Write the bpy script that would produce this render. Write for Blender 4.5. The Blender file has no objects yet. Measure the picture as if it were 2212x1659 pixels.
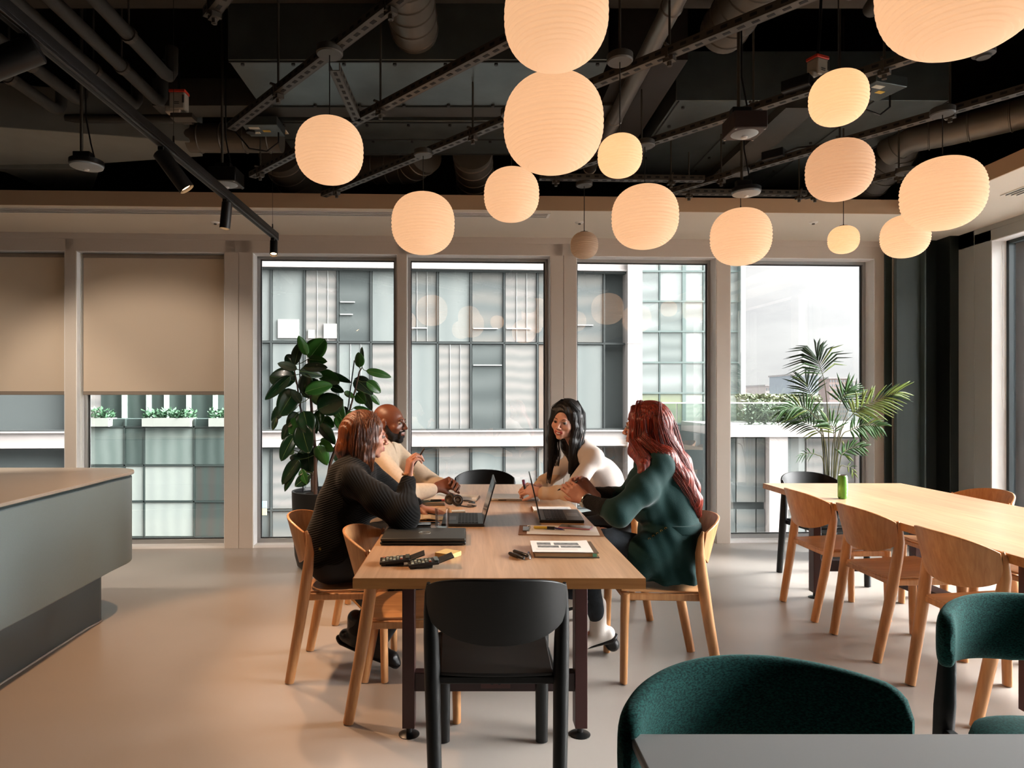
import bpy, bmesh, math, random
import numpy as np
from mathutils import Vector, Matrix, Euler, noise as mnoise
from math import sin, cos, pi, sqrt, radians, atan2

sc = bpy.context.scene
COL = sc.collection
FPX, PPX, HY, CH = 1420.0, 1015.0, 862.0, 1.38      # focal length in pixels, principal point, horizon row, eye height

# ---------------------------------------------------------------- camera
cam_d = bpy.data.cameras.new('camera')
cam_d.sensor_width = 36.0
cam_d.lens = FPX / 2212 * 36.0
cam_d.shift_x = (1106 - PPX) / 2212
cam_d.shift_y = (HY - 829.5) / 2212
cam_d.clip_start = 0.05
cam_d.clip_end = 2000
cam = bpy.data.objects.new('camera', cam_d)
COL.objects.link(cam)
cam.location = (0, 0, CH)
cam.rotation_euler = (pi / 2, 0, 0)
sc.camera = cam

# ---------------------------------------------------------------- colour management
sc.view_settings.view_transform = 'Standard'
sc.view_settings.look = 'None'
sc.view_settings.exposure = 1.0
sc.view_settings.gamma = 1.0
sc.view_settings.use_curve_mapping = False
sc.cycles.use_denoising = True
sc.cycles.max_bounces = 10
sc.cycles.diffuse_bounces = 5
sc.cycles.transparent_max_bounces = 16
sc.cycles.sample_clamp_indirect = 6.0

# ---------------------------------------------------------------- sky: overcast, brighter towards the zenith
world = bpy.data.worlds.new('overcast_sky')
sc.world = world
world.use_nodes = True
nt = world.node_tree
nt.nodes.clear()
W_OUT = nt.nodes.new('ShaderNodeOutputWorld')
W_BG = nt.nodes.new('ShaderNodeBackground')
tc = nt.nodes.new('ShaderNodeTexCoord')
mp = nt.nodes.new('ShaderNodeMapping'); mp.inputs['Scale'].default_value = (1.6, 1.6, 5.0)
nz = nt.nodes.new('ShaderNodeTexNoise'); nz.inputs['Scale'].default_value = 2.6; nz.inputs['Detail'].default_value = 7
nz.inputs['Roughness'].default_value = 0.55
cr = nt.nodes.new('ShaderNodeValToRGB')
cr.color_ramp.elements[0].position = 0.36; cr.color_ramp.elements[0].color = (0.80, 0.80, 0.82, 1)
cr.color_ramp.elements[1].position = 0.58; cr.color_ramp.elements[1].color = (1.0, 1.0, 1.0, 1)
sep = nt.nodes.new('ShaderNodeSeparateXYZ')
zr = nt.nodes.new('ShaderNodeValToRGB')
zr.color_ramp.elements[0].position = 0.0; zr.color_ramp.elements[0].color = (0.86, 0.86, 0.86, 1)
zr.color_ramp.elements[1].position = 0.25; zr.color_ramp.elements[1].color = (1.05, 1.05, 1.06, 1)
e = zr.color_ramp.elements.new(0.9); e.color = (4.1, 4.1, 4.15, 1)
mix = nt.nodes.new('ShaderNodeMix'); mix.data_type = 'RGBA'; mix.blend_type = 'MULTIPLY'; mix.inputs[0].default_value = 1.0
nt.links.new(tc.outputs['Generated'], mp.inputs['Vector'])
nt.links.new(mp.outputs['Vector'], nz.inputs['Vector'])
nt.links.new(nz.outputs['Fac'], cr.inputs['Fac'])
nt.links.new(tc.outputs['Generated'], sep.inputs[0])
nt.links.new(sep.outputs['Z'], zr.inputs['Fac'])
nt.links.new(cr.outputs['Color'], mix.inputs[6])
nt.links.new(zr.outputs['Color'], mix.inputs[7])
# the sun stands behind the cloud on the right hand side of the building: a broad bright patch of sky
dp = nt.nodes.new('ShaderNodeVectorMath'); dp.operation = 'DOT_PRODUCT'
SUN_DIR = Vector((0.84, 0.06, 0.46)).normalized(); dp.inputs[1].default_value = SUN_DIR
cl = nt.nodes.new('ShaderNodeMath'); cl.operation = 'MAXIMUM'; cl.inputs[1].default_value = 0
pw = nt.nodes.new('ShaderNodeMath'); pw.operation = 'POWER'; pw.inputs[1].default_value = 8.0
ml = nt.nodes.new('ShaderNodeMath'); ml.operation = 'MULTIPLY_ADD'; ml.inputs[1].default_value = SUN_GLOW = 64.0; ml.inputs[2].default_value = 1.0
mg = nt.nodes.new('ShaderNodeMix'); mg.data_type = 'RGBA'; mg.blend_type = 'MULTIPLY'; mg.inputs[0].default_value = 1.0
nt.links.new(tc.outputs['Generated'], dp.inputs[0]); nt.links.new(dp.outputs['Value'], cl.inputs[0]); nt.links.new(cl.outputs[0], pw.inputs[0]); nt.links.new(pw.outputs[0], ml.inputs[0])
nt.links.new(mix.outputs[2], mg.inputs[6]); nt.links.new(ml.outputs[0], mg.inputs[7])
nt.links.new(mg.outputs[2], W_BG.inputs['Color'])
W_BG.inputs['Strength'].default_value = 0.61
world.cycles.sampling_method = 'MANUAL'; world.cycles.sample_map_resolution = 512
# light portals in the window openings: they give off nothing themselves, they only guide the sampling of the sky
def portal(loc, rot, sx, sy):
    l = bpy.data.lights.new('window_portal', 'AREA'); l.shape = 'RECTANGLE'; l.size = sx; l.size_y = sy; l.cycles.is_portal = True
    o = bpy.data.objects.new('window_portal', l); COL.objects.link(o); o.location = loc; o.rotation_euler = rot
portal((4.9, 3.4, 1.4), (0, -pi / 2, 0), 2.7, 4.8)
portal((-0.57, 6.6, 1.4), (-pi / 2, 0, 0), 9.2, 2.7)
nt.links.new(W_BG.outputs[0], W_OUT.inputs[0])

# ---------------------------------------------------------------- colour helpers and materials
def lin(h):
    h = h.lstrip('#')
    v = [int(h[i:i + 2], 16) / 255 for i in (0, 2, 4)]
    return tuple(c / 12.92 if c <= 0.04045 else ((c + 0.055) / 1.055) ** 2.4 for c in v) + (1.0,)

MATS = {}
def mat(name, color, rough=0.5, metal=0.0, spec=0.5, noise=None, bump=None, sheen=0.0, trans=0.0, emis=None, coat=0.0, sub=0.0):
    """noise=(scale, amount, (sx,sy,sz)) varies the colour; bump=(scale, strength, (sx,sy,sz))"""
    if name in MATS:
        return MATS[name]
    m = bpy.data.materials.new(name)
    m.use_nodes = True
    n = m.node_tree
    b = n.nodes['Principled BSDF']
    c = lin(color) if isinstance(color, str) else color
    b.inputs['Base Color'].default_value = c
    b.inputs['Roughness'].default_value = rough
    b.inputs['Metallic'].default_value = metal
    b.inputs['Specular IOR Level'].default_value = spec
    if sheen:
        b.inputs['Sheen Weight'].default_value = sheen
        b.inputs['Sheen Roughness'].default_value = 0.4
    if trans: b.inputs['Transmission Weight'].default_value = trans
    if coat: b.inputs['Coat Weight'].default_value = coat
    if sub:
        b.inputs['Subsurface Weight'].default_value = sub
        b.inputs['Subsurface Radius'].default_value = (0.012, 0.004, 0.002)
    if emis:
        b.inputs['Emission Color'].default_value = lin(emis[0]) if isinstance(emis[0], str) else emis[0]
        b.inputs['Emission Strength'].default_value = emis[1]
    if noise or bump:
        t = n.nodes.new('ShaderNodeTexCoord')
    if noise:
        mpn = n.nodes.new('ShaderNodeMapping'); mpn.inputs['Scale'].default_value = noise[2] if len(noise) > 2 else (1, 1, 1)
        x = n.nodes.new('ShaderNodeTexNoise'); x.inputs['Scale'].default_value = noise[0]; x.inputs['Detail'].default_value = 6
        n.links.new(t.outputs['Object'], mpn.inputs[0]); n.links.new(mpn.outputs[0], x.inputs['Vector'])
        r = n.nodes.new('ShaderNodeValToRGB')
        a = noise[1]
        r.color_ramp.elements[0].position = 0.3; r.color_ramp.elements[1].position = 0.7
        r.color_ramp.elements[0].color = (c[0] * (1 - a), c[1] * (1 - a), c[2] * (1 - a), 1)
        r.color_ramp.elements[1].color = (min(1, c[0] * (1 + a)), min(1, c[1] * (1 + a)), min(1, c[2] * (1 + a)), 1)
        n.links.new(x.outputs['Fac'], r.inputs['Fac']); n.links.new(r.outputs['Color'], b.inputs['Base Color'])
    if bump:
        mpb = n.nodes.new('ShaderNodeMapping'); mpb.inputs['Scale'].default_value = bump[2] if len(bump) > 2 else (1, 1, 1)
        y = n.nodes.new('ShaderNodeTexNoise'); y.inputs['Scale'].default_value = bump[0]; y.inputs['Detail'].default_value = 4
        n.links.new(t.outputs['Object'], mpb.inputs[0]); n.links.new(mpb.outputs[0], y.inputs['Vector'])
        bp = n.nodes.new('ShaderNodeBump'); bp.inputs['Strength'].default_value = bump[1]; bp.inputs['Distance'].default_value = 0.01
        n.links.new(y.outputs['Fac'], bp.inputs['Height']); n.links.new(bp.outputs[0], b.inputs['Normal'])
    MATS[name] = m
    return m

def wave_bump(m, scale, strength, direction='X', dist=0.004, distort=0.0, rot=None):
    n = m.node_tree; b = n.nodes['Principled BSDF']
    t = n.nodes.new('ShaderNodeTexCoord'); w = n.nodes.new('ShaderNodeTexWave')
    w.bands_direction = direction; w.inputs['Scale'].default_value = scale; w.inputs['Distortion'].default_value = distort
    mpx = n.nodes.new('ShaderNodeMapping')
    if rot: mpx.inputs['Rotation'].default_value = rot
    n.links.new(t.outputs['Object'], mpx.inputs[0]); n.links.new(mpx.outputs[0], w.inputs['Vector'])
    bp = n.nodes.new('ShaderNodeBump'); bp.inputs['Strength'].default_value = strength; bp.inputs['Distance'].default_value = dist
    n.links.new(w.outputs['Fac'], bp.inputs['Height']); n.links.new(bp.outputs[0], b.inputs['Normal'])
    return m

def wood(name, c1, c2, rough=0.42, axis='X', scale=1.0):
    """grain runs along the axis"""
    m = bpy.data.materials.new(name); m.use_nodes = True
    n = m.node_tree; b = n.nodes['Principled BSDF']
    t = n.nodes.new('ShaderNodeTexCoord')
    s = {'X': (1.2, 22, 22), 'Y': (22, 1.2, 22), 'Z': (22, 22, 1.2)}[axis]
    mp1 = n.nodes.new('ShaderNodeMapping'); mp1.inputs['Scale'].default_value = tuple(v * scale for v in s)
    n1 = n.nodes.new('ShaderNodeTexNoise'); n1.inputs['Scale'].default_value = 3.0; n1.inputs['Detail'].default_value = 8; n1.inputs['Distortion'].default_value = 0.6
    mp2 = n.nodes.new('ShaderNodeMapping'); mp2.inputs['Scale'].default_value = tuple((0.35 if v < 5 else 5.0) * scale for v in s)
    n2 = n.nodes.new('ShaderNodeTexNoise'); n2.inputs['Scale'].default_value = 1.6; n2.inputs['Detail'].default_value = 3
    r1 = n.nodes.new('ShaderNodeValToRGB'); r1.color_ramp.elements[0].position = 0.3; r1.color_ramp.elements[1].position = 0.72
    r1.color_ramp.elements[0].color = lin(c1); r1.color_ramp.elements[1].color = lin(c2)
    r2 = n.nodes.new('ShaderNodeValToRGB'); r2.color_ramp.elements[0].position = 0.35; r2.color_ramp.elements[1].position = 0.65
    r2.color_ramp.elements[0].color = (0.86, 0.86, 0.86, 1); r2.color_ramp.elements[1].color = (1.08, 1.06, 1.04, 1)
    mx = n.nodes.new('ShaderNodeMix'); mx.data_type = 'RGBA'; mx.blend_type = 'MULTIPLY'; mx.inputs[0].default_value = 1
    n.links.new(t.outputs['Object'], mp1.inputs[0]); n.links.new(t.outputs['Object'], mp2.inputs[0])
    n.links.new(mp1.outputs[0], n1.inputs['Vector']); n.links.new(mp2.outputs[0], n2.inputs['Vector'])
    n.links.new(n1.outputs['Fac'], r1.inputs['Fac']); n.links.new(n2.outputs['Fac'], r2.inputs['Fac'])
    n.links.new(r1.outputs['Color'], mx.inputs[6]); n.links.new(r2.outputs['Color'], mx.inputs[7])
    n.links.new(mx.outputs[2], b.inputs['Base Color'])
    b.inputs['Roughness'].default_value = rough
    bp = n.nodes.new('ShaderNodeBump'); bp.inputs['Strength'].default_value = 0.12; bp.inputs['Distance'].default_value = 0.003
    n.links.new(n1.outputs['Fac'], bp.inputs['Height']); n.links.new(bp.outputs[0], b.inputs['Normal'])
    MATS[name] = m
    return m

def glass(name, tint=(1, 1, 1, 1), ior=1.5, boost=1.0, rough=0.0):
    """thin pane: see-through with a fresnel reflection"""
    m = bpy.data.materials.new(name); m.use_nodes = True
    n = m.node_tree; n.nodes.clear()
    o = n.nodes.new('ShaderNodeOutputMaterial'); tr = n.nodes.new('ShaderNodeBsdfTransparent'); gl = n.nodes.new('ShaderNodeBsdfGlossy')
    tr.inputs[0].default_value = tint; gl.inputs['Roughness'].default_value = rough
    f = n.nodes.new('ShaderNodeFresnel'); f.inputs['IOR'].default_value = ior
    mu = n.nodes.new('ShaderNodeMath'); mu.operation = 'MULTIPLY'; mu.inputs[1].default_value = boost; mu.use_clamp = True
    mx = n.nodes.new('ShaderNodeMixShader')
    n.links.new(f.outputs[0], mu.inputs[0]); n.links.new(mu.outputs[0], mx.inputs[0])
    n.links.new(tr.outputs[0], mx.inputs[1]); n.links.new(gl.outputs[0], mx.inputs[2]); n.links.new(mx.outputs[0], o.inputs[0])
    MATS[name] = m
    return m

# ---------------------------------------------------------------- mesh builder
def vrot(v, rz):
    return (v[0] * cos(rz) - v[1] * sin(rz), v[0] * sin(rz) + v[1] * cos(rz), v[2])

class MB:
    def __init__(s):
        s.v = []; s.f = []; s.mi = []
    def add(s, vs, fs, mi=0):
        o = len(s.v)
        s.v += [tuple(p) for p in vs]
        s.f += [tuple(i + o for i in f) for f in fs]
        s.mi += [mi] * len(fs)
        return s
    def box(s, c, size, rz=0.0, rot=None, mi=0):
        hx, hy, hz = size[0] / 2, size[1] / 2, size[2] / 2
        R = rot if rot is not None else Matrix.Rotation(rz, 3, 'Z')
        P = []
        for dz in (-hz, hz):
            for dx, dy in ((-hx, -hy), (hx, -hy), (hx, hy), (-hx, hy)):
                P.append(Vector(c) + R @ Vector((dx, dy, dz)))
        return s.add(P, [(3, 2, 1, 0), (4, 5, 6, 7), (0, 1, 5, 4), (1, 2, 6, 5), (2, 3, 7, 6), (3, 0, 4, 7)], mi)
    def bar(s, p0, p1, w, h, mi=0, up=(0, 0, 1)):
        p0 = Vector(p0); p1 = Vector(p1); d = (p1 - p0); L = d.length; d.normalize()
        u = Vector(up)
        if abs(d.dot(u)) > 0.98: u = Vector((0, 1, 0))
        x = d.cross(u).normalized(); z = x.cross(d).normalized()
        R = Matrix((x, d, z)).transposed()
        return s.box((p0 + p1) / 2, (w, L, h), rot=R, mi=mi)
    def tube(s, pts, r, n=10, mi=0, caps=True, sx=1.0, sz=1.0, up=(0, 0, 1)):
        pts = [Vector(p) for p in pts]
        if not hasattr(r, '__len__'): r = [r] * len(pts)
        rings = []; prev = None
        for i, p in enumerate(pts):
            a = pts[max(i - 1, 0)]; b = pts[min(i + 1, len(pts) - 1)]
            d = (b - a).normalized()
            if prev is None:
                u = Vector(up)
                if abs(d.dot(u)) > 0.95: u = Vector((0, 1, 0)) if abs(d.y) < 0.9 else Vector((1, 0, 0))
                x = d.cross(u).normalized()
            else:
                x = (prev - d * prev.dot(d)).normalized()
            prev = x
            z = x.cross(d).normalized()
            rings.append([p + x * (cos(2 * pi * k / n) * r[i] * sx) + z * (sin(2 * pi * k / n) * r[i] * sz) for k in range(n)])
        V = [q for rg in rings for q in rg]; F = []
        for i in range(len(pts) - 1):
            for k in range(n):
                a = i * n + k; b = i * n + (k + 1) % n
                F.append((a, b, b + n, a + n))
        if caps:
            F.append(tuple(range(n - 1, -1, -1))); F.append(tuple((len(pts) - 1) * n + k for k in range(n)))
        return s.add(V, F, mi)
    def cyl(s, p0, p1, r0, r1=None, n=16, mi=0):
        return s.tube([p0, p1], [r0, r0 if r1 is None else r1], n, mi)
    def lathe(s, prof, c=(0, 0, 0), n=24, mi=0, sx=1.0, sy=1.0):
        V = []; F = []
        for r, z in prof:
            for k in range(n):
                V.append((c[0] + r * cos(2 * pi * k / n) * sx, c[1] + r * sin(2 * pi * k / n) * sy, c[2] + z))
        for i in range(len(prof) - 1):
            for k in range(n):
                a = i * n + k; b = i * n + (k + 1) % n
                F.append((a, b, b + n, a + n))
        if prof[0][0] > 1e-6: F.append(tuple(range(n - 1, -1, -1)))
        if prof[-1][0] > 1e-6: F.append(tuple((len(prof) - 1) * n + k for k in range(n)))
        return s.add(V, F, mi)
    def prism(s, poly, z0, z1, mi=0):
        n = len(poly)
        ar = sum(poly[i][0] * poly[(i + 1) % n][1] - poly[(i + 1) % n][0] * poly[i][1] for i in range(n))
        if ar < 0: poly = poly[::-1]
        V = [(x, y, z0) for x, y in poly] + [(x, y, z1) for x, y in poly]
        F = [tuple(range(n - 1, -1, -1)), tuple(range(n, 2 * n))] + [(i, (i + 1) % n, n + (i + 1) % n, n + i) for i in range(n)]
        return s.add(V, F, mi)
    def grid(s, fn, nu, nv, mi=0, close_u=False):
        V = [fn(i / nu, j / nv) for j in range(nv + 1) for i in range(nu + (0 if close_u else 1))]
        w = nu + (0 if close_u else 1); F = []
        for j in range(nv):
            for i in range(nu):
                a = j * w + i; b = j * w + (i + 1) % w
                F.append((a, b, b + w, a + w))
        return s.add(V, F, mi)
    def shell(s, fn, nu, nv, th, mi=0):
        """a solid sheet with thickness th from a surface function"""
        P = [[Vector(fn(i / nu, j / nv)) for i in range(nu + 1)] for j in range(nv + 1)]
        N = []
        for j in range(nv + 1):
            row = []
            for i in range(nu + 1):
                du = P[j][min(i + 1, nu)] - P[j][max(i - 1, 0)]; dv = P[min(j + 1, nv)][i] - P[max(j - 1, 0)][i]
                c = du.cross(dv)
                row.append(c.normalized() if c.length > 1e-12 else Vector((0, 0, 1)))
            N.append(row)
        w = nu + 1; V = []
        for sg in (0.5, -0.5):
            for j in range(nv + 1):
                for i in range(w): V.append(P[j][i] + N[j][i] * th * sg)
        o = w * (nv + 1); F = []
        for j in range(nv):
            for i in range(nu):
                a = j * w + i
                F.append((a, a + 1, a + 1 + w, a + w)); F.append((o + a + w, o + a + w + 1, o + a + 1, o + a))
        for i in range(nu):
            F.append((i + 1, i, o + i, o + i + 1)); a = nv * w + i; F.append((a, a + 1, o + a + 1, o + a))
        for j in range(nv):
            a = j * w; F.append((a, a + w, o + a + w, o + a)); a = j * w + nu; F.append((a + w, a, o + a, o + a + w))
        return s.add(V, F, mi)
    def build(s, name, material, parent=None, bevel=0.0, smooth=False, seg=2, subs=0, autos=True, mats=None):
        me = bpy.data.meshes.new(name)
        me.from_pydata(s.v, [], s.f)
        for m_ in (mats or [material]): me.materials.append(m_)
        if mats:
            me.polygons.foreach_set('material_index', s.mi)
        me.validate(); me.update()
        o = bpy.data.objects.new(name, me)
        COL.objects.link(o)
        if parent is not None: o.parent = parent
        if bevel > 0:
            b = o.modifiers.new('bevel', 'BEVEL'); b.width = bevel; b.segments = seg; b.limit_method = 'ANGLE'; b.angle_limit = radians(40)
        if subs:
            q = o.modifiers.new('subd', 'SUBSURF'); q.levels = subs; q.render_levels = subs
        if smooth or bevel > 0 or subs:
            me.polygons.foreach_set('use_smooth', [True] * len(me.polygons))
            if autos and not subs:
                try: me.set_sharp_from_angle(angle=radians(38))
                except Exception: pass
        return o

def thing(name, label, cat, loc=(0, 0, 0), rz=0.0, group=None, rot=None):
    o = bpy.data.objects.new(name, None); COL.objects.link(o)
    o.empty_display_size = 0.1
    o.location = loc; o.rotation_euler = rot if rot else (0, 0, rz)
    o['label'] = label; o['category'] = cat
    if group: o['group'] = group
    return o
def tag(o, label, cat, group=None, kind=None):
    o['label'] = label; o['category'] = cat
    if group: o['group'] = group
    if kind: o['kind'] = kind
    return o
def struct(o, label=None):
    o['kind'] = 'structure'
    if label: o['label'] = label
    return o
def dup(root, loc, rz, label, group=None, rot=None):
    r = root.copy(); COL.objects.link(r); r.location = loc; r.rotation_euler = rot if rot else (0, 0, rz); r['label'] = label
    if group: r['group'] = group
    for ch in list(root.children):
        c = ch.copy(); COL.objects.link(c); c.parent = r
        for g in ch.children:
            d = g.copy(); COL.objects.link(d); d.parent = c
    return r
def W(px, py, Y):
    """the room point that lies at depth Y behind picture position px, py (used to read off sizes and places)"""
    return Vector(((px - PPX) * Y / FPX, Y, CH - (py - HY) * Y / FPX))

# ---------------------------------------------------------------- materials
OAK_T = wood('oak_tabletop', '#b48e6c', '#cba684', 0.29, 'Y', 0.8)
OAK = wood('oak_chair_wood', '#b07848', '#c99462', 0.40, 'Z', 1.0)
OAK_S = wood('oak_seat_wood', '#b07c4c', '#cb9868', 0.40, 'Y', 1.0)
BLK = mat('black_stained_wood', '#090a09', 0.5, spec=.35, noise=(30, 0.3, (1, 1, 8)))
BLK_S = mat('black_seat', '#121110', 0.45, spec=.4)
MAROON = mat('maroon_metal', '#3a1512', 0.45)
MAROON_D = mat('maroon_beam', '#270d0b', 0.5)
BLKP = mat('black_plastic', '#0c0c0c', 0.35)
BLKM = mat('matt_black_metal', '#090807', 0.45, noise=(6, 0.2))
FRAME = mat('taupe_frame_paint', '#c0b3a6', 0.5, noise=(400, 0.04))
FRAME_L = mat('pale_reveal_paint', '#e6e4e2', 0.45)
SOFFIT = mat('soffit_paint', '#cdc2b2', 0.8)
DKCEIL = mat('black_soffit_void', '#030303', 0.9)
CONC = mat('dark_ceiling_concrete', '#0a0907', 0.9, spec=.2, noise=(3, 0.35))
GALV = mat('dull_galvanised_steel', '#636a69', 0.36, metal=0.75, noise=(5, 0.15), bump=(2.5, 0.25))
GALV_P = mat('grey_painted_duct', '#393630', 0.5, noise=(8, 0.15))
STRUT = mat('strut_steel', '#4a443c', 0.45, metal=0.4)
PIPE = mat('grey_pipe_lagging', '#2e2c27', 0.6, noise=(20, 0.15))
FLOOR = mat('poured_resin_floor', '#a39a91', 0.33, noise=(1.3, 0.05), bump=(3, 0.03))
COUNTER = mat('sage_grey_counter', '#6a7678', 0.45, noise=(300, 0.05))
COUNTER_T = mat('grey_counter_top', '#948b80', 0.3)
STEELY = mat('brushed_steel', '#9a9a98', 0.3, metal=1.0)
WHITEP = mat('white_plastic', '#d8d4cc', 0.4)
GOLD = mat('gold_metal', '#caa050', 0.25, metal=1.0)
PAPER = mat('white_paper', '#e6e2da', 0.8)
SCREEN_B = mat('dark_screen', '#0a0b0c', 0.15)
WGLASS = glass('window_glass', (0.95, 0.955, 0.945, 1), 1.5, 2.6)
# ================================================================ room shell
WA = math.atan(0.045)
def YW(x): return 6.17 + 0.045 * x
def wp(x, d, z): return (x - sin(WA) * d, YW(x) + cos(WA) * d, z)
def wbox(mb, x0, x1, z0, z1, d0, d1, mi=0):
    V = [wp(x, d, z) for z in (z0, z1) for x, d in ((x0, d0), (x1, d0), (x1, d1), (x0, d1))]
    return mb.add(V, [(3, 2, 1, 0), (4, 5, 6, 7), (0, 1, 5, 4), (1, 2, 6, 5), (2, 3, 7, 6), (3, 0, 4, 7)], mi)
def lbox(mb, x0, x1, y0, y1, z0, z1, mi=0):
    return mb.box(((x0 + x1) / 2, (y0 + y1) / 2, (z0 + z1) / 2), (abs(x1 - x0), abs(y1 - y0), abs(z1 - z0)), mi=mi)

XR = 4.55           # right wall
b = MB(); b.prism([(-7.0, -4.5), (5.1, -4.5), (5.1, YW(5.1) + 0.33), (-7.0, YW(-7.0) + 0.33)], -0.25, 0.0)
struct(b.build('floor', FLOOR), 'pale beige poured resin floor')
b = MB(); lbox(b, -7.2, 5.2, -4.7, 6.9, 4.1, 4.3)
struct(b.build('ceiling', CONC), 'dark open ceiling slab')

WT, WH = 2.735, 2.9     # top of the openings, soffit height
OPEN = [(-5.05, -3.70), (-3.60, -2.265), (-2.01, -0.679), (-0.593, 0.763), (1.007, 2.356), (2.488, 3.91)]
b = MB()
xs = [-7.0] + [v for o in OPEN for v in o] + [4.07]
for i in range(0, len(xs), 2):
    a0, a1 = xs[i], xs[i + 1]
    if abs((a0 + a1) / 2 + 2.1375) < 0.1 or abs((a0 + a1) / 2 - 0.885) < 0.1:
        m_ = (a0 + a1) / 2
        wbox(b, a0, m_ - 0.002, 0, WH + 0.02, 0, 0.2); wbox(b, m_ + 0.002, a1, 0, WH + 0.02, 0, 0.2); wbox(b, m_ - 0.004, m_ + 0.004, 0, WH + 0.02, 0.006, 0.2)
    else:
        wbox(b, a0, a1, 0, WH + 0.02, 0, 0.2)
wbox(b, -7.0, 4.07, WT, WH + 0.02, 0.0, 0.2)
wbox(b, -7.0, 4.07, WT + 0.11, WH + 0.02, -0.006, 0.0)
struct(b.build('wall_far', FRAME, bevel=0.002), 'taupe painted frame of the window wall')
# pale linings of the openings, glazing frames and panes
def far_window(n, x0, x1, lab):
    r = thing('window_%d' % n, lab, 'window', wp((x0 + x1) / 2, 0.1, 0)); r['kind'] = 'structure'
    L = Vector(r.location)
    def loc(mb): mb.v = [tuple(Vector(p) - L) for p in mb.v]; return mb
    m = MB()
    wbox(m, x0, x0 + 0.006, 0.0, WT, 0.004, 0.2); wbox(m, x1 - 0.006, x1, 0.0, WT, 0.004, 0.2)
    wbox(m, x0, x1, WT - 0.006, WT, 0.004, 0.2); wbox(m, x0, x1, 0.0, 0.022, 0.02, 0.2)
    loc(m).build('window_lining', FRAME_L, r)
    m = MB(); t = 0.035
    wbox(m, x0 + .006, x0 + t, 0.02, WT - .006, 0.13, 0.19); wbox(m, x1 - t, x1 - .006, 0.02, WT - .006, 0.13, 0.19)
    wbox(m, x0 + .006, x1 - .006, WT - t, WT - .006, 0.13, 0.19); wbox(m, x0 + .006, x1 - .006, 0.02, 0.062, 0.13, 0.19)
    loc(m).build('window_frame', mat('light_alu', '#a9a9a8', 0.35, metal=0.6), r, bevel=0.003)
    m = MB(); g = 0.008
    for q in ((x0 + t, x0 + t + g, 0.062, WT - t), (x1 - t - g, x1 - t, 0.062, WT - t), (x0 + t, x1 - t, WT - t - g, WT - t), (x0 + t, x1 - t, 0.062, 0.062 + g)):
        wbox(m, q[0], q[1], q[2], q[3], 0.15, 0.17)
    loc(m).build('gasket', mat('dark_gasket', '#242526', 0.6), r)
    m = MB(); wbox(m, x0 + t, x1 - t, 0.062, WT - t, 0.158, 0.164)
    loc(m).build('pane', WGLASS, r)
    return r
for i, (x0, x1) in enumerate(OPEN):
    far_window(i + 1, x0, x1, ['leftmost window, half covered by a roller blind', 'tall window with a full width beige roller blind beside the twin pillar', 'tall window behind the rubber plant', 'tall window behind the middle of the long table', 'tall window behind the red haired woman', 'rightmost far window showing open sky behind the palm'][i])

# steel column in the corner
b = MB(); wbox(b, 4.07, 4.11, 0, WH + .02, -0.02, 0.2); struct(b.build('trim_1', FRAME, bevel=.002), 'taupe corner trim beside the dark column')
TEAL_C = mat('dark_teal_column_paint', '#3a4544', 0.42, noise=(2, 0.08, (8, 8, .5)))
b = MB()
lbox(b, 4.0, 4.22, 6.16, 6.20, 0, 4.1); lbox(b, 4.0, 4.22, 6.34, 6.40, 0, 4.1)
lbox(b, 4.22, 4.235, 6.10, 6.40, 0, 4.1)
struct(b.build('wall_corner', TEAL_C, bevel=.003), 'grey teal steel column face')
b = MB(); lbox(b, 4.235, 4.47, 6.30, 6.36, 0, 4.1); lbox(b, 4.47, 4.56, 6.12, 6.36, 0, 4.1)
struct(b.build('wall_recess', mat('black_teal_recess', '#131a19', 0.4), bevel=.003), 'near black recessed side of the column')

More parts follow.
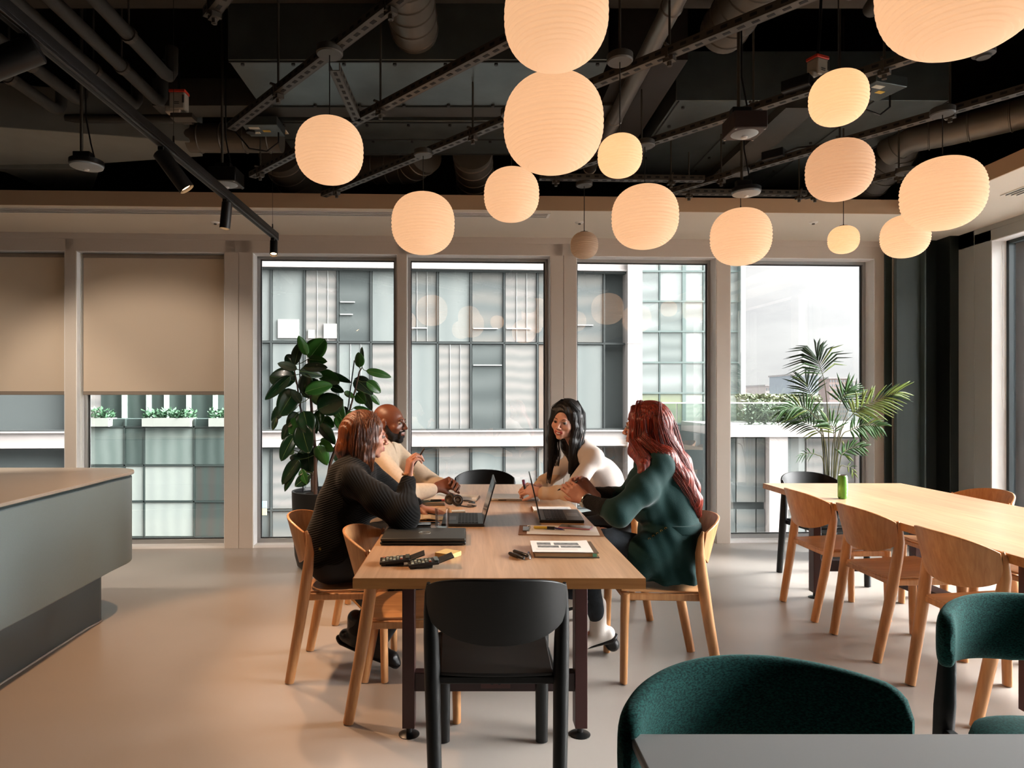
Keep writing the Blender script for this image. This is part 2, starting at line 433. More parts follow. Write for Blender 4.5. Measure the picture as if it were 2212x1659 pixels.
# right wall with its windows
b = MB()
RO = [(4.35, 5.74), (2.72, 4.18), (1.10, 2.56)]
ys = [6.6] + [v for o in RO for v in (o[1], o[0])] + [-4.5]
for i in range(0, len(ys), 2):
    lbox(b, XR, XR + 0.22, ys[i + 1], ys[i], 0, WH + .02)
lbox(b, XR, XR + 0.22, -4.5, 6.4, WT + .03, WH + .02)
lbox(b, XR - 0.006, XR, -4.5, 5.93, WT + .12, WH); lbox(b, XR - .004, XR, 5.925, 5.93, 0, WH)
struct(b.build('wall_right', mat('grey_frame_paint', '#9a9c97', .5), bevel=.002), 'taupe framed wall on the right')
for i, (y0, y1) in enumerate(RO):
    r = thing('window_%d' % (7 + i), 'tall window in the right wall, %s' % ['next to the corner column', 'second from the corner', 'third from the corner', 'fourth from the corner', 'fifth from the corner', 'sixth from the corner'][i], 'window', (XR + 0.1, (y0 + y1) / 2, 0)); r['kind'] = 'structure'
    def R_(mb): mb.v = [(p[0] - XR - .1, p[1] - (y0 + y1) / 2, p[2]) for p in mb.v]; return mb
    T2 = WT + .03
    m = MB(); lbox(m, XR + .004, XR + .22, y0, y0 + .006, 0, T2); lbox(m, XR + .004, XR + .22, y1 - .006, y1, 0, T2); lbox(m, XR + .004, XR + .22, y0, y1, T2 - .006, T2); lbox(m, XR + .02, XR + .22, y0, y1, 0, .022)
    R_(m).build('window_lining', FRAME_L, r)
    m = MB(); lbox(m, XR + .13, XR + .19, y0 + .006, y0 + .035, .02, T2 - .006); lbox(m, XR + .13, XR + .19, y1 - .035, y1 - .006, .02, T2 - .006)
    lbox(m, XR + .13, XR + .19, y0, y1, T2 - .035, T2 - .006); lbox(m, XR + .13, XR + .19, y0, y1, .02, .062)
    R_(m).build('window_frame', mat('dark_alu', '#30383a', 0.4, metal=0.3), r)
    m = MB(); lbox(m, XR + .158, XR + .164, y0 + .03, y1 - .03, .06, T2 - .03)
    R_(m).build('pane', WGLASS, r)
b = MB(); lbox(b, -7.2, -7.0, -4.5, 6.4, 0, 4.1); struct(b.build('wall_left', mat('beige_wall', '#5d5248', .8)), 'plain beige wall')
b = MB(); lbox(b, -7.2, 5.2, -4.7, -4.5, 0, 4.1); struct(b.build('wall_back', mat('dim_back_wall', '#2c2824', .8)), 'plain back wall')

# perimeter soffits: underside, fascia tinted for warm lamp light, black void above
b = MB()
b.prism([(-7.0, 5.24 - .045 * 7 + .1), (3.62, 5.24 + .045 * 3.62 + .0), (3.62, -4.5), (5.0, -4.5), (5.0, YW(5) + .3), (-7.0, YW(-7) + .3)][::1], WH, WH + 0.02)
struct(b.build('trim_2', SOFFIT), 'pale soffit running round the window walls')
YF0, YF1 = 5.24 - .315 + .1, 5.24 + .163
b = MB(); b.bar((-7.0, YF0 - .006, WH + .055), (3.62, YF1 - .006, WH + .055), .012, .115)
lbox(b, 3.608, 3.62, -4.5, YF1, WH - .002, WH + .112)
struct(b.build('trim_3', mat('fascia_warm_lit_tan', '#b09272', .75)), 'fascia board of the soffit, warm lamp light put into its tan colour')  # the tan puts warm lamp light and missing daylight into the board colour
b = MB(); lbox(b, -7.0, 5.0, 6.45, 6.6, WH + .02, 4.1); lbox(b, 4.9, 5.0, -4.5, 6.5, WH + .02, 4.1)
struct(b.build('wall_void', DKCEIL), 'black space above the soffit')
b = MB(); b.prism([(-7.0, YF0 + .1), (3.62, YF1 + .1), (3.62, -4.5), (5.0, -4.5), (5.0, 6.5), (-7.0, 6.5)], WH + .10, WH + .105)
struct(b.build('trim_4', DKCEIL), 'black top of the soffit')

# linear slot diffuser in the far soffit
r = thing('linear_air_vent', 'long white linear slot vent in the far soffit above the windows', 'vent', (-3.1, 5.25, WH))
ang = math.atan(.045 * 1.0)
m = MB()
for k, d in enumerate((-.062, -.022, .018, .058)): m.box((0, d + .0, -.004), (7.5, .010, .008))
m.box((3.75, -.002, -.004), (.02, .13, .008)); m.build('vent_frame', WHITEP, r)
m = MB(); m.box((0, -.002, -.001), (7.48, .12, .002)); m.build('slot', mat('slot_shadow_black', '#1d1b19', .8), r)
r.rotation_euler = (0, 0, 0.0225 * 1.6)
r.location = (-3.1, 5.3, WH)
r = thing('linear_air_vent', 'short linear slot vent in the right hand soffit near the largest lamp', 'vent', (4.02, 3.2, WH))
m = MB()
for d in (-.062, -.022, .018, .058): m.box((d, 0, -.004), (.010, 3.4, .008))
m.build('vent_frame', WHITEP, r)
m = MB(); m.box((-.002, 0, -.001), (.12, 3.38, .002)); m.build('slot', MATS['slot_shadow_black'], r)
for px, lab in ((465, 'small round sprinkler cap in the soffit above the blind'), (1252, 'small round sprinkler cap in the soffit above the smallest unlit lamp'), (1757, 'small round sprinkler cap in the soffit at the right')):
    p = W(px, 480, 1.52 * FPX / 382)
    r = thing('sprinkler_cap', lab, 'sprinkler', (p.x, p.y, WH))
    m = MB(); m.lathe([(0, -.012), (.022, -.012), (.036, -.004), (.038, 0)], n=20); m.build('cap', WHITEP, r, smooth=True)
    m = MB(); m.lathe([(0, -.022), (.012, -.02), (.012, -.012)], n=12); m.build('nozzle', GALV_P, r)

# ---------------------------------------------------------------- roller blinds
BL = bpy.data.materials.new('blind_fabric'); BL.use_nodes = True
n = BL.node_tree; p_ = n.nodes['Principled BSDF']; p_.inputs['Base Color'].default_value = lin('#e4d4c0'); p_.inputs['Roughness'].default_value = .9
tl = n.nodes.new('ShaderNodeBsdfTranslucent'); tl.inputs[0].default_value = lin('#e0c8ac'); ms = n.nodes.new('ShaderNodeMixShader'); ms.inputs[0].default_value = .42
t_ = n.nodes.new('ShaderNodeTexCoord'); mpz = n.nodes.new('ShaderNodeMapping'); mpz.inputs['Scale'].default_value = (30, 30, 500); nzz = n.nodes.new('ShaderNodeTexNoise'); nzz.inputs['Scale'].default_value = 1.5
bz = n.nodes.new('ShaderNodeBump'); bz.inputs['Strength'].default_value = .35; bz.inputs['Distance'].default_value = .003
n.links.new(t_.outputs['Object'], mpz.inputs[0]); n.links.new(mpz.outputs[0], nzz.inputs['Vector']); n.links.new(nzz.outputs['Fac'], bz.inputs['Height']); n.links.new(bz.outputs[0], p_.inputs['Normal'])
n.links.new(p_.outputs[0], ms.inputs[1]); n.links.new(tl.outputs[0], ms.inputs[2]); n.links.new(ms.outputs[0], n.nodes['Material Output'].inputs[0])
for (x0, x1, lab) in ((-5.03, -3.715, 'beige roller blind at the far left, cut by the picture edge'), (-3.565, -2.28, 'beige roller blind lowered over the window beside the twin pillar')):
    r = thing('roller_blind', lab, 'blind', wp((x0 + x1) / 2, .06, WT - .03), WA, group='lowered roller blinds')
    w = x1 - x0
    m = MB(); m.box((0, 0, -.64 + .015), (w, .0015, 1.26)); m.build('blind_fabric', BL, r)
    m = MB(); m.box((0, 0, -1.27), (w, .014, .034)); m.build('bottom_bar', mat('blind_bar', '#7d6f61', .6), r, bevel=.003)
    m = MB(); m.cyl((-w / 2, 0, .0), (w / 2, 0, .0), .02, n=16); m.build('roller_tube', MATS['blind_bar'], r, smooth=True)
    m = MB()
    for dx in (0, .012): m.cyl((-w / 2 - .022 + dx * .4, -.01 + dx, -.01), (-w / 2 - .022 + dx * .4, -.01 + dx, -2.0), .0016, n=5)
    m.build('pull_chain', WHITEP, r)
r = thing('blind_chain', 'thin beaded blind chain loop hanging at the window next to the column', 'chain', (XR + .06, 5.70, WT - .02))
m = MB(); m.tube([(0, 0, 0), (0, 0, -1.42), (0, -.012, -1.445), (0, -.024, -1.42), (0, -.024, 0)], .002, 6); m.build('chain_loop', WHITEP, r)

# ================================================================ outside
FX = 0.063
def facade_box(mb, x0, x1, z0, z1, d0, d1, Y0=16.0, mi=0):
    a = math.atan(FX)
    def q(x, d, z): return (x - sin(a) * d, Y0 + FX * x + cos(a) * d, z)
    V = [q(x, d, z) for z in (z0, z1) for x, d in ((x0, d0), (x1, d0), (x1, d1), (x0, d1))]
    mb.add(V, [(3, 2, 1, 0), (4, 5, 6, 7), (0, 1, 5, 4), (1, 2, 6, 5), (2, 3, 7, 6), (3, 0, 4, 7)], mi)
def fx_at(px, Y0=16.0):
    t = (px - PPX) / FPX; y = Y0 / (1 - FX * t); return t * y
F_WHITE = mat('white_facade_panel', '#a39b97', .55, noise=(1.2, .05))
F_MULL = mat('grey_facade_mullion', '#373c3b', .5)
F_GLASS = glass('facade_glass', (.8, .84, .83, 1), 1.5, 2.2)
def dk(h, f=.76):
    return '#' + ''.join('%02x' % int(int(h[i:i + 2], 16) * f) for i in (1, 3, 5))
def pane_mat(name, col, reflection_stripes=0.0, dirn='Z', sc_=3.0, c2='#e6ded8'):  # wave stripes paint reflections and blinds into the pane colour
    col = dk(col); c2 = dk(c2)
    m = mat(name, col, .55, spec=.3)
    if reflection_stripes:
        nn = m.node_tree; bb = nn.nodes['Principled BSDF']
        t = nn.nodes.new('ShaderNodeTexCoord'); w = nn.nodes.new('ShaderNodeTexWave'); w.bands_direction = dirn
        w.inputs['Scale'].default_value = sc_; w.inputs['Distortion'].default_value = 2.2; w.inputs['Detail'].default_value = 2
        rr = nn.nodes.new('ShaderNodeValToRGB'); c = lin(col); c3 = lin(c2)
        rr.color_ramp.elements[0].color = c; rr.color_ramp.elements[1].color = tuple(c[i] * (1 - reflection_stripes) + c3[i] * reflection_stripes for i in range(3)) + (1,)
        nn.links.new(t.outputs['Object'], w.inputs['Vector']); nn.links.new(w.outputs['Fac'], rr.inputs['Fac']); nn.links.new(rr.outputs['Color'], bb.inputs['Base Color'])
    return m
P_PALE = pane_mat('pale_blind_reflection_pane', '#90928e', .6, 'Z', 1.1, '#b8b0aa')
P_GREY = pane_mat('grey_blind_reflection_pane', '#8f9694', .4, 'X', .55, '#a9aeab')
P_DARK = pane_mat('dark_office_pane', '#596160', .5, 'Z', .45, '#7f8683')
P_MID = pane_mat('mid_office_pane', '#777e7c', .5, 'Z', .6, '#a09a92')
P_WARM = pane_mat('warm_office_pane', '#a08c7c', .4, 'Z', .4, '#85807a')
bd = thing('office_building', 'white and grey office block across the street with tall paired windows', 'building', (0, 16, -9))
def put(mb, name, m_, **k):
    mb.v = [(p[0], p[1] - 16, p[2] + 9) for p in mb.v]; return mb.build(name, m_, bd, **k)
rng = random.Random(4)
m = MB(); facade_box(m, -14, 3.93, -9, 9.6, 0.35, 6); put(m, 'wall', mat('facade_core', '#4c5251', .8))
bands = [(4.56, 4.84), (.25, .585), (-3.75, -3.42), (8.6, 8.9)]
for z0, z1 in bands:
    m = MB(); facade_box(m, -14, 3.93, z0, z1, 0, .35); facade_box(m, -14, 3.93, z1, z1 + .03, -.06, .35); facade_box(m, -14, 3.93, z0 - .02, z0 + .01, -.03, .35); put(m, 'spandrel', F_WHITE)
step = 72.5; cols = []
x = 583.0 - step * 6
while x < 1362:
    cols.append(x); x += step
cols = [fx_at(c) for c in cols]
m = MB()
for c in cols: 
    for (z0, z1) in ((.6, 4.56), (-3.42, .25), (4.86, 8.6), (-9, -3.75)): facade_box(m, c - .022, c + .022, z0, z1, .11, .3)
for z in (2.755, -1.3, 6.7): facade_box(m, -14, 3.93, z - .022, z + .022, .11, .3)
for z0, z1 in bands: facade_box(m, -14, 3.93, z1, z1 + .07, .05, .3); facade_box(m, -14, 3.93, z0 - .07, z0, .05, .3)
put(m, 'mullion_grid', F_MULL)
rows = [(2.79, 4.53, 'top'), (.6, 2.72, 'mid'), (-1.26, .22, 'low'), (-3.4, -1.34, 'base')]
pattern = {'top': [P_GREY, P_GREY, P_MID, P_GREY, P_DARK, P_GREY, P_GREY, P_PALE, P_DARK, P_GREY, P_MID, P_GREY, P_MID, P_PALE, P_MID, P_MID, P_GREY],
           'mid': [P_PALE, P_GREY, P_DARK, P_GREY, P_DARK, P_DARK, P_GREY, P_PALE, P_GREY, P_PALE, P_GREY, P_PALE, P_DARK, P_PALE, P_WARM, P_GREY, P_PALE],
           'low': [P_GREY, P_GREY, P_MID, P_PALE, P_PALE, P_GREY, P_PALE, P_MID, P_GREY, P_GREY, P_DARK, P_PALE, P_GREY, P_PALE, P_GREY, P_MID, P_PALE],
           'base': [P_MID, P_GREY, P_DARK, P_MID, P_GREY, P_DARK, P_MID, P_GREY, P_DARK, P_MID, P_GREY, P_DARK, P_MID, P_GREY, P_MID, P_GREY, P_MID]}
for (z0, z1, k) in rows:
    for i in range(len(cols) - 1):
        mm_ = pattern[k][i % 17]
        m = MB(); facade_box(m, cols[i] + .035, cols[i + 1] - .035, z0, z1, .14, .17); put(m, 'window', mm_)
m = MB()
for i in range(len(cols) - 1):
    for (z0, z1, k) in rows[:2]:
        if (i * 7 + int(z0 * 3)) % 3 == 0:
            facade_box(m, cols[i] + .30, cols[i] + .31, z0, z1, .125, .14)
            facade_box(m, cols[i] + .55, cols[i] + .56, z0, z1, .125, .14)
for (i, z, w) in ((8, 3.72, .35), (8, 3.42, .3), (12, 3.1, .6), (13, 3.1, .6), (12, 2.2, .7), (10, 3.1, .5), (15, 3.2, .5)):
    if i + 1 < len(cols): facade_box(m, cols[i] + .06, cols[i] + .06 + w, z, z + .025, .11, .135)
put(m, 'blind_seams', mat('pale_strip', '#a4a6a3', .6))
m = MB()
for (i, x0, x1, z0, z1) in ((6, .12, .62, 2.85, 3.3), (7, .42, .75, 2.85, 3.2), (7, .05, .2, 2.85, 3.05), (16, .0, .32, 2.85, 3.5)):
    if i + 1 < len(cols): facade_box(m, cols[i] + x0 + .04, cols[i] + x1 + .04, z0, z1, .11, .135)
put(m, 'poster_board', mat('office_white_board', '#a9a9a2', .6))
m = MB(); facade_box(m, 3.88, 4.24, -9, 12, -.08, .6)
for z in (4.9, 2.75, .6, -1.5): facade_box(m, 3.87, 4.25, z, z + .02, -.085, .5)
put(m, 'corner_pier', F_WHITE)
# small blue and yellow flag behind the lower window
fl = thing('flag', 'small blue over yellow flag in a lower window of the office block', 'flag', W(565, 1099, 15.2))
m = MB(); m.box((0, 0, .10), (.24, .01, .15)); m.build('blue_half', mat('flag_blue', '#8fc1d8', .7), fl)
m = MB(); m.box((0, 0, -.07), (.24, .01, .15)); m.build('yellow_half', mat('flag_yellow', '#e3c98a', .7), fl)

# green glazed block that stands nearer at the left
GG = [pane_mat('green_pane_%s' % k, c, s_, 'X', 1.3, c2) for k, c, s_, c2 in (('pale', '#b0b9b2', .5, '#c6cfc5'), ('mid', '#7a8a83', .6, '#98a59e'), ('dark', '#485752', .6, '#677670'), ('deep', '#465550', .5, '#5a4c46'))]
gb = thing('glass_building', 'green glazed low block seen below the roller blind', 'building', (0, 12, -9))
def gput(mb, name, m_): mb.v = [(p[0], p[1] - 12, p[2] + 9) for p in mb.v]; return mb.build(name, m_, gb)
def gx(px): return (px - PPX) / FPX * 12
def gz(py): return CH - (py - HY) * 12 / FPX
m = MB(); lbox(m, gx(178), gx(500), 12.05, 12.9, -9, gz(905)); gput(m, 'wall', mat('green_core', '#2d3c38', .7))
vx = [178, 270, 312, 420, 500]; zy = [922, 1005, 1083, 1160, 1240, 1330]
pat = [[1, 2, 1, 2], [1, 0, 0, 3], [2, 0, 0, 3], [2, 1, 1, 0], [2, 1, 2, 1]]
for j in range(5):
    for i in range(4):
        m = MB(); lbox(m, gx(vx[i]) + .02, gx(vx[i + 1]) - .02, 11.99, 12.05, gz(zy[j + 1]) + .02, gz(zy[j]) - .02); gput(m, 'window', GG[pat[j][i]])
m = MB()
for v in vx: lbox(m, gx(v) - .013, gx(v) + .013, 11.975, 12.05, -9, gz(905))
for v in zy: lbox(m, gx(178), gx(500), 11.975, 12.05, gz(v) - .016, gz(v) + .016)
gput(m, 'mullion_grid', mat('green_mullion', '#26302d', .5))
for a0, a1 in ((182, 240), (312, 416), (455, 500)):
    m = MB(); lbox(m, gx(a0), gx(a1), 11.9, 12.2, gz(921), gz(903)); gput(m, 'planter_box', mat('planter_white', '#8f938b', .6))
m = MB(); lbox(m, gx(178), gx(500), 12.6, 12.7, gz(905), gz(800)); gput(m, 'glazed_wall', GG[2])
for v in (235, 290, 330, 380, 440):
    m = MB(); lbox(m, gx(v) - .03, gx(v) + .03, 12.5, 12.6, gz(905), gz(800)); gput(m, 'post', mat('pale_post', '#9fb0a6', .5))
rg = random.Random(9)
for a0, a1, lab in ((182, 240, 'left'), (312, 360, 'middle'), (365, 416, 'third'), (455, 500, 'right')):
    m = MB()
    for k in range(260):
        c = Vector((gx(rg.uniform(a0, a1)), 12.05 + rg.uniform(-.1, .1), gz(rg.triangular(884, 906, 903)))); d = Vector((rg.uniform(-1, 1), rg.uniform(-1, 1), rg.uniform(-.2, 1))).normalized() * .09
        e = Vector((rg.uniform(-1, 1), rg.uniform(-1, 1), 0)).normalized() * .025
        m.add([c - e, c + d * .5 + e, c + d, c + d * .5 - e], [(0, 1, 2, 3)])
    tag(m.build('planted_shrub', mat('shrub_green', '#2f5236', .7)), 'green shrub in the %s planter on the glazed block' % lab, 'shrub', 'shrubs on the glazed block')

# tall green glass tower
tb = thing('glass_tower', 'tall pale green glass tower between the office block and the sky', 'building', (0, 22, -9))
def tput(mb, name, m_): mb.v = [(p[0], p[1] - 22, p[2] + 9) for p in mb.v]; return mb.build(name, m_, tb)
def tx(px): return (px - PPX) / FPX * 22
def tz(py): return CH - (py - HY) * 22 / FPX
TM = [pane_mat('tower_pane_%d' % i, c, .7, d, s_, c2) for i, (c, c2, d, s_) in enumerate((('#979f9c', '#bcc2bf', 'Z', .5), ('#acb4b1', '#cfd3d1', 'X', .4), ('#838c89', '#a1aba6', 'Z', .7), ('#9ba28c', '#a9b288', 'Z', .6), ('#b6c0b6', '#d5dccf', 'Z', 2.0)))]
m = MB(); lbox(m, tx(1380), tx(1600), 22.1, 30, -9, 16); tput(m, 'wall', mat('tower_core', '#7a8a86', .6))
tv = [1380, 1425, 1478, 1520, 1560, 1598]; th = [455, 520, 586, 651, 716, 783, 849, 915, 985, 1060, 1140]
for j in range(len(th) - 1):
    for i in range(5):
        k = (i * 5 + j * 3 + (i * j) % 4) % 3
        if j == 6: k = 3 if i < 2 else 4
        m = MB(); lbox(m, tx(tv[i]) + .03, tx(tv[i + 1]) - .03, 22.02, 22.1, tz(th[j + 1]), tz(th[j])); tput(m, 'window', TM[k])
m = MB()
for i, v in enumerate(tv): lbox(m, tx(v) - (.06 if i in (2, 5) else .012), tx(v) + (.06 if i in (2, 5) else .012), 22.0, 22.1, -9, 16)
for v in th: lbox(m, tx(1380), tx(1600), 21.99, 22.1, tz(v) - .028, tz(v) + .028)
tput(m, 'mullion_grid', mat('tower_mullion', '#5f6d6a', .5))
m = MB(); lbox(m, tx(1598), tx(1608), 21.9, 24, -9, 16); tput(m, 'edge_fin', mat('tower_fin', '#8f9493', .6))

# terrace building, balustrade, hedge
tr = thing('terrace_building', 'low white framed block with a roof terrace below the palm', 'building', (6, 18, -9))
def rput(mb, name, m_): mb.v = [(p[0] - 6, p[1] - 18, p[2] + 9) for p in mb.v]; return mb.build(name, m_, tr)
def rx(px): return (px - PPX) / FPX * 18
def rz_(py): return CH - (py - HY) * 18 / FPX
m = MB(); lbox(m, rx(1570), 22, 18, 21.9, rz_(944), rz_(920)); rput(m, 'roof_slab', F_WHITE)
m = MB(); lbox(m, rx(1560), 22, 18.4, 21.8, -9, rz_(944)); rput(m, 'wall', MATS['facade_core'])
m = MB()
for v0, v1 in ((1664, 1704), (1862, 1880), (2010, 2040), (2180, 2200)): lbox(m, rx(v0), rx(v1), 18.05, 18.5, -9, rz_(944))
for v in (1090, 1250): lbox(m, rx(1690), 22, 18.1, 18.5, rz_(v + 12), rz_(v))
rput(m, 'white_frame', F_WHITE)
for (v0, v1, k) in ((1560, 1600, 0), (1600, 1644, 1), (1644, 1664, 1), (1706, 1752, 2), (1754, 1792, 3), (1794, 1860, 3), (1882, 1950, 2), (1952, 2010, 2), (2042, 2110, 2), (2112, 2180, 2), (2202, 2280, 2)):
    for (q0, q1) in ((948, 1088), (1104, 1248)):
        m = MB(); lbox(m, rx(v0), rx(v1) - .03, 18.28, 18.35, rz_(q1), rz_(q0)); rput(m, 'window', [P_DARK, P_MID, P_GREY, P_PALE][k])
bal = thing('glass_balustrade', 'glass balustrade with a slim white rail along the roof terrace', 'balustrade', (9, 18.1, rz_(920)))
m = MB(); m.box((2.4, 0, .63), (17.3, .06, .03)); m.build('handrail', mat('rail_white', '#e0dedb', .4), bal)
m = MB()
for k in range(13): m.box((-6.1 + k * 1.4 + .69, 0, .31), (1.36, .012, .6))
m.build('glass_panel', glass('balustrade_glass', (.78, .84, .82, 1), 1.5, 2.0), bal)
m = MB(); 
for k in range(13): m.box((-6.1 + k * 1.4, 0, .31), (.02, .02, .62))
m.build('post', STEELY, bal)
HEDGE = mat('hedge_leaves', '#5b6146', .8, noise=(9, .5), bump=(14, 1.0))
def hedge(x0, x1, y0, y1, z0, z1, lab, dens=900, seed=1):
    g = random.Random(seed); m = MB()
    cx, cy, cz = (x0 + x1) / 2, (y0 + y1) / 2, z0
    m.box((0, 0, (z1 - z0) / 2), (x1 - x0 - .1, y1 - y0 - .1, z1 - z0 - .06))
    for k in range(dens):
        f = g.random(); px_ = g.uniform(-1, 1) * (x1 - x0) / 2
        if f < .6: c = Vector((px_, -(y1 - y0) / 2 + g.uniform(-.06, .04), g.uniform(0, z1 - z0)))
        else: c = Vector((px_, g.uniform(-1, 1) * (y1 - y0) / 2, z1 - z0 + g.uniform(-.05, .06)))
        d = Vector((g.uniform(-1, 1), g.uniform(-1, 1), g.uniform(-.3, 1))).normalized() * .13
        e_ = d.cross(Vector((g.uniform(-1, 1), g.uniform(-1, 1), 1))).normalized() * .04
        m.add([c - d * .5, c + e_, c + d * .5, c - e_], [(0, 1, 2, 3)])
    o = m.build('hedge', HEDGE); o.location = (cx, cy, cz); tag(o, lab, 'hedge'); return o
hedge((1608 - PPX) / FPX * 20.8, (1772 - PPX) / FPX * 20.8, 20.7, 21.6, rz_(920), 1.46, 'long clipped hedge on the roof terrace behind the balustrade', 2600)
hedge((2186 - PPX) / FPX * 21, (2240 - PPX) / FPX * 21, 21, 22, rz_(920), 1.62, 'short clipped hedge seen through the right hand window', 500, 3)
for k, (px, w_) in enumerate(((1630, .5), (1680, .7), (1730, .6))):
    m = MB(); g = random.Random(k)
    for q in range(300):
        c = Vector((g.gauss(0, w_ * .4), g.gauss(0, .15), abs(g.gauss(.35, .2)))); d = Vector((g.uniform(-1, 1), g.uniform(-1, 1), g.uniform(-.3, 1))).normalized() * .09
        e_ = d.cross(Vector((.3, g.uniform(-1, 1), 1))).normalized() * .03
        m.add([c - d, c + e_, c + d, c - e_], [(0, 1, 2, 3)])
    o = m.build('terrace_shrub', mat('shrub_grey_green', '#5f6a55', .8)); o.location = ((px - PPX) / FPX * 19, 19, rz_(920)); tag(o, ['leftmost', 'middle', 'rightmost'][k] + ' of three grey green shrubs behind the balustrade glass', 'shrub', 'shrubs on the roof terrace')
# far blocks on the skyline
def far_block(px0, px1, py0, col, lab, Y, rows_=6, colsn=6):
    x0, x1 = (px0 - PPX) / FPX * Y, (px1 - PPX) / FPX * Y; zt = CH - (py0 - HY) * Y / FPX
    r = thing('far_building', lab, 'building', ((x0 + x1) / 2, Y, -12), group='distant buildings on the skyline')
    m = MB(); m.box((0, 5, (zt + 12) / 2), (x1 - x0, 10, zt + 12)); m.build('wall', mat('far_wall_' + col.strip('#'), dk(col, .72), .8), r)
    m = MB(); ww = (x1 - x0) / colsn; hh = (zt + 3) / rows_
    for i in range(colsn):
        for j in range(rows_): m.box((-(x1 - x0) / 2 + (i + .5) * ww, -.02, 12 - 3 + (j + .45) * hh), (ww * .5, .06, hh * .5))
    m.build('window_rows', mat('far_window', '#5c6062', .6), r)
    m = MB(); m.box((0, 5, zt + 12.15), (x1 - x0 + .4, 10.4, .3)); m.build('parapet', mat('far_parapet', '#7c7876', .8), r)
far_block(1654, 1684, 834, '#c9bdb8', 'pale pink slab block on the skyline left of the palm', 140)
far_block(1716, 1768, 811, '#a7b0b6', 'blue grey block behind the palm', 120, 8, 6)
far_block(1768, 1792, 832, '#cfcccb', 'white narrow block right of the blue grey block', 145, 7, 4)
far_block(1791, 1832, 818, '#a58f86', 'brown brick tower block behind the palm fronds', 125, 10, 7)
far_block(1832, 1868, 824, '#c4beb9', 'pale block at the right end of the skyline', 160, 7, 5)
far_block(2186, 2240, 735, '#b3aeaa', 'scaffolded block seen through the right hand window', 90, 12, 6)
far_block(2150, 2240, 775, '#c7c7c8', 'pale cladding shed below the scaffolded block', 70, 3, 3)
cpk = thing('car_park', 'long louvred car park deck above the hedge', 'building', ((1644 - PPX) / FPX * 60, 60, -8))
m = MB(); m.box((0, 4, 4.6), (3.4, 8, 9.2)); m.build('wall', mat('carpark_core', '#6f7370', .8), cpk)
m = MB()
for k in range(5): m.box((0, -.1, 8.4 + k * .32), (3.6, .12, .2))
m.build('louvre', mat('carpark_louvre', '#b5b8b4', .6), cpk)
# a mast crane
cr_ = thing('crane', 'thin lattice crane jib beside the glass tower', 'crane', ((1609 - PPX) / FPX * 110, 110, -10))
m = MB(); m.bar((0, 0, 0), (0, 0, 13), .25, .25); m.bar((0, 0, 13), (-1.2, 0, 20), .2, .2); m.build('mast', mat('crane_red', '#b9857c', .7), cr_)
b = MB(); lbox(b, -200, 200, 8, 400, -12.2, -12.0); struct(b.build('ground', mat('street_asphalt', '#77797a', .9)), 'street level ground far below')
# ================================================================ ceiling services
def wz(px, py, z):
    """point at height z seen at px, py (used to read places off the photo)"""
    Y = (z - CH) * FPX / (HY - py); return Vector(((px - PPX) * Y / FPX, Y, z))
def local(mb, L):
    L = Vector(L); mb.v = [tuple(Vector(p) - L) for p in mb.v]; return mb
b = MB(); lbox(b, -7, 4.9, 2.9, 3.77, 3.62, 4.1)
struct(b.build('trim_5', mat('downstand_concrete', '#3a342b', .85, noise=(4, .2))), 'concrete downstand beam across the ceiling')
b = MB(); lbox(b, -7, 4.9, 6.0, 6.1, 3.7, 4.1); struct(b.build('trim_6', CONC), 'dark ceiling beam')
# main rectangular duct
r = thing('rectangular_duct', 'wide flat galvanised duct above the two lamps hanging one over the other', 'duct', (-.29, 4.4, 3.45))
m = MB(); lbox(m, -1.37, .786, 3.72, 4.33, 3.3, 3.62); local(m, r.location).build('front_section', GALV, r, bevel=.004)
m = MB(); lbox(m, -1.37, .786, 4.54, 5.17, 3.3, 3.62); local(m, r.location).build('rear_section', GALV, r, bevel=.004)
m = MB(); lbox(m, -2.1, .95, 4.345, 4.525, 3.32, 3.5); local(m, r.location).build('cross_beam', GALV_P, r)
m = MB(); 
for y in (3.735, 4.31, 4.56, 4.86, 5.15): lbox(m, -1.37, .786, y - .004, y + .004, 3.292, 3.3)
local(m, r.location).build('seam', mat('duct_seam', '#2c2f2e', .6), r)
m = MB()
for y in (3.76, 4.29, 4.60, 4.89):
    for k in range(8): m.cyl((-1.3 + k * .29, y, 3.3), (-1.3 + k * .29, y, 3.288), .011, n=8)
o = local(m, r.location).build('rivet', mat('duct_rivet', '#1e1d1b', .5), r); o['kind'] = 'stuff'
r = thing('rectangular_duct', 'flat galvanised duct at the right behind the small glowing lamps', 'duct', (2.2, 5, 3.45))
m = MB(); lbox(m, 1.326, 3.1, 4.23, 5.95, 3.3, 3.62); local(m, r.location).build('duct_body', GALV, r, bevel=.004)
m = MB(); lbox(m, 2.02, 2.24, 4.2, 5.95, 3.24, 3.3); local(m, r.location).build('cable_tray', GALV_P, r)
m = MB()
for x_ in (1.345, 1.85, 2.6, 3.08): lbox(m, x_ - .003, x_ + .003, 4.23, 5.95, 3.292, 3.3)
local(m, r.location).build('seam', MATS['duct_seam'], r)
m = MB()
for x_ in (1.40, 1.9, 2.55):
    for k in range(6): m.cyl((x_, 4.32 + k * .3, 3.3), (x_, 4.32 + k * .3, 3.288), .011, n=8)
o = local(m, r.location).build('rivet', MATS['duct_rivet'], r); o['kind'] = 'stuff'
# dark bulkhead box beside it
r = thing('ceiling_duct', 'dark brown duct side running away from the camera beside the silver pipe', 'duct', (1.05, 5, 3.6))
m = MB(); lbox(m, .87, 1.26, 3.8, 6.2, 3.34, 3.8); local(m, r.location).build('duct_body', mat('dark_duct_face', '#221c16', .7), r)
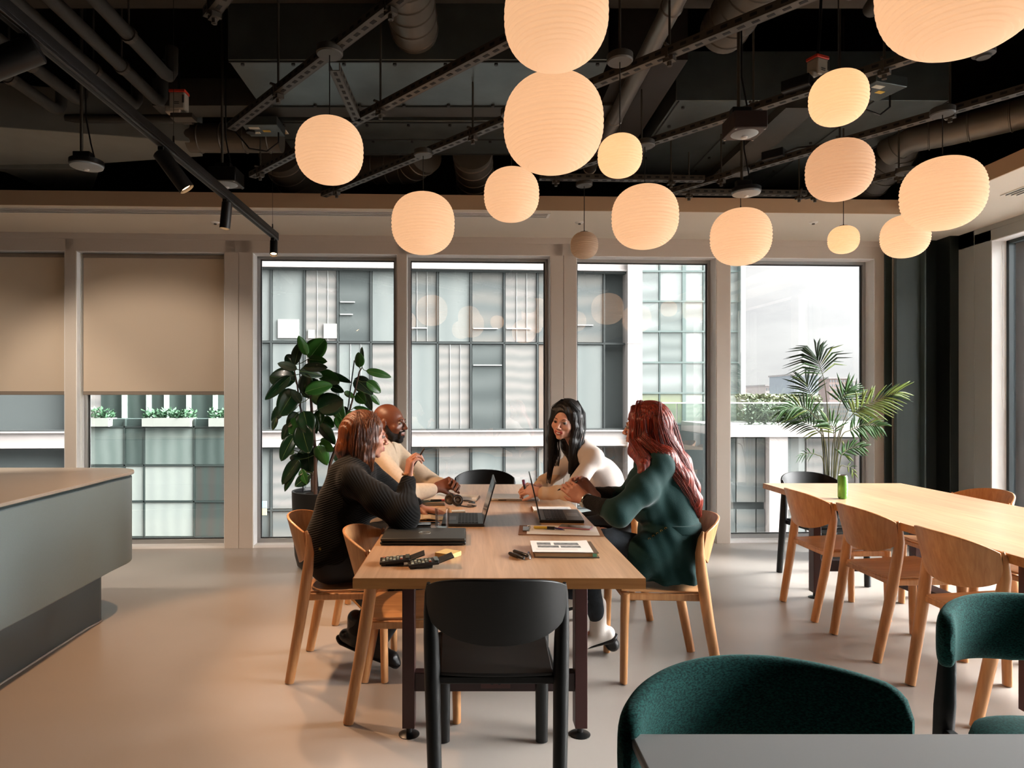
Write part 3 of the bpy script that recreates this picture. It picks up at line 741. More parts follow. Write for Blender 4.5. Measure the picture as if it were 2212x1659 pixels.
# left ducts
GREYD = mat('pale_grey_duct', '#7a7a73', .55, noise=(4, .08))
def poly_duct(name, lab, pts, z0, z1, mt):
    P = [wz(x, y, z0) for x, y in pts]
    c = sum((p for p in P), Vector()) / len(P)
    r = thing(name, lab, 'duct', (c.x, c.y, z0))
    m = MB(); m.prism([(p.x - c.x, p.y - c.y) for p in P], 0, z1 - z0); m.build('duct_body', mt, r, bevel=.004)
    return r
poly_duct('tapered_duct', 'wide grey tapering duct at the left above the round ceiling sensor', [(-60, 273), (0, 275), (409, 306), (438, 338), (224, 353), (-60, 358)], 3.2, 3.5, GREYD)
poly_duct('tapered_duct', 'smaller grey duct piece just above the soffit at the far left', [(-40, 364), (215, 366), (200, 411), (110, 412), (10, 372)], 3.2, 3.45, GREYD)
def spiral(name, lab, pts, rad, ridge=.12, mt=GALV_P, n=28, cap=False):
    pts = [Vector(p) for p in pts]; c = pts[0]
    r = thing(name, lab, 'duct', c)
    m = MB(); rr = [rad] * len(pts)
    P = [p - c for p in pts]
    m.tube(P, rr, n); m.build('duct_body', mt, r, smooth=True)
    m = MB(); L = 0
    for i in range(len(P) - 1):
        d = P[i + 1] - P[i]; k = max(1, int(d.length / ridge))
        for j in range(k):
            q = P[i] + d * ((j + .5) / k); dn = d.normalized() * .006
            m.tube([q - dn, q - dn * .3, q + dn * .3, q + dn], [rad, rad + .006, rad + .006, rad], n, caps=False)
    m.build('ridge', mt, r, smooth=True)['kind'] = 'stuff'
    return r
SP = mat('spiral_duct_steel', '#625b51', .45, metal=.55, noise=(4, .15))
spiral('spiral_duct', 'grey spiral duct end pointing down left of the topmost lamp', [(-.33, 2.0, 3.47), (-.32, 3.3, 3.47), (-.31, 3.74, 3.46)], .13, .1, SP)
spiral('spiral_duct', 'brown grey spiral duct running down from the top edge right of the silver pipe', [(1.45, 2.0, 3.47), (1.44, 3.3, 3.47), (1.43, 3.72, 3.46)], .13, .1, SP)
spiral('spiral_duct', 'round duct passing sideways behind the track light at the left', [(-2.02, 4.74, 3.26), (-1.7, 4.74, 3.26), (-1.36, 4.74, 3.26)], .1, .13, SP)
spiral('spiral_duct', 'bent round duct dropping behind the leftmost lamp', [(-1.5, 5.19, 3.33), (-1.5, 5.5, 3.28), (-1.42, 5.78, 3.16), (-1.3, 5.9, 3.10)], .17, .12, SP)
spiral('spiral_duct', 'curved round duct between two lamps under the galvanised duct', [(-.35, 5.25, 3.33), (-.5, 5.5, 3.33), (-.85, 5.6, 3.36), (-1.1, 5.62, 3.4)], .14, .12, SP)
spiral('spiral_duct', 'round duct stub facing down just left of the large middle lamp', [(.02, 5.18, 3.33), (.04, 5.5, 3.26), (.05, 5.8, 3.18), (.06, 5.95, 3.12)], .155, .1, SP)
spiral('flexible_duct', 'long round flexible duct curving in from the right edge', [wz(1915, 330, 3.22), wz(1965, 300, 3.26), wz(2050, 283, 3.26), wz(2140, 262, 3.26), wz(2330, 215, 3.26)], .1, .16, SP)
spiral('flexible_duct', 'ribbed flexible duct hanging behind the lamps above the right soffit', [(3.3, 4.9, 3.5), (3.35, 5.2, 3.3), (3.3, 5.6, 3.12), (3.1, 6.0, 3.1)], .15, .09, GALV_P)
spiral('round_pipe', 'long silver grey pipe running straight away above the small bright lamp', [(.98, 2.4, 3.29), (.985, 4.0, 3.29), (.99, 5.9, 3.29)], .05, .9, mat('silver_pipe', '#77716a', .35, metal=.6))
for k, (x_, y1) in enumerate(((1.93, 3.35), (2.13, 3.5), (1.62, 3.45), (2.45, 3.6))):
    r = thing('ceiling_pipe', ['thick grey pipe end beside the lamp canopy at top right', 'second grey pipe end left of the huge corner lamp', 'thin grey pipe stub right of the brown spiral duct', 'grey pipe just left of the huge corner lamp'][k], 'pipe', (x_, y1, 3.45))
    m = MB(); rr = .05 if k != 2 else .028
    m.tube([(0, -1.4, 0), (0, -.05, 0), (0, 0, .0), (0, .0, .0)], [rr, rr, rr * .8, 0.001], 16); m.build('pipe_run', GALV_P, r, smooth=True)
    m = MB(); m.cyl((0, -.3, 0), (0, -.34, 0), rr + .006, n=16); m.build('pipe_clip', STRUT, r)
# left pipe rack
for k, (px, py, lab) in enumerate(((125, 240, 'lowest and outermost of the lagged pipes at top left'), (170, 218, 'lagged pipe second from the left wall at top left'), (290, 228, 'lagged pipe in the middle of the rack at top left'), (345, 222, 'lagged pipe fourth in the rack at top left'), (365, 168, 'shortest lagged pipe next to the red and white valve actuator'))):
    q = wz(px, py, 3.3)
    r = thing('lagged_pipe', lab, 'pipe', q)
    m = MB(); rd = .036
    pts = [(0, -2.6, 0), (0, -.05, 0), (0, 0, .012), (0, .035, .05), (0, .04, .2)]
    m.tube(pts, rd, 14); m.build('pipe_run', PIPE, r, smooth=True)
    m = MB()
    for d in (-.45, -1.3): m = MB(); m.cyl((0, d, 0), (0, d - .03, 0), rd + .008, n=14); m.cyl((0, d - .015, rd * .5), (0, d - .015, (.31 if q.y + d < 3.77 else .79)), .006, n=6); m.build('hanger_clip', STRUT, r)
r = thing('header_pipe', 'grey header pipe crossing behind the lagged pipes to the valve actuator', 'pipe', wz(120, 240, 3.3) + Vector((0, .12, 0)))
q = wz(372, 232, 3.3) - Vector(r.location); m = MB(); m.tube([(0, 0, 0), (q.x * .5, 0, 0), (q.x, 0, 0)], .03, 14); m.build('pipe_run', PIPE, r, smooth=True)
m = MB(); m.cyl((q.x, 0, 0), (q.x + .06, 0, 0), .038, n=14); m.build('coupling', STRUT, r)
# valve actuators
def actuator(lab, p, cable, sc_=1.0, rz=0):
    r = thing('valve_actuator', lab, 'actuator', p, rz)
    m = MB(); m.box((0, 0, 0), (.10 * sc_, .07, .11 * sc_)); m.box((-.03, 0, -.05), (.10 * sc_, .06, .04)); m.build('housing', mat('actuator_white', '#9c9283', .5), r, bevel=.01)
    m = MB(); m.box((0, 0, .062 * sc_), (.104 * sc_, .074, .018)); m.build('red_band', mat('signal_red', '#c0341c', .5), r, bevel=.004)
    m = MB(); m.box((.04, -.037, .01), (.012, .002, .05)); m.box((.0, -.037, -.01), (.03, .002, .004)); m.box((.0, -.037, -.02), (.03, .002, .004)); m.build('printed_label', mat('label_ink', '#2a2826', .6), r)
    m = MB(); m.tube(cable, .008, 8); m.build('cable', BLKP, r, smooth=True)
    m = MB(); m.box((.02, .02, -.085), (.14, .08, .03)); m.build('valve_base', STRUT, r, bevel=.004)
    return r
actuator('small white valve actuator with a red band and curved cable at top left', wz(387, 222, 3.25), [(.0, .0, .06), (.0, 0, .2), (-.03, 0, .32), (-.08, 0, .34), (-.1, 0, .27)])
actuator('white valve actuator with orange red cap above the upper small lamp', wz(1766, 150, 3.2), [(0, 0, .06), (.02, 0, .25), (.03, 0, .45), (.0, 0, .6)], .9, .4)
# duct control units
def ctl(lab, p, rz):
    r = thing('control_box', lab, 'control box', p, rz)
    m = MB(); m.box((0, 0, .03), (.24, .2, .06)); m.build('housing', GALV, r, bevel=.004)
    m = MB(); m.box((-.05, -.05, -.001), (.07, .035, .002)); m.box((-.06, .03, -.001), (.05, .03, .002)); m.build('sticker', mat('sticker_white', '#cfc8b4', .6), r)
    m = MB(); m.box((.02, 0, -.001), (.05, .03, .002)); m.build('yellow_sticker', mat('sticker_yellow', '#caa23c', .6), r)
    m = MB(); m.cyl((-.09, .0, 0), (-.09, 0, -.015), .03, n=20); m.build('dial', BLKP, r)
    m = MB(); m.tube([(.1, 0, -.01), (.1, 0, -.08), (.02, 0, -.14), (-.1, 0, -.12), (-.2, 0, .0)], .006, 6); m.build('cable', BLKP, r, smooth=True)
    return r
ctl('grey control box with stickers and a dial left of the leftmost lamp', wz(570, 283, 3.22), 0)
ctl('control box with a yellow sticker right of the upper small lamp', wz(1895, 198, 3.25), .3)
r = thing('warning_sticker', 'small yellow and white sticker on the galvanised duct', 'sticker', wz(613, 285, 3.295)); m = MB(); m.box((0, 0, 0), (.05, .07, .004)); m.build('label_plate', MATS['sticker_white'], r); m = MB(); m.box((0, 0, -.003), (.025, .045, .002)); m.build('yellow_mark', MATS['sticker_yellow'], r)

# perforated struts hung on rods
ZS = 2.955
def strut(lab, a, b_, rods=(0.25, .8), z=ZS, w=.05, h=.035):
    A = wz(a[0], a[1], z); B = wz(b_[0], b_[1], z); c = (A + B) / 2
    r = thing('perforated_strut', lab, 'strut', c)
    d = (B - A); L = d.length; d.normalize(); s_ = d.cross(Vector((0, 0, 1)))
    m = MB(); R = Matrix((s_, d, Vector((0, 0, 1)))).transposed()
    m.box((0, 0, .018), (w, L, .004), rot=R)
    m.box(s_ * (w / 2) + Vector((0, 0, .035)), (.004, L, .038), rot=R); m.box(-s_ * (w / 2) + Vector((0, 0, .035)), (.004, L, .038), rot=R)
    m.build('channel', STRUT, r)
    m = MB(); k = int(L / .062)
    for i in range(k):
        q = d * (-L / 2 + (i + .5) * L / k) + Vector((0, 0, .0155))
        m.box(q, (.017, .032, .0015), rot=R)
        for sg in (1, -1):
            m.box(d * (-L / 2 + (i + .5) * L / k) + s_ * sg * (w / 2 + .0022) + Vector((0, 0, .036)), (.0008, .03, .014), rot=R)
    o = m.build('slot', mat('strut_slot', '#080706', .8), r); o['kind'] = 'stuff'
    for t in rods:
        q = d * (L * (t - .5)); m = MB(); top = 4.1 - z; wq = q + c
        if 2.9 < wq.y < 3.77: top = 3.62 - z
        if (-1.37 < wq.x < .786 and 3.72 < wq.y < 5.17) or (1.326 < wq.x < 3.1 and 4.23 < wq.y < 5.95): top = 3.3 - z
        if .87 < wq.x < 1.26 and 3.8 < wq.y < 6.2: top = 3.34 - z
        m.cyl(q + Vector((0, 0, -.03)), q + Vector((0, 0, top)), .006, n=8)
        m.build('threaded_rod', mat('threaded_steel', '#5b554b', .4, metal=.7), r)
        m = MB(); m.box(q + Vector((0, 0, .06)), (.09, .012, .01), rot=R); m.box(q + Vector((0, 0, .03)), (.06, .012, .06), rot=R); m.box(q + Vector((0, 0, .0)), (.035, .05, .02), rot=R); m.cyl(q + Vector((0, 0, -.03)), q + Vector((0, 0, -.01)), .012, n=6)
        m.build('clamp', STRUT, r)
    return r
strut('perforated strut above and left of the leftmost lamp', (500, 287), (940, -45), (.32, .85))
strut('perforated strut ending left of the leftmost lamp and rising past the two stacked lamps', (545, 389), (1340, -22), (.04, .5, .85))
strut('longest perforated strut rising from the soffit behind the large middle lamp', (699, 430), (1830, -25), (.05, .45, .6, .8))
strut('perforated strut carrying the small bright lamp and passing the upper right lamps', (1235, 373), (2290, 37), (.22, .5, .75))
strut('perforated strut crossing behind the medium pendant pair at the right', (1440, 426), (2290, 185), (.2, .55, .8))
strut('low perforated strut behind the largest right hand lamp', (1737, 434), (2000, 372), (.1, .8))
strut('short level perforated strut over the smallest unlit lamp', (1165, 393), (1520, 397), (.1, .8))
strut('short level strut just above the fascia right of centre', (1460, 424), (1740, 428), (.1, .95))
strut('stub of a perforated strut at the top edge left of centre', (452, 49), (510, -22), (.2,))
strut('short cross strut linking two long struts over the leftmost lamp', (722, 160), (771, 268), ())

# junction boxes clipped on the struts
for lab, px, py in (('black junction box on the strut left of the upper right small lamp', 1722, 196), ('black driver box on the strut above the right soffit', 1672, 345)):
    q = wz(px, py, 2.99); r = thing('junction_box', lab, 'junction box', q, -.78)
    m = MB(); m.box((0, 0, .03), (.14, .08, .06)); m.build('housing', BLKP, r, bevel=.006)
    m = MB(); m.tube([(.07, 0, .03), (.15, 0, .04), (.25, .02, .03)], .006, 6); m.build('cable', BLKP, r)

# sensors and emergency lights on conduits
def device(lab, px, py, kind, z=2.76):
    q = wz(px, py, z); r = thing('ceiling_sensor', lab, 'ceiling sensor', q)
    m = MB()
    if kind == 'round':
        m.lathe([(0, -.018), (.05, -.016), (.088, -.004), (.092, .012), (.085, .03), (0, .03)], n=32); m.build('disc', mat('sensor_grey', '#8d9496', .45), r, smooth=True)
        m = MB(); m.lathe([(.09, .005), (.094, .01), (.094, .034), (.0, .036)], n=32); m.build('rim', BLKP, r, smooth=True)
    else:
        m.box((0, 0, .045), (.17, .17, .09)); m.build('housing', mat('sensor_box', '#2a1a13', .5) if px > 1000 else BLKP, r, bevel=.005)
        m = MB(); m.lathe([(0, -.014), (.045, -.012), (.068, 0), (.07, .002)], n=28); m.build('disc', mat('sensor_grey', '#8d9496', .45), r, smooth=True)
        m = MB()
        for sx_ in (-1, 1):
            for sy_ in (-1, 1): m.cyl((sx_ * .074, sy_ * .074, 0), (sx_ * .074, sy_ * .074, -.004), .006, n=8)
        m.build('screw', STEELY, r)
    m = MB(); m.lathe([(0, -.026), (.012, -.024), (.017, -.016)], n=16); m.build('lens', mat('sensor_lens', '#d8dbd8', .2), r, smooth=True)
    m = MB(); m.box((-.02, 0, .06 if kind == 'round' else .11), (.1, .05, .05)); m.build('mount_box', BLKP, r, bevel=.004)
    m = MB(); m.cyl((-.03, .0, .08), (-.03, .0, 4.1 - z), .009, n=10); m.build('conduit', mat('threaded_steel', '#5b554b', .4, metal=.7), r, smooth=True)
    m = MB(); m.tube([(.04, .01, .06), (.02, .01, .14), (-.01, .01, .3), (-.015, .01, 4.1 - z)], .005, 6); m.build('cable', BLKP, r, smooth=True)
    return r
device('round grey ceiling sensor on a conduit at the far left', 187, 360, 'round')
device('square black ceiling sensor on a conduit beside the track light', 490, 399, 'square')
device('square brown ceiling sensor hanging right of the small bright lamp', 1608, 290, 'square')
device('round ceiling sensor above the lamp second from the right mullion', 1612, 418, 'round')
for lab, px, py in (('white smoke detector under the right edge of the huge lamp', 2125, 113),):
    q = wz(px, py, 3.1); r = thing('smoke_detector', lab, 'smoke detector', q)
    m = MB(); m.lathe([(0, -.03), (.03, -.028), (.034, -.018), (.05, -.012), (.05, .005)], n=24); m.build('detector_body', GALV_P, r, smooth=True)
    m = MB(); m.cyl((0, 0, 0), (0, 0, 1.0), .008, n=8); m.build('conduit', BLKM, r)

# ---------------------------------------------------------------- pendant lanterns
def lamp_mat(name, em, tint, wave=True):
    m = bpy.data.materials.new(name); m.use_nodes = True; n = m.node_tree; n.nodes.clear()
    o = n.nodes.new('ShaderNodeOutputMaterial'); d = n.nodes.new('ShaderNodeBsdfDiffuse'); t = n.nodes.new('ShaderNodeBsdfTranslucent'); e_ = n.nodes.new('ShaderNodeEmission')
    d.inputs[0].default_value = lin('#d8c8b6'); t.inputs[0].default_value = lin('#e8cdb0'); e_.inputs[0].default_value = lin(tint); e_.inputs[1].default_value = em
    a = n.nodes.new('ShaderNodeMixShader'); a.inputs[0].default_value = .5; b_ = n.nodes.new('ShaderNodeAddShader')
    n.links.new(d.outputs[0], a.inputs[1]); n.links.new(t.outputs[0], a.inputs[2]); n.links.new(a.outputs[0], b_.inputs[0]); n.links.new(e_.outputs[0], b_.inputs[1]); n.links.new(b_.outputs[0], o.inputs[0])
    MATS[name] = m; return m
LM = lamp_mat('lit_ribbed_glass', .20, '#ffd0a6')
LMB = lamp_mat('bright_ribbed_glass', .28, '#ffc694')
LMO = lamp_mat('unlit_ribbed_glass', .01, '#e8c4a0')
def lantern(lab, px, py, D, zc=2.51, kind=LM, canz=2.945, power=0.22, Y=None, rod=False):
    Y = Y or (zc - CH) * FPX / (HY - py); X = (px - PPX) * Y / FPX
    r = thing('pendant_lantern', lab, 'pendant lamp', (X, Y, zc))
    R = D / 2; m = MB(); prof = []; n_r = int(20 + 14 * D / .4); N = n_r * 5
    for i in range(N + 1):
        t = -pi / 2 + pi * i / N
        ex = .86
        rr = R * abs(cos(t)) ** ex; zz = R * .975 * (abs(sin(t)) ** ex) * (1 if t > 0 else -1)
        k = 1 + (.022) * cos(2 * pi * n_r * i / N) * min(1, abs(cos(t)) * 3)
        prof.append((max(rr * k, 0.0005), zz))
    m.lathe(prof, n=56); m.build('lamp_shade', kind, r, smooth=True, autos=False)
    m = MB(); m.cyl((0, 0, R * .95), (0, 0, canz - zc), .0028, n=6); m.build('cord', mat('black_cord', '#12100e', .6), r, smooth=True)
    m = MB(); m.lathe([(0, R * .95), (.03, R * .955), (.03, R * .985), (.006, R * 1.03), (.003, R * 1.1)], n=20); m.build('cap', BLKP, r, smooth=True)
    m = MB(); c = canz - zc; m.lathe([(0, c - .0), (.055, c), (.06, c + .006), (.06, c + .034), (.052, c + .04), (0, c + .04)], n=32); m.build('canopy', GALV_P, r, smooth=True)
    if rod: m = MB(); m.cyl((0, 0, c + .03), (0, 0, 4.1 - zc if Y > 3.77 else 3.62 - zc), .006, n=8); m.build('hanger_rod', STRUT, r)
    if power:
        ld = bpy.data.lights.new('bulb', 'POINT'); ld.energy = power * (D / .4) ** 2 * 1.0; ld.color = (1, .77, .55); ld.shadow_soft_size = .05
        lo = bpy.data.objects.new('bulb', ld); COL.objects.link(lo); lo.parent = r; lo.location = (0, 0, .02 * D)
    return r
lantern('large lantern cut by the top edge, directly above another', 1201, 35, .3)
lantern('largest centred lantern directly below the one cut by the top edge', 1195, 268, .4)
lantern('leftmost ribbed lantern, hung under a strut near the track light', 712, 326, .3)
lantern('ribbed lantern in front of the window above the man and plant', 914, 483, .4)
lantern('medium lantern tucked behind the lower left of the largest centred one', 1105, 421, .3)
lantern('small bright orange lantern right of the largest centred one', 1339, 337, .2, rod=True, kind=LMB, power=0.27)
lantern('smallest pale unlit lantern in front of the twin pillar', 1262, 530, .2, kind=LMO, power=0)
lantern('large lantern above the red haired woman', 1393, 469, .4)
lantern('large lantern hanging lowest, in front of the right hand mullion', 1600, 512, .4)
lantern('small bright lantern topmost of a column of three at the right', 1811, 212, .2, kind=LMB, power=0.27)
lantern('medium pale lantern in the middle of the right hand column of three', 1813, 368, .3, kind=lamp_mat('dim_ribbed_glass', .15, '#f0bd96'), power=0.22)
lantern('small bright lantern lowest of the right hand column of three', 1822, 518, .2, rod=True, kind=LMB, power=0.27)
lantern('pale lantern half hidden behind the big one at the right', 1955, 511, .3)
lantern('big lantern at the right in front of the dark column', 2036, 419, .4)
lantern('huge lantern cut by the top right corner', 2080, -36, .4, Y=1.76)

# ---------------------------------------------------------------- track with spotlights
r = thing('light_track', 'long black light track running away at the left on thin wires', 'light track', (-1.42, 2.8, 2.57))
m = MB(); m.box((0, 0, 0), (.036, 4.05, .055)); m.build('rail', BLKM, r, bevel=.003)
m = MB(); m.box((0, 0, -.0285), (.012, 4.03, .003)); m.box((.0185, 0, -.012), (.001, 4.03, .004)); m.build('track_slot', mat('track_slot_dark', '#050505', .7), r)
for y in (-1.6, .35, 1.93):
    m = MB(); m.cyl((0, y, .027), (0, y, 4.1 - 2.57), .0013, n=5); m.cyl((0, y, .027), (0, y, .07), .006, .004, n=8); m.build('suspension_wire', BLKM, r)
def spot(lab, y, tilt, yaw, power, L=.155, glow=True, x=-1.42, z=2.57, ang=60, rad=.030, dv=None, col=(1, .60, .34)):
    s_ = thing('track_spotlight', lab, 'spotlight', (x, y, z - .03))
    m = MB(); m.box((0, 0, -.008), (.024, .07, .016)); m.cyl((0, 0, -.014), (0, 0, -.034), .008, n=10); m.build('adapter', BLKM, s_)
    R = Euler((tilt, 0, yaw), 'XYZ').to_matrix()
    d = Vector(dv).normalized() if dv else R @ Vector((0, 0, -1)); p0 = Vector((0, 0, -.04)) - d * .03
    p1 = p0 + d * L
    m = MB(); m.tube([p0, p0 + d * .004, p1 - d * .003, p1], [rad * .85, rad, rad, rad * .97], 24, caps=False); m.tube([p0, p0 + d * .001], [rad * .85, rad * .85], 24); m.tube([p1 - d * .02, p1 - d * .0201], [rad * .9, rad * .9], 24)
    m.build('spot_barrel', BLKM, s_, smooth=True)
    m = MB(); m.tube([p1 - d * .016, p1 - d * .014], [rad * .82, rad * .82], 24); m.build('lens', mat('spot_lens', '#fff0d8', .3, emis=('#ffc890', 6.0 if glow else 0.01)), s_, smooth=True)
    if power:
        ld = bpy.data.lights.new('spot_beam', 'SPOT'); ld.energy = power; ld.color = col; ld.spot_size = radians(ang); ld.spot_blend = .45; ld.shadow_soft_size = .03
        lo = bpy.data.objects.new('spot_beam', ld); COL.objects.link(lo); lo.parent = s_; lo.location = p1 + d * .01
        lo.rotation_euler = d.to_track_quat('-Z', 'Y').to_euler()
    return s_
spot('track spotlight hanging at the far end of the track, glowing', 4.76, 0, 0, 55, dv=(.10, -.38, -.92), rad=.027, L=.12)
spot('track spotlight hanging upright, second from the far end', 3.84, 0, 0, 62, ang=110, dv=(-.10, .0, -1))
spot('track spotlight tilted towards the window, third from the far end', 3.05, 0, 0, 60, ang=75, dv=(.55, .18, -.8), rad=.036, L=.2)
spot('nearest track spotlight, tilted at the top left corner, glowing', 2.12, 0, 0, 14, L=.2, rad=.045, dv=(-.85, -.18, -.47))

# added second track, unseen left of the frame, washes the blinds and the floor by the counter
r = thing('light_track', 'added black light track, out of view at the left, washing the window wall', 'light track', (-3.3, 2.2, 2.57))
m = MB(); m.box((0, 0, 0), (.036, 3.6, .055)); m.build('rail', BLKM, r, bevel=.003)
m = MB(); m.cyl((0, -1.2, .027), (0, -1.2, 1.53), .0013, n=5); m.cyl((0, 1.2, .027), (0, 1.2, 1.53), .0013, n=5); m.build('suspension_wire', BLKM, r)
spot('added spotlight on the unseen left hand track aimed at the nearer roller blind', 3.7, radians(52), radians(-8), 66, x=-3.3, ang=85, col=(1, .86, .71))
spot('added spotlight on the unseen left hand track aimed at the far left blind', 3.2, radians(50), radians(28), 60, x=-3.3, ang=85, col=(1, .86, .71))
spot('added spotlight on the unseen left hand track aimed down the room', 2.2, radians(20), radians(-60), 9, x=-3.3, ang=95)
# ================================================================ furniture
def make_chair(name, label, wd, seat_m, loc, rz, group):
    """bent plywood chair facing +Y: splayed rear legs run up into the edges of a curved shell back"""
    r = thing(name, label, 'chair', loc, rz, group)
    # backrest shell
    def sh(u, v):
        a = (u * 2 - 1)
        zb = .555 + .075 * abs(a) ** 2.2; zt = .795 - .055 * abs(a) ** 2.4
        z = zb + (zt - zb) * v
        x = .238 * sin(a * 1.15) / sin(1.15)
        bow = (cos(a * 1.35) - cos(1.35)) / (1 - cos(1.35))
        y = -.160 - .095 * bow - (z - .6) * .16 - .03 * bow * v
        return (x, y, z)
    m = MB(); m.shell(sh, 28, 12, .012); m.build('backrest', wd, r, bevel=.003, smooth=True)
    for s in (-1, 1):
        m = MB()
        pts = [(s * .205, -.262, 0.004), (s * .211, -.235, .15), (s * .217, -.207, .30), (s * .221, -.186, .43), (s * .226, -.168, .55), (s * .231, -.158, .64), (s * .235, -.162, .71), (s * .235, -.172, .745)]
        m.tube(pts, [.0225, .0245, .026, .0275, .0265, .022, .014, .006], 16, sx=1.0, sz=1.0); m.build('leg', wd, r, smooth=True)
        m = MB()
        m.tube([(s * .197, .20, 0.004), (s * .197, .196, .25), (s * .194, .19, .44)], [.021, .023, .026], 14, sx=1.15, sz=.85, up=(0, 1, 0)); m.build('leg', wd, r, smooth=True)
        for q in ((s * .205, -.262, 0), (s * .197, .20, 0)):
            m = MB(); m.cyl(q, (q[0], q[1], .006), .011, n=10); m.build('foot_pad', BLKP, r)
    m = MB()
    def st(u, v):
        x = (u * 2 - 1); y = -.205 + .43 * v; w = .205 - .012 * (1 - v) - .02 * max(0, v - .85) / .15 * 0
        return (x * w, y - .012 * x * x * (1 if v > .5 else -1), .452 - .014 * (1 - v) - .010 * (1 - x * x) * sin(pi * v) + .004 * v)
    m.shell(st, 16, 14, .012); m.build('seat', seat_m, r, bevel=.003)
    m = MB()
    for s in (-1, 1): m.bar((s * .2, -.19, .418), (s * .196, .2, .424), .024, .034)
    m.bar((-.2, -.185, .418), (.2, -.185, .418), .022, .03); m.bar((-.19, .19, .42), (.19, .19, .42), .022, .03)
    m.build('seat_frame', wd, r, bevel=.006)
    return r
WG = 'oak chairs with curved plywood backs'
CH_A = (-.615, 3.40, 0)
oakc = make_chair('dining_chair', 'oak chair that the woman in the ribbed sweater sits on', OAK, OAK_S, CH_A, -pi / 2, 'oak chairs at the occupied table')
dup(oakc, (-.255, 3.00, 0), -pi / 2, 'empty oak chair pushed under the near left corner of the occupied table', 'oak chairs at the occupied table')
dup(oakc, (-.56, 4.22, 0), -pi / 2, 'oak chair under the man, behind the one of the woman in the ribbed sweater', 'oak chairs at the occupied table')
dup(oakc, (.945, 3.385, 0), pi / 2, 'oak chair that the red haired woman sits on', 'oak chairs at the occupied table')
dup(oakc, (.86, 4.30, 0), pi / 2, 'oak chair that the black haired woman sits on', 'oak chairs at the occupied table')
gR = 'oak chairs at the empty table'
dup(oakc, (2.395, 4.275, 0), -pi / 2, 'oak chair at the empty table, nearest the palm on the left long side', gR)
dup(oakc, (2.395, 3.65, 0), -pi / 2, 'middle of the three oak chairs on the near long side of the empty table', gR)
dup(oakc, (2.385, 2.965, 0), -pi / 2, 'oak chair nearest the camera on the near long side of the empty table', gR)
dup(oakc, (3.12, 4.25, 0), pi / 2, 'oak chair across the empty table, its back in front of the right hand window', gR)
dup(oakc, (3.12, 3.62, 0), pi / 2, 'oak chair across the empty table, only its pale seat seen under the top', gR)
gB = 'black chairs at the table ends'
bk = make_chair('dining_chair', 'black chair with its back to the camera at the near end of the occupied table', BLK, BLK_S, (.092, 2.445, 0), 0, gB)
dup(bk, (.12, 5.15, 0), pi, 'black chair at the far end of the occupied table, only its top edge showing', gB)
dup(bk, (2.70, 5.00, 0), pi + .12, 'black chair at the far end of the empty table in front of the palm', gB)

OAK_E = wood('oak_edge_band', '#a96c36', '#c08448', .4, 'X', .8)
def make_table(label, x0, x1, y0, y1, legx, legy, loc_y):
    cx, cy = (x0 + x1) / 2, (y0 + y1) / 2
    r = thing('meeting_table', label, 'table', (cx, cy, 0), 0, 'long oak meeting tables')
    m = MB(); m.box((0, 0, .72), (x1 - x0, y1 - y0, .04)); m.build('tabletop', OAK_T, r, bevel=.0025)
    hx, hy = (x1 - x0) / 2, (y1 - y0) / 2
    m = MB()
    for c_, sz in (((0, -hy, .72), (2 * hx + .002, .0012, .0385)), ((0, hy, .72), (2 * hx + .002, .0012, .0385)), ((-hx, 0, .72), (.0012, 2 * hy, .0385)), ((hx, 0, .72), (.0012, 2 * hy, .0385))): m.box(c_, sz)
    m.build('edge_band', OAK_E, r)
    for ly in legy:
        for lx in legx:
            m = MB(); m.box((lx, ly, .365), (.05, .07, .65)); m.build('leg', MAROON, r, bevel=.002)
            m = MB(); m.lathe([(0, .04), (.012, .04), (.012, .012), (.03, .009), (.043, .003), (.043, 0), (0, 0)], c=(lx, ly, 0), n=24); m.build('levelling_foot', BLKP, r, smooth=True)
        m = MB(); m.box(((legx[0] + legx[1]) / 2, ly, .225), (legx[1] - legx[0] - .05, .05, .075)); m.build('crossbar', MAROON_D, r, bevel=.002)
        m = MB(); m.box(((legx[0] + legx[1]) / 2, ly, .68), (legx[1] - legx[0] + .05, .06, .04)); m.build('top_rail', MAROON_D, r)
    m = MB(); m.box(((legx[0] + legx[1]) / 2, (legy[0] + legy[1]) / 2, .225), (.1, legy[1] - legy[0], .06)); m.build('spine_beam', MAROON_D, r, bevel=.002)
    ly = legy[0]
    m = MB(); m.box((.0, ly - .028, .225), (.12, .006, .045)); s_ = m.build('power_socket', mat('socket_red', '#43201d', .5), r)
    m = MB()
    for dx in (-.015, .015): m.cyl((dx, ly - .033, .225), (dx, ly - .031, .225), .007, n=12)
    m.build('socket_hole', BLKP, s_)
    return r
T1 = make_table('long oak table with four people around it', -.418, .628, 2.35, 4.94, (-.355, .348), (-.94, .94), 0)
T2 = make_table('long empty oak table at the right with a green can on it', 2.23, 3.276, 2.42, 5.0, (-.355, .348), (-.9, .86), 0)
Z0 = .74


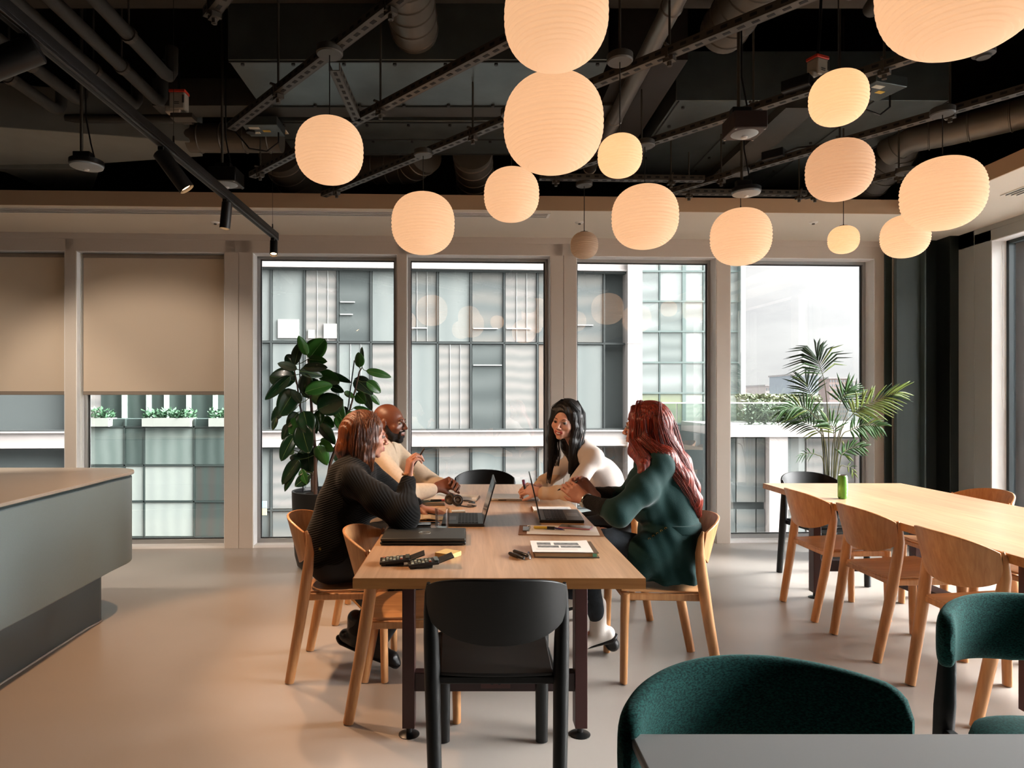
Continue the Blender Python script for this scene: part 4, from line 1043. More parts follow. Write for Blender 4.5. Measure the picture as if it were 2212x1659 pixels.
# reception counter
cn = thing('reception_counter', 'grey green counter island with rounded end at the left', 'counter', (-2.9, 3, 0))
def outline(off=0.0, pl=False):
    if not pl: P = [(-2.06, 1.6), (-2.09, 2.93), (-2.125, 3.6), (-2.15, 3.95)]; c = (-2.42, 4.10); R0 = .27
    else: P = [(-2.22, 1.7), (-2.27, 3.17), (-2.30, 3.95)]; c = (-2.36, 4.06); R0 = .07
    P = [(x + off, y) for x, y in P]
    for k in range(0, 13):
        a = radians(-4 + 92 * k / 12); P.append((c[0] + (R0 + off) * cos(a), c[1] + (R0 + off) * sin(a) * 1.15))
    P += [(-4.4, P[-1][1] + .02), (-4.4, 1.6)]
    return [(x + 2.9, y - 3) for x, y in P]
m = MB(); m.prism(outline(.012), .90, .918); m.build('worktop', COUNTER_T, cn, bevel=.003)
m = MB(); m.prism(outline(-.012), .885, .90); m.build('shadow_gap', mat('gap_dark_teal', '#2e3a3a', .5), cn)
m = MB(); m.prism(outline(0), .345, .885); m.build('body', COUNTER, cn, bevel=.006, smooth=True)
m = MB(); m.prism(outline(0, True), .008, .345); m.build('plinth', mat('counter_plinth', '#566163', .5), cn, smooth=True)
m = MB(); m.prism(outline(.006, True), 0, .008); m.build('skirting_strip', mat('pale_strip_line', '#e6ded2', .5), cn)

# dark table bottom right
dt = thing('cafe_table', 'dark grey table cut by the bottom right corner', 'table', (.98, .82, 0))
m = MB(); m.box((0, 0, .73), (1.35, .88, .02)); m.build('tabletop', mat('charcoal_laminate', '#8c8d8c', .36, spec=.7), dt, bevel=.006, seg=3)
m = MB(); m.box((0, 0, .71), (1.29, .82, .02)); m.build('underframe', BLKM, dt)
m = MB(); m.cyl((0, 0, .02), (0, 0, .71), .035, n=20); m.build('pedestal', BLKM, dt, smooth=True)
m = MB(); m.lathe([(0, 0), (.3, 0), (.3, .01), (.03, .025), (0, .025)], n=40); m.build('base_plate', BLKM, dt, smooth=True)

# green upholstered chairs
def fabric(name, col, col2, sc_=160):
    m = bpy.data.materials.new(name); m.use_nodes = True; n = m.node_tree; b = n.nodes['Principled BSDF']
    t = n.nodes.new('ShaderNodeTexCoord'); x = n.nodes.new('ShaderNodeTexNoise'); x.inputs['Scale'].default_value = sc_; x.inputs['Detail'].default_value = 5
    mpn = n.nodes.new('ShaderNodeMapping'); mpn.inputs['Scale'].default_value = (1, 1, 2.2)
    r = n.nodes.new('ShaderNodeValToRGB'); r.color_ramp.elements[0].position = .38; r.color_ramp.elements[1].position = .62; r.color_ramp.elements[0].color = lin(col); r.color_ramp.elements[1].color = lin(col2)
    n.links.new(t.outputs['Object'], mpn.inputs[0]); n.links.new(mpn.outputs[0], x.inputs['Vector']); n.links.new(x.outputs['Fac'], r.inputs['Fac']); n.links.new(r.outputs['Color'], b.inputs['Base Color'])
    b.inputs['Roughness'].default_value = .95; b.inputs['Sheen Weight'].default_value = .2; b.inputs['Sheen Roughness'].default_value = .45; b.inputs['Sheen Tint'].default_value = lin('#7fb0a8'); b.inputs['Specular IOR Level'].default_value = .15
    bp = n.nodes.new('ShaderNodeBump'); bp.inputs['Strength'].default_value = .35; bp.inputs['Distance'].default_value = .002
    n.links.new(x.outputs['Fac'], bp.inputs['Height']); n.links.new(bp.outputs[0], b.inputs['Normal'])
    MATS[name] = m; return m
TEALF = fabric('teal_wool_felt', '#0a2624', '#1b4b47')
def felt_chair(label, loc, rz, W_=.325, ARC=1.08, ):
    """faces +Y, the padded back band wraps round from -X to +X behind the sitter"""
    r = thing('upholstered_chair', label, 'armchair', loc, rz, 'teal felt chairs in the foreground')
    def band(u, v):
        a = (u * 2 - 1); th = a * ARC
        e = 1 - abs(a) ** 6 * .0
        x = W_ * sin(th) / 1.0 * (1 if abs(th) < pi / 2 else 1); y = -W_ * cos(th)
        if abs(th) > pi / 2: x = (1 if th > 0 else -1) * (W_ - (abs(th) - pi / 2) * .03); y = .0 + (abs(th) - pi / 2) * .30
        top = .80 - .03 * abs(a) ** 2.0; bot = .60 + .03 * abs(a)
        cz = (top + bot) / 2; hh = (top - bot) / 2 * (1 - .0 * a); 
        endf = sqrt(max(0.0, 1 - max(0, (abs(a) - .86) / .14) ** 2))
        ph = v * 2 * pi
        tk = .024 * (1 if endf > .99 else .3 + .7 * endf)
        cz_ = cos(ph); sz_ = sin(ph)
        se = lambda q: (1 if q > 0 else -1) * abs(q) ** .62
        nx, ny = sin(th), -cos(th)
        if abs(th) > pi / 2: nx, ny = (1 if th > 0 else -1), 0
        return (x + nx * tk * se(cz_), y + ny * tk * se(cz_) , cz + hh * (.25 + .75 * endf) * se(sz_))
    m = MB(); N, Mv = 60, 28
    V = [band(i / N, j / Mv) for i in range(N + 1) for j in range(Mv)]; F = []
    for i in range(N):
        for j in range(Mv):
            a = i * Mv + j; b_ = i * Mv + (j + 1) % Mv; F.append((a, b_, b_ + Mv, a + Mv))
    F.append(tuple(range(Mv - 1, -1, -1))); F.append(tuple(N * Mv + k for k in range(Mv)))
    m.add(V, F); m.build('backrest', TEALF, r, smooth=True)
    m = MB()
    def seat(u, v):
        th = 2 * pi * u; rr = v
        se = lambda q: (1 if q > 0 else -1) * abs(q) ** .75
        return (se(cos(th)) * .245 * rr, se(sin(th)) * .235 * rr + .02, .0)
    prof = [(0, .40), (.6, .40), (.92, .405), (1.0, .425), (1.0, .45), (.97, .475), (.85, .488), (.5, .494), (0, .496)]
    n_ = 40; V = []; F = []
    for (q, z) in prof:
        for k in range(n_):
            p = seat(k / n_, max(q, .002)); V.append((p[0], p[1], z))
    for i in range(len(prof) - 1):
        for k in range(n_):
            a = i * n_ + k; b_ = i * n_ + (k + 1) % n_; F.append((a, b_, b_ + n_, a + n_))
    m.add(V, F); m.build('seat_cushion', TEALF, r, smooth=True)
    for s in (-1, 1):
        m = MB(); lg = lambda t: (s * (.225 + (W_ * .783 - .225) * t), -.26 + (.26 - W_ * .622) * t, .002 + .658 * t)
        m.tube([lg(0), lg(.4), lg(.75), lg(1)], [.018, .021, .024, .018], 12, sx=.6, sz=1.3, up=(1, 0, 0)); m.build('leg', BLK, r, smooth=True)
        m = MB(); m.tube([(s * .23, .23, .002), (s * .232, .22, .25), (s * .235, .2, .43)], [.018, .021, .023], 12, sx=1, sz=.8); m.build('leg', BLK, r, smooth=True)
        m = MB(); m.bar((s * .225, -.2, .41), (s * .225, .21, .41), .03, .035); m.build('side_rail', BLK, r, bevel=.005)
    return r
felt_chair('teal felt chair tucked behind the dark foreground table, its back band filling the lower right', (.64, 1.13, 0), pi + .20, .36)
felt_chair('teal felt chair at the right edge with its seat and dark leg showing', (1.58, 1.67, 0), pi - .12, .30, 1.2)

# green can
gc = thing('drink_can', 'slim green drink can standing on the empty oak table', 'can', ((1820 - PPX) / FPX * 4.22, 4.22, .74))
m = MB(); m.lathe([(0, .002), (.022, .0), (.027, .008), (.0285, .014), (.0285, .138), (.026, .146), (.0235, .150)], n=32); m.build('can_body', mat('can_green', '#5f9a3c', .3, metal=.3, noise=(14, .3, (3, 3, .6))), gc, smooth=True)
m = MB(); m.lathe([(.0235, .150), (.0245, .152), (.023, .153), (.021, .149), (0, .149)], n=32); m.tube([(-.006, -.004, .150), (.0, .004, .151), (.006, -.004, .150)], .0012, 6); m.build('can_lid', STEELY, gc, smooth=True)
m = MB()
for k, (a, z, s) in enumerate(((-70, .05, .006), (-62, .075, .007), (-66, .1, .008), (-58, .12, .005), (-74, .03, .005), (-55, .06, .004))):
    a = radians(a + 12); c = Vector((.0287 * cos(a), .0287 * sin(a), z)); t_ = Vector((-sin(a), cos(a), 0))
    m.add([c + t_ * s * cos(q * pi / 4) + Vector((0, 0, s * 1.2 * sin(q * pi / 4))) + Vector((cos(a), sin(a), 0)) * .0004 for q in range(8)], [tuple(range(8))])
m.build('floral_print', mat('can_print', '#cfd6b4', .5), gc)
# ================================================================ smooth bodies: a distance field meshed by surface nets
class Field:
    def __init__(s, lo, hi, h):
        s.lo = np.array(lo, float); s.h = h
        s.n = np.ceil((np.array(hi) - s.lo) / h).astype(int) + 1
        s.F = np.full(tuple(s.n), 0.3, np.float32)
    def _box(s, lo, hi):
        a = np.clip(np.floor((np.array(lo) - s.lo) / s.h).astype(int), 0, s.n - 1)
        b = np.clip(np.ceil((np.array(hi) - s.lo) / s.h).astype(int) + 1, 1, s.n)
        if np.any(b <= a): return None
        X = [(s.lo[i] + s.h * np.arange(a[i], b[i])).astype(np.float32) for i in range(3)]
        G = np.meshgrid(*X, indexing='ij')
        return (slice(a[0], b[0]), slice(a[1], b[1]), slice(a[2], b[2])), G
    def _mix(s, sl, D, k, mode):
        F = s.F[sl]
        if mode == 'add':
            if k > 0:
                hh = np.clip(.5 + .5 * (F - D) / k, 0, 1); s.F[sl] = F * (1 - hh) + D * hh - k * hh * (1 - hh)
            else: s.F[sl] = np.minimum(F, D)
        elif mode == 'sub':
            D = -D
            if k > 0:
                hh = np.clip(.5 - .5 * (F - D) / k, 0, 1); s.F[sl] = F * (1 - hh) + D * hh + k * hh * (1 - hh)
            else: s.F[sl] = np.maximum(F, D)
        elif mode == 'int': s.F[sl] = np.maximum(F, D)
    def cap(s, a, b, ra, rb=None, k=.02, mode='add', flat=None):
        """tapered capsule; flat=(axis vector, factor) squashes it across that axis"""
        rb = ra if rb is None else rb; a = np.array(a, float); b = np.array(b, float); R = max(ra, rb) + k + .02
        q = s._box(np.minimum(a, b) - R, np.maximum(a, b) + R)
        if q is None: return
        sl, G = q; d = b - a; L2 = max(float(d @ d), 1e-12)
        P = [G[i] - a[i] for i in range(3)]
        t = np.clip((P[0] * d[0] + P[1] * d[1] + P[2] * d[2]) / L2, 0, 1)
        V = [P[i] - t * d[i] for i in range(3)]
        if flat is not None:
            ax = np.array(flat[0], float); ax /= np.linalg.norm(ax); f = flat[1]
            pr = V[0] * ax[0] + V[1] * ax[1] + V[2] * ax[2]
            V = [V[i] + (f - 1) * pr * ax[i] for i in range(3)]
        D = np.sqrt(V[0] ** 2 + V[1] ** 2 + V[2] ** 2) - (ra + (rb - ra) * t)
        if flat is not None and f > 1: D = D / (1 + (f - 1) * .4)
        s._mix(sl, D.astype(np.float32), k, mode)
    def path(s, pts, rs, k=.02, mode='add', flat=None):
        for i in range(len(pts) - 1): s.cap(pts[i], pts[i + 1], rs[i], rs[i + 1], k, mode, flat)
    def ell(s, c, r, M=None, k=.02, mode='add'):
        c = np.array(c, float); r = np.array(r, float); R = r.max() + k + .02
        q = s._box(c - R, c + R)
        if q is None: return
        sl, G = q; P = [G[i] - c[i] for i in range(3)]
        if M is not None:
            M = np.array(M, float); P = [M[0, j] * P[0] + M[1, j] * P[1] + M[2, j] * P[2] for j in range(3)]
        k0 = np.sqrt((P[0] / r[0]) ** 2 + (P[1] / r[1]) ** 2 + (P[2] / r[2]) ** 2)
        k1 = np.sqrt((P[0] / r[0] ** 2) ** 2 + (P[1] / r[1] ** 2) ** 2 + (P[2] / r[2] ** 2) ** 2) + 1e-9
        s._mix(sl, (k0 * (k0 - 1) / k1).astype(np.float32), k, mode)
    def halfspace(s, p, n):
        """keep the side the normal points away from"""
        G = np.meshgrid(*[(s.lo[i] + s.h * np.arange(s.n[i])).astype(np.float32) for i in range(3)], indexing='ij')
        n = np.array(n, float); n /= np.linalg.norm(n)
        D = (G[0] - p[0]) * n[0] + (G[1] - p[1]) * n[1] + (G[2] - p[2]) * n[2]
        s.F = np.maximum(s.F, D.astype(np.float32))
    def displace(s, fn, band=.03):
        m = np.abs(s.F) < band; idx = np.argwhere(m)
        if len(idx) == 0: return
        P = s.lo + idx * s.h
        s.F[m] += fn(P[:, 0], P[:, 1], P[:, 2]).astype(np.float32)
    def mesh(s):
        F = s.F; n = F.shape; I = F < 0
        c = np.zeros((n[0] - 1, n[1] - 1, n[2] - 1), np.int8)
        offs = [(i, j, k) for i in (0, 1) for j in (0, 1) for k in (0, 1)]
        for o in offs: c += I[o[0]:n[0] - 1 + o[0], o[1]:n[1] - 1 + o[1], o[2]:n[2] - 1 + o[2]]
        act = np.argwhere((c > 0) & (c < 8))
        vid = np.full(c.shape, -1, np.int32); vid[act[:, 0], act[:, 1], act[:, 2]] = np.arange(len(act))
        S = np.zeros((len(act), 3)); W_ = np.zeros(len(act))
        for a in offs:
            for ax in range(3):
                if a[ax]: continue
                b = list(a); b[ax] = 1
                fa = F[act[:, 0] + a[0], act[:, 1] + a[1], act[:, 2] + a[2]]; fb = F[act[:, 0] + b[0], act[:, 1] + b[1], act[:, 2] + b[2]]
                m = (fa < 0) != (fb < 0); t = np.where(m, fa / (fa - fb + 1e-20), 0)
                p = np.array(a, float)[None, :].repeat(len(act), 0); p[:, ax] += t
                S += p * m[:, None]; W_ += m
        V = s.lo + (act + S / W_[:, None]) * s.h
        faces = []
        for ax in range(3):
            u, v = (ax + 1) % 3, (ax + 2) % 3
            sl0 = [slice(None)] * 3; sl1 = [slice(None)] * 3; sl0[ax] = slice(0, n[ax] - 1); sl1[ax] = slice(1, n[ax])
            A = I[tuple(sl0)]; B = I[tuple(sl1)]; e = np.argwhere(A != B)
            e = e[(e[:, u] > 0) & (e[:, v] > 0) & (e[:, u] < n[u] - 1) & (e[:, v] < n[v] - 1)]
            fl = A[e[:, 0], e[:, 1], e[:, 2]]
            def cell(du, dv):
                q = e.copy(); q[:, u] -= du; q[:, v] -= dv; return vid[q[:, 0], q[:, 1], q[:, 2]]
            Q = np.stack([cell(1, 1), cell(0, 1), cell(0, 0), cell(1, 0)], 1)
            Q = np.where(fl[:, None], Q, Q[:, ::-1]); faces.append(Q[(Q >= 0).all(1)])
        return V, np.concatenate(faces)
def field_obj(f, name, mats_, parent, origin, region=None, relax=1):
    V, Q = f.mesh()
    me = bpy.data.meshes.new(name); L = np.array(origin)
    me.vertices.add(len(V)); me.vertices.foreach_set('co', (V - L).astype(np.float32).ravel())
    me.loops.add(Q.size); me.loops.foreach_set('vertex_index', Q.astype(np.int32).ravel())
    me.polygons.add(len(Q)); me.polygons.foreach_set('loop_start', np.arange(0, Q.size, 4, dtype=np.int32))
    try: me.polygons.foreach_set('loop_total', np.full(len(Q), 4, np.int32))
    except Exception: pass
    for m_ in mats_: me.materials.append(m_)
    if region is not None:
        C = V[Q].mean(1); me.polygons.foreach_set('material_index', region(C).astype(np.int32))
    me.polygons.foreach_set('use_smooth', np.ones(len(Q), bool))
    me.update(calc_edges=True); me.validate()
    o = bpy.data.objects.new(name, me); COL.objects.link(o); o.parent = parent
    if relax:
        md = o.modifiers.new('relax', 'SMOOTH'); md.factor = .5; md.iterations = relax
    return o
# ================================================================ people
def V3(*a): return np.array(a, float)
def unit(v): v = np.array(v, float); return v / np.linalg.norm(v)
def head_frame(fwd, roll=0.0):
    f = unit(fwd); r = unit(np.cross(f, (0, 0, 1))); u = np.cross(r, f)
    if roll: r, u = r * cos(roll) + u * sin(roll), u * cos(roll) - r * sin(roll)
    return np.stack([r, f, u], 1)          # columns: right, forward, up
class Head:
    def __init__(s, c, fwd, roll=0.0, sc_=1.0): s.c = np.array(c, float); s.M = head_frame(fwd, roll); s.s = sc_
    def p(s, x, y, z): return s.c + s.M @ (np.array((x, y, z)) * s.s)
    def loc(s, C): return ((C - s.c) @ s.M) / s.s
def skin_head(F, H, neck, male=False, smile=0.0, nr=.050):
    q = H.p; k = H.s
    def e(c, r, kk=.015, mode='add'): F.ell(q(*c), np.array(r) * k, H.M, kk, mode)
    F.cap(q(0, -.025, -.04), neck, (nr + (.006 if male else 0)), nr + .010, .02)
    e((0, -.018, .030), (.073, .094, .084), .02)
    e((0, .020, -.018), (.062, .071, .088), .025)
    w = 1.12 if male else 1.0
    e((0, .026, -.070), (.046 * w, .048, .036), .025)
    e((0, .070, -.098), (.019 * w, .014, .013), .018)
    for s_ in (-1, 1):
        e((s_ * .043, .058, -.030), (.020, .020, .018), .02)
        e((s_ * .031, .097, .001), (.016, .013, .010), .012, 'sub')
        e((s_ * .0755, -.008, -.008), (.008, .017, .029), .006)
        e((s_ * .0755 + s_ * .008, .000, -.006), (.006, .009, .017), .004, 'sub')
    F.cap(q(-.032, .083, .018), q(.032, .083, .018), .008 * k, .008 * k, .014)
    F.cap(q(0, .088, .012), q(0, .110, -.028), .0065 * k, .0095 * k, .010)
    e((0, .1115, -.031), (.0105 if male else .0088, .010, .0085), .005)
    for s_ in (-1, 1): e((s_ * .0115, .101, -.036), (.0078, .009, .0062), .005)
    e((0, .081, -.063), (.028, .019, .020), .015)
    z0 = -.0655; up = .004 * smile
    w_ = .022 + .006 * smile
    for s_ in (-1, 1):
        F.cap(q(0, .0975, z0 + .0065), q(s_ * w_, .085, z0 + .002 + up), .0050 * k, .0028 * k, .004)
        F.cap(q(0, .0965, z0 - .0065 - .004 * smile), q(s_ * w_ * .95, .085, z0 - .001 + up), .0058 * k, .0028 * k, .004)
    if smile > 0: F.cap(q(-.017, .098, z0 - .002 + up * .5), q(.017, .098, z0 - .002 + up * .5), .0048 * smile, .0048 * smile, .002, 'sub')
    e((0, .088, -.083), (.014, .008, .005), .008, 'sub')
def add_hand(F, wrist, dr, nrm, side, curl=(.5, .6, .4), sc_=1.0, thumb_out=.75, thumb_curl=.35, spread=.0):
    """dr points to the finger tips, nrm out of the palm, side = +1/-1 picks the thumb side; returns finger tip positions"""
    d = unit(dr); n = unit(np.array(nrm) - d * np.dot(nrm, d)); l = np.cross(d, n) * side   # l points to the thumb
    w = np.array(wrist, float); tips = []
    F.cap(w - d * .03 * sc_, w + d * .012, .025 * sc_, .024 * sc_, .012, flat=(n, 1.25))
    xs_ = (.031, .0105, -.0105, -.030); Ls = ((.040, .025, .020), (.044, .029, .022), (.041, .027, .021), (.032, .020, .018)); kn = (.086, .090, .086, .078)
    for i, x in enumerate(xs_):
        b = w + l * x * .62 * sc_ + d * .012; kk = w + d * kn[i] * sc_ + l * x * sc_
        F.cap(b, kk, .0155 * sc_, .0112 * sc_, .012, flat=(n, 1.15))
        p = kk; ang = 0; dd = unit(d + l * x * spread * 12)
        for j in range(3):
            c_ = curl[j] if not hasattr(curl[j], '__len__') else curl[j][i]
            ang += c_; v = dd * cos(ang) + n * sin(ang); e_ = p + v * Ls[i][j] * sc_
            r0 = (.0098, .0086, .0078)[j] * (.88 if i == 3 else 1) * sc_; r1 = (.0086, .0078, .0066)[j] * (.88 if i == 3 else 1) * sc_
            F.cap(p, e_, r0, r1, .0025); p = e_
        tips.append(p)
    b = w + d * .018 * sc_ + l * .020 * sc_ + n * .004; t1 = unit(d * .75 + l * thumb_out + n * .25)
    p1 = b + t1 * .042 * sc_; F.cap(b, p1, .0155 * sc_, .012 * sc_, .010)
    t2 = unit(t1 * cos(thumb_curl) + (d * .5 + n * .6 - l * .3) * sin(thumb_curl)); p2 = p1 + t2 * .031 * sc_; F.cap(p1, p2, .0108 * sc_, .0096 * sc_, .003)
    t3 = unit(t2 * cos(thumb_curl) + (d * .6 + n * .4 - l * .6) * sin(thumb_curl)); p3 = p2 + t3 * .025 * sc_; F.cap(p2, p3, .0096 * sc_, .0076 * sc_, .003)
    tips.append(p3); return tips
def face_parts(root, H, origin, brow, iris, lash=True, squint=.0, teeth=False):
    q = lambda *a: tuple(H.p(*a) - origin)
    for s_ in (-1, 1):
        m = MB(); c = Vector(q(s_ * .031, .0775, .001)); R = .0118
        prof = [(R * sin(pi * i / 12), -R * cos(pi * i / 12)) for i in range(13)]; prof[0] = (0.0001, -R); prof[-1] = (.0001, R)
        f_ = Vector(H.M[:, 1]); rq = f_.to_track_quat('Z', 'Y')
        t = MB(); t.lathe(prof, n=18); m.add([c + rq @ Vector(p) for p in t.v], t.f, 0)
        t = MB(); t.lathe([(0, R + .0004), (.0052, R - .0008), (.0054, R - .0012)], n=16); m.add([c + rq @ Vector(p) for p in t.v], t.f, 1)
        m.build('eye', None, root, smooth=True, autos=False, mats=[mat('eye_white', '#a0948c', .7, spec=.1), mat('iris_' + iris.strip('#'), iris, .15)])
        m = MB(); up = .0065 - squint
        m.tube([q(s_ * .017, .0885, .001), q(s_ * .024, .0935, up * .9), q(s_ * .032, .0935, up), q(s_ * .040, .0885, up * .6), q(s_ * .045, .083, .001)], [.0008, .0014, .0016, .0015, .0008], 6)
        m.tube([q(s_ * .018, .0885, -.002), q(s_ * .031, .0915, -.0060), q(s_ * .044, .083, -.001)], [.0006, .0009, .0006], 6)
        m.build('eyelash', mat('lash_black', '#120c0a', .7), root, smooth=True)
        m = MB(); m.tube([q(s_ * .014, .0915, .019), q(s_ * .024, .0925, .0235), q(s_ * .036, .089, .0245), q(s_ * .049, .079, .018)], [.0022, .0032, .0028, .001], 7, sz=.6); m.build('eyebrow', mat('brow_' + brow.strip('#'), brow, .9), root, smooth=True)
    if teeth:
        m = MB(); m.tube([q(-.016, .0895, -.0635), q(-.008, .0955, -.0655), (q(0, .0975, -.0662)), q(.008, .0955, -.0655), q(.016, .0895, -.0635)], [.0022, .0036, .0038, .0036, .0022], 8); m.build('teeth', mat('teeth_white', '#e8e0d4', .3), root, smooth=True)
def lips_region(H, beard=False):
    def f(C):
        L = H.loc(C); x, y, z = L[:, 0], L[:, 1], L[:, 2]
        lip = (np.abs(x) < .026) & (y > .086) & (z < -.0555 + .10 * np.abs(x) * 0 + .004 * (np.abs(x) > .012)) & (z > -.0760 + .30 * np.abs(x)) & (np.linalg.norm(L, axis=1) < .14)
        return np.where(lip, 1, 0)
    return f
def skin(name, col, r=.5):
    return mat(name, col, r, sub=.12, noise=(22, .07), bump=(180, .05))
def hair_mat(name, c1, c2, rough=.38, sc_=(110, 110, 5)):
    m = bpy.data.materials.new(name); m.use_nodes = True; n = m.node_tree; b = n.nodes['Principled BSDF']
    t = n.nodes.new('ShaderNodeTexCoord'); mp_ = n.nodes.new('ShaderNodeMapping'); mp_.inputs['Scale'].default_value = sc_
    x = n.nodes.new('ShaderNodeTexNoise'); x.inputs['Scale'].default_value = 1.6; x.inputs['Detail'].default_value = 5
    r = n.nodes.new('ShaderNodeValToRGB'); r.color_ramp.elements[0].position = .32; r.color_ramp.elements[1].position = .70; r.color_ramp.elements[0].color = lin(c1); r.color_ramp.elements[1].color = lin(c2)
    n.links.new(t.outputs['Object'], mp_.inputs[0]); n.links.new(mp_.outputs[0], x.inputs['Vector']); n.links.new(x.outputs['Fac'], r.inputs['Fac']); n.links.new(r.outputs['Color'], b.inputs['Base Color'])
    bp = n.nodes.new('ShaderNodeBump'); bp.inputs['Strength'].default_value = .8; bp.inputs['Distance'].default_value = .004
    n.links.new(x.outputs['Fac'], bp.inputs['Height']); n.links.new(bp.outputs[0], b.inputs['Normal']); b.inputs['Roughness'].default_value = rough
    b.inputs['Anisotropic'].default_value = .5
    MATS[name] = m; return m
def strands(root, origin, guides, count, seed, m_, r=.0016, name='hair_strand'):
    """guides: list of (points, radius at each point); strands follow them at random offsets near the surface"""
    g = random.Random(seed); m = MB()
    for k in range(count):
        pts, rr = guides[g.randrange(len(guides))]
        a = g.uniform(0, 2 * pi); f = g.uniform(.80, 1.04); j = g.uniform(-.25, .25)
        P = []
        for i, p in enumerate(pts):
            p = np.array(p); d = unit(np.array(pts[min(i + 1, len(pts) - 1)]) - np.array(pts[max(i - 1, 0)]))
            u = unit(np.cross(d, (.13, 1, .05))); v = np.cross(d, u); aa = a + j * i
            P.append(tuple(p + (u * cos(aa) + v * sin(aa)) * rr[i] * f + np.array([g.gauss(0, .0012) for _ in range(3)]) - origin))
        # smooth the path a little
        Q = []
        for i in range(len(P) - 1):
            Q.append(P[i]); Q.append(tuple((np.array(P[i]) + np.array(P[i + 1])) / 2))
        Q.append(P[-1])
        n_ = len(Q); m.tube(Q, [r * (1 - .75 * (i / (n_ - 1)) ** 3) for i in range(n_)], 4, caps=False)
    o = m.build(name, m_, root, smooth=True, autos=False); o['kind'] = 'stuff'; return o
def folds(amp, f1=38, seed=0.0, dirv=(.3, .2, 1)):
    d = unit(dirv)
    def fn(x, y, z):
        t = x * d[0] + y * d[1] + z * d[2]
        return amp * (np.sin(t * f1 + 3 * np.sin(x * 11 + seed) + 2.5 * np.sin(y * 13 + seed * 2)) * .5 + np.sin(x * 27 + z * 19 + seed) * np.sin(y * 23 - z * 9 + seed) * .6)
    return fn
def shoe(name, root, origin, ankle, toe, m_up, m_sole, high=.10, w=.042, sole=.022, heel=0.0):
    a = np.array(ankle, float); t = np.array(toe, float); d = unit(t - a); dh = unit((t - a) * (1, 1, 0)); up = unit(np.cross(np.cross(d, (0, 0, 1)), d)) if abs(d[2]) < .95 else V3(0, 0, 1)
    F = Field(np.minimum(a, t) - .12, np.maximum(a, t) + .12 + (0, 0, high), .0045)
    hb = a - d * .035 - up * .035
    F.cap(a + V3(0, 0, high * .8), a, w * .95, w, .02); F.cap(hb, t - d * .03, w * .95, w * .92, .02, flat=(up, 1.15)); F.cap(t - d * .03, t, w * .9, w * .62, .02, flat=(up, 1.4))
    o1 = field_obj(F, name, [m_up], root, origin)
    G = Field(np.minimum(a, t) - .12, np.maximum(a, t) + .12, .0045)
    s0 = hb - up * (w * .75); s1 = t - up * (w * .30) - d * .01
    G.cap(s0, s1, w * .98, w * .80, .01, flat=(up, 3.2)); 
    if heel: G.cap(s0 - up * heel * .3 + d * .01, s0 - up * heel + d * .01, w * .8, w * .8, .01)
    field_obj(G, 'sole', [m_sole], o1, origin)
    return o1

def build_person(lab, origin, bodyfn, h=.0042, lo=None, hi=None, mats_=None, region=None):
    r = thing('person', lab, 'person', tuple(origin), group='people at the meeting table')
    F = Field(lo, hi, h); bodyfn(F)
    field_obj(F, 'body', mats_, r, origin, region)
    return r

# ---- shoulder / torso helpers -------------------------------------------------
def torso(F, pel, wai, che, nek, shl, shr, w, infl=0.0, lat=(0, 1, 0), dep=1.0, k=.05):
    """w: half widths at pelvis, waist, chest; lat is the sideways axis"""
    l = unit(lat)
    def slab(c, hw, r, kk=k): F.cap(np.array(c) - l * (hw - r), np.array(c) + l * (hw - r), r + infl, r + infl, kk)
    for i, (a, b) in enumerate(((pel, wai), (wai, che))):
        for t in (0, .5):
            c = np.array(a) * (1 - t) + np.array(b) * t; hw = w[i][0] * (1 - t) + w[i + 1][0] * t; r = w[i][1] * (1 - t) + w[i + 1][1] * t; slab(c, hw, r)
    slab(che, w[2][0], w[2][1])
    up = np.array(che) * .35 + np.array(nek) * .65; slab(up, w[2][0] * .92, w[2][1] * .80)
    F.cap(shl, np.array(nek) - l * 0, .052 + infl, .045 + infl, k); F.cap(shr, np.array(nek), .052 + infl, .045 + infl, k)
def to_origin(o): return np.array(o, float)

# ================= woman in the ribbed sweater ==================================
O1 = V3(-.62, 3.4, 0); H1 = Head((-.535, 3.40, 1.192), (.93, .33, -.10))
p1 = dict(pel=(-.70, 3.40, .57), wai=(-.675, 3.40, .72), che=(-.63, 3.395, .89), nek=(-.595, 3.39, 1.045), sr=(-.575, 3.215, .985), sl=(-.56, 3.56, .985),
          er=(-.315, 3.13, .825), wr=(-.312, 3.315, .975), el=(-.40, 3.66, .83), wl=(-.285, 3.635, .785))
WD1 = ((.19, .125), (.175, .125), (.175, .115))
HP1 = {}
def b1(F):
    torso(F, p1['pel'], p1['wai'], p1['che'], p1['nek'], p1['sl'], p1['sr'], WD1, -.012)
    F.path([p1['sr'], p1['er'], p1['wr']], [.046, .040, .026]); F.path([p1['sl'], p1['el'], p1['wl']], [.046, .040, .026])
    for y0, kn, an, to in ((3.31, (-.235, 3.31, .53), (-.47, 3.36, .13), (-.40, 3.34, .05)), (3.49, (-.245, 3.47, .53), (-.60, 3.45, .14), (-.53, 3.44, .06))):
        F.path([(-.69, y0, .56), kn, an, to], [.088, .054, .027, .022])
    skin_head(F, H1, p1['nek'])
    HP1['r'] = add_hand(F, V3(-.312, 3.315, .982), (.12, .06, 1), (.9, .45, -.1), 1, (.75, 1.0, .7), thumb_out=.5, thumb_curl=.6)
    HP1['l'] = add_hand(F, V3(-.275, 3.63, .776), (1, -.25, -.12), (0, 0, -1), -1, (.12, .2, .1))
SK1 = skin('fair_skin', '#c48a72'); LIP1 = mat('lip_rose', '#a65a4e', .4)
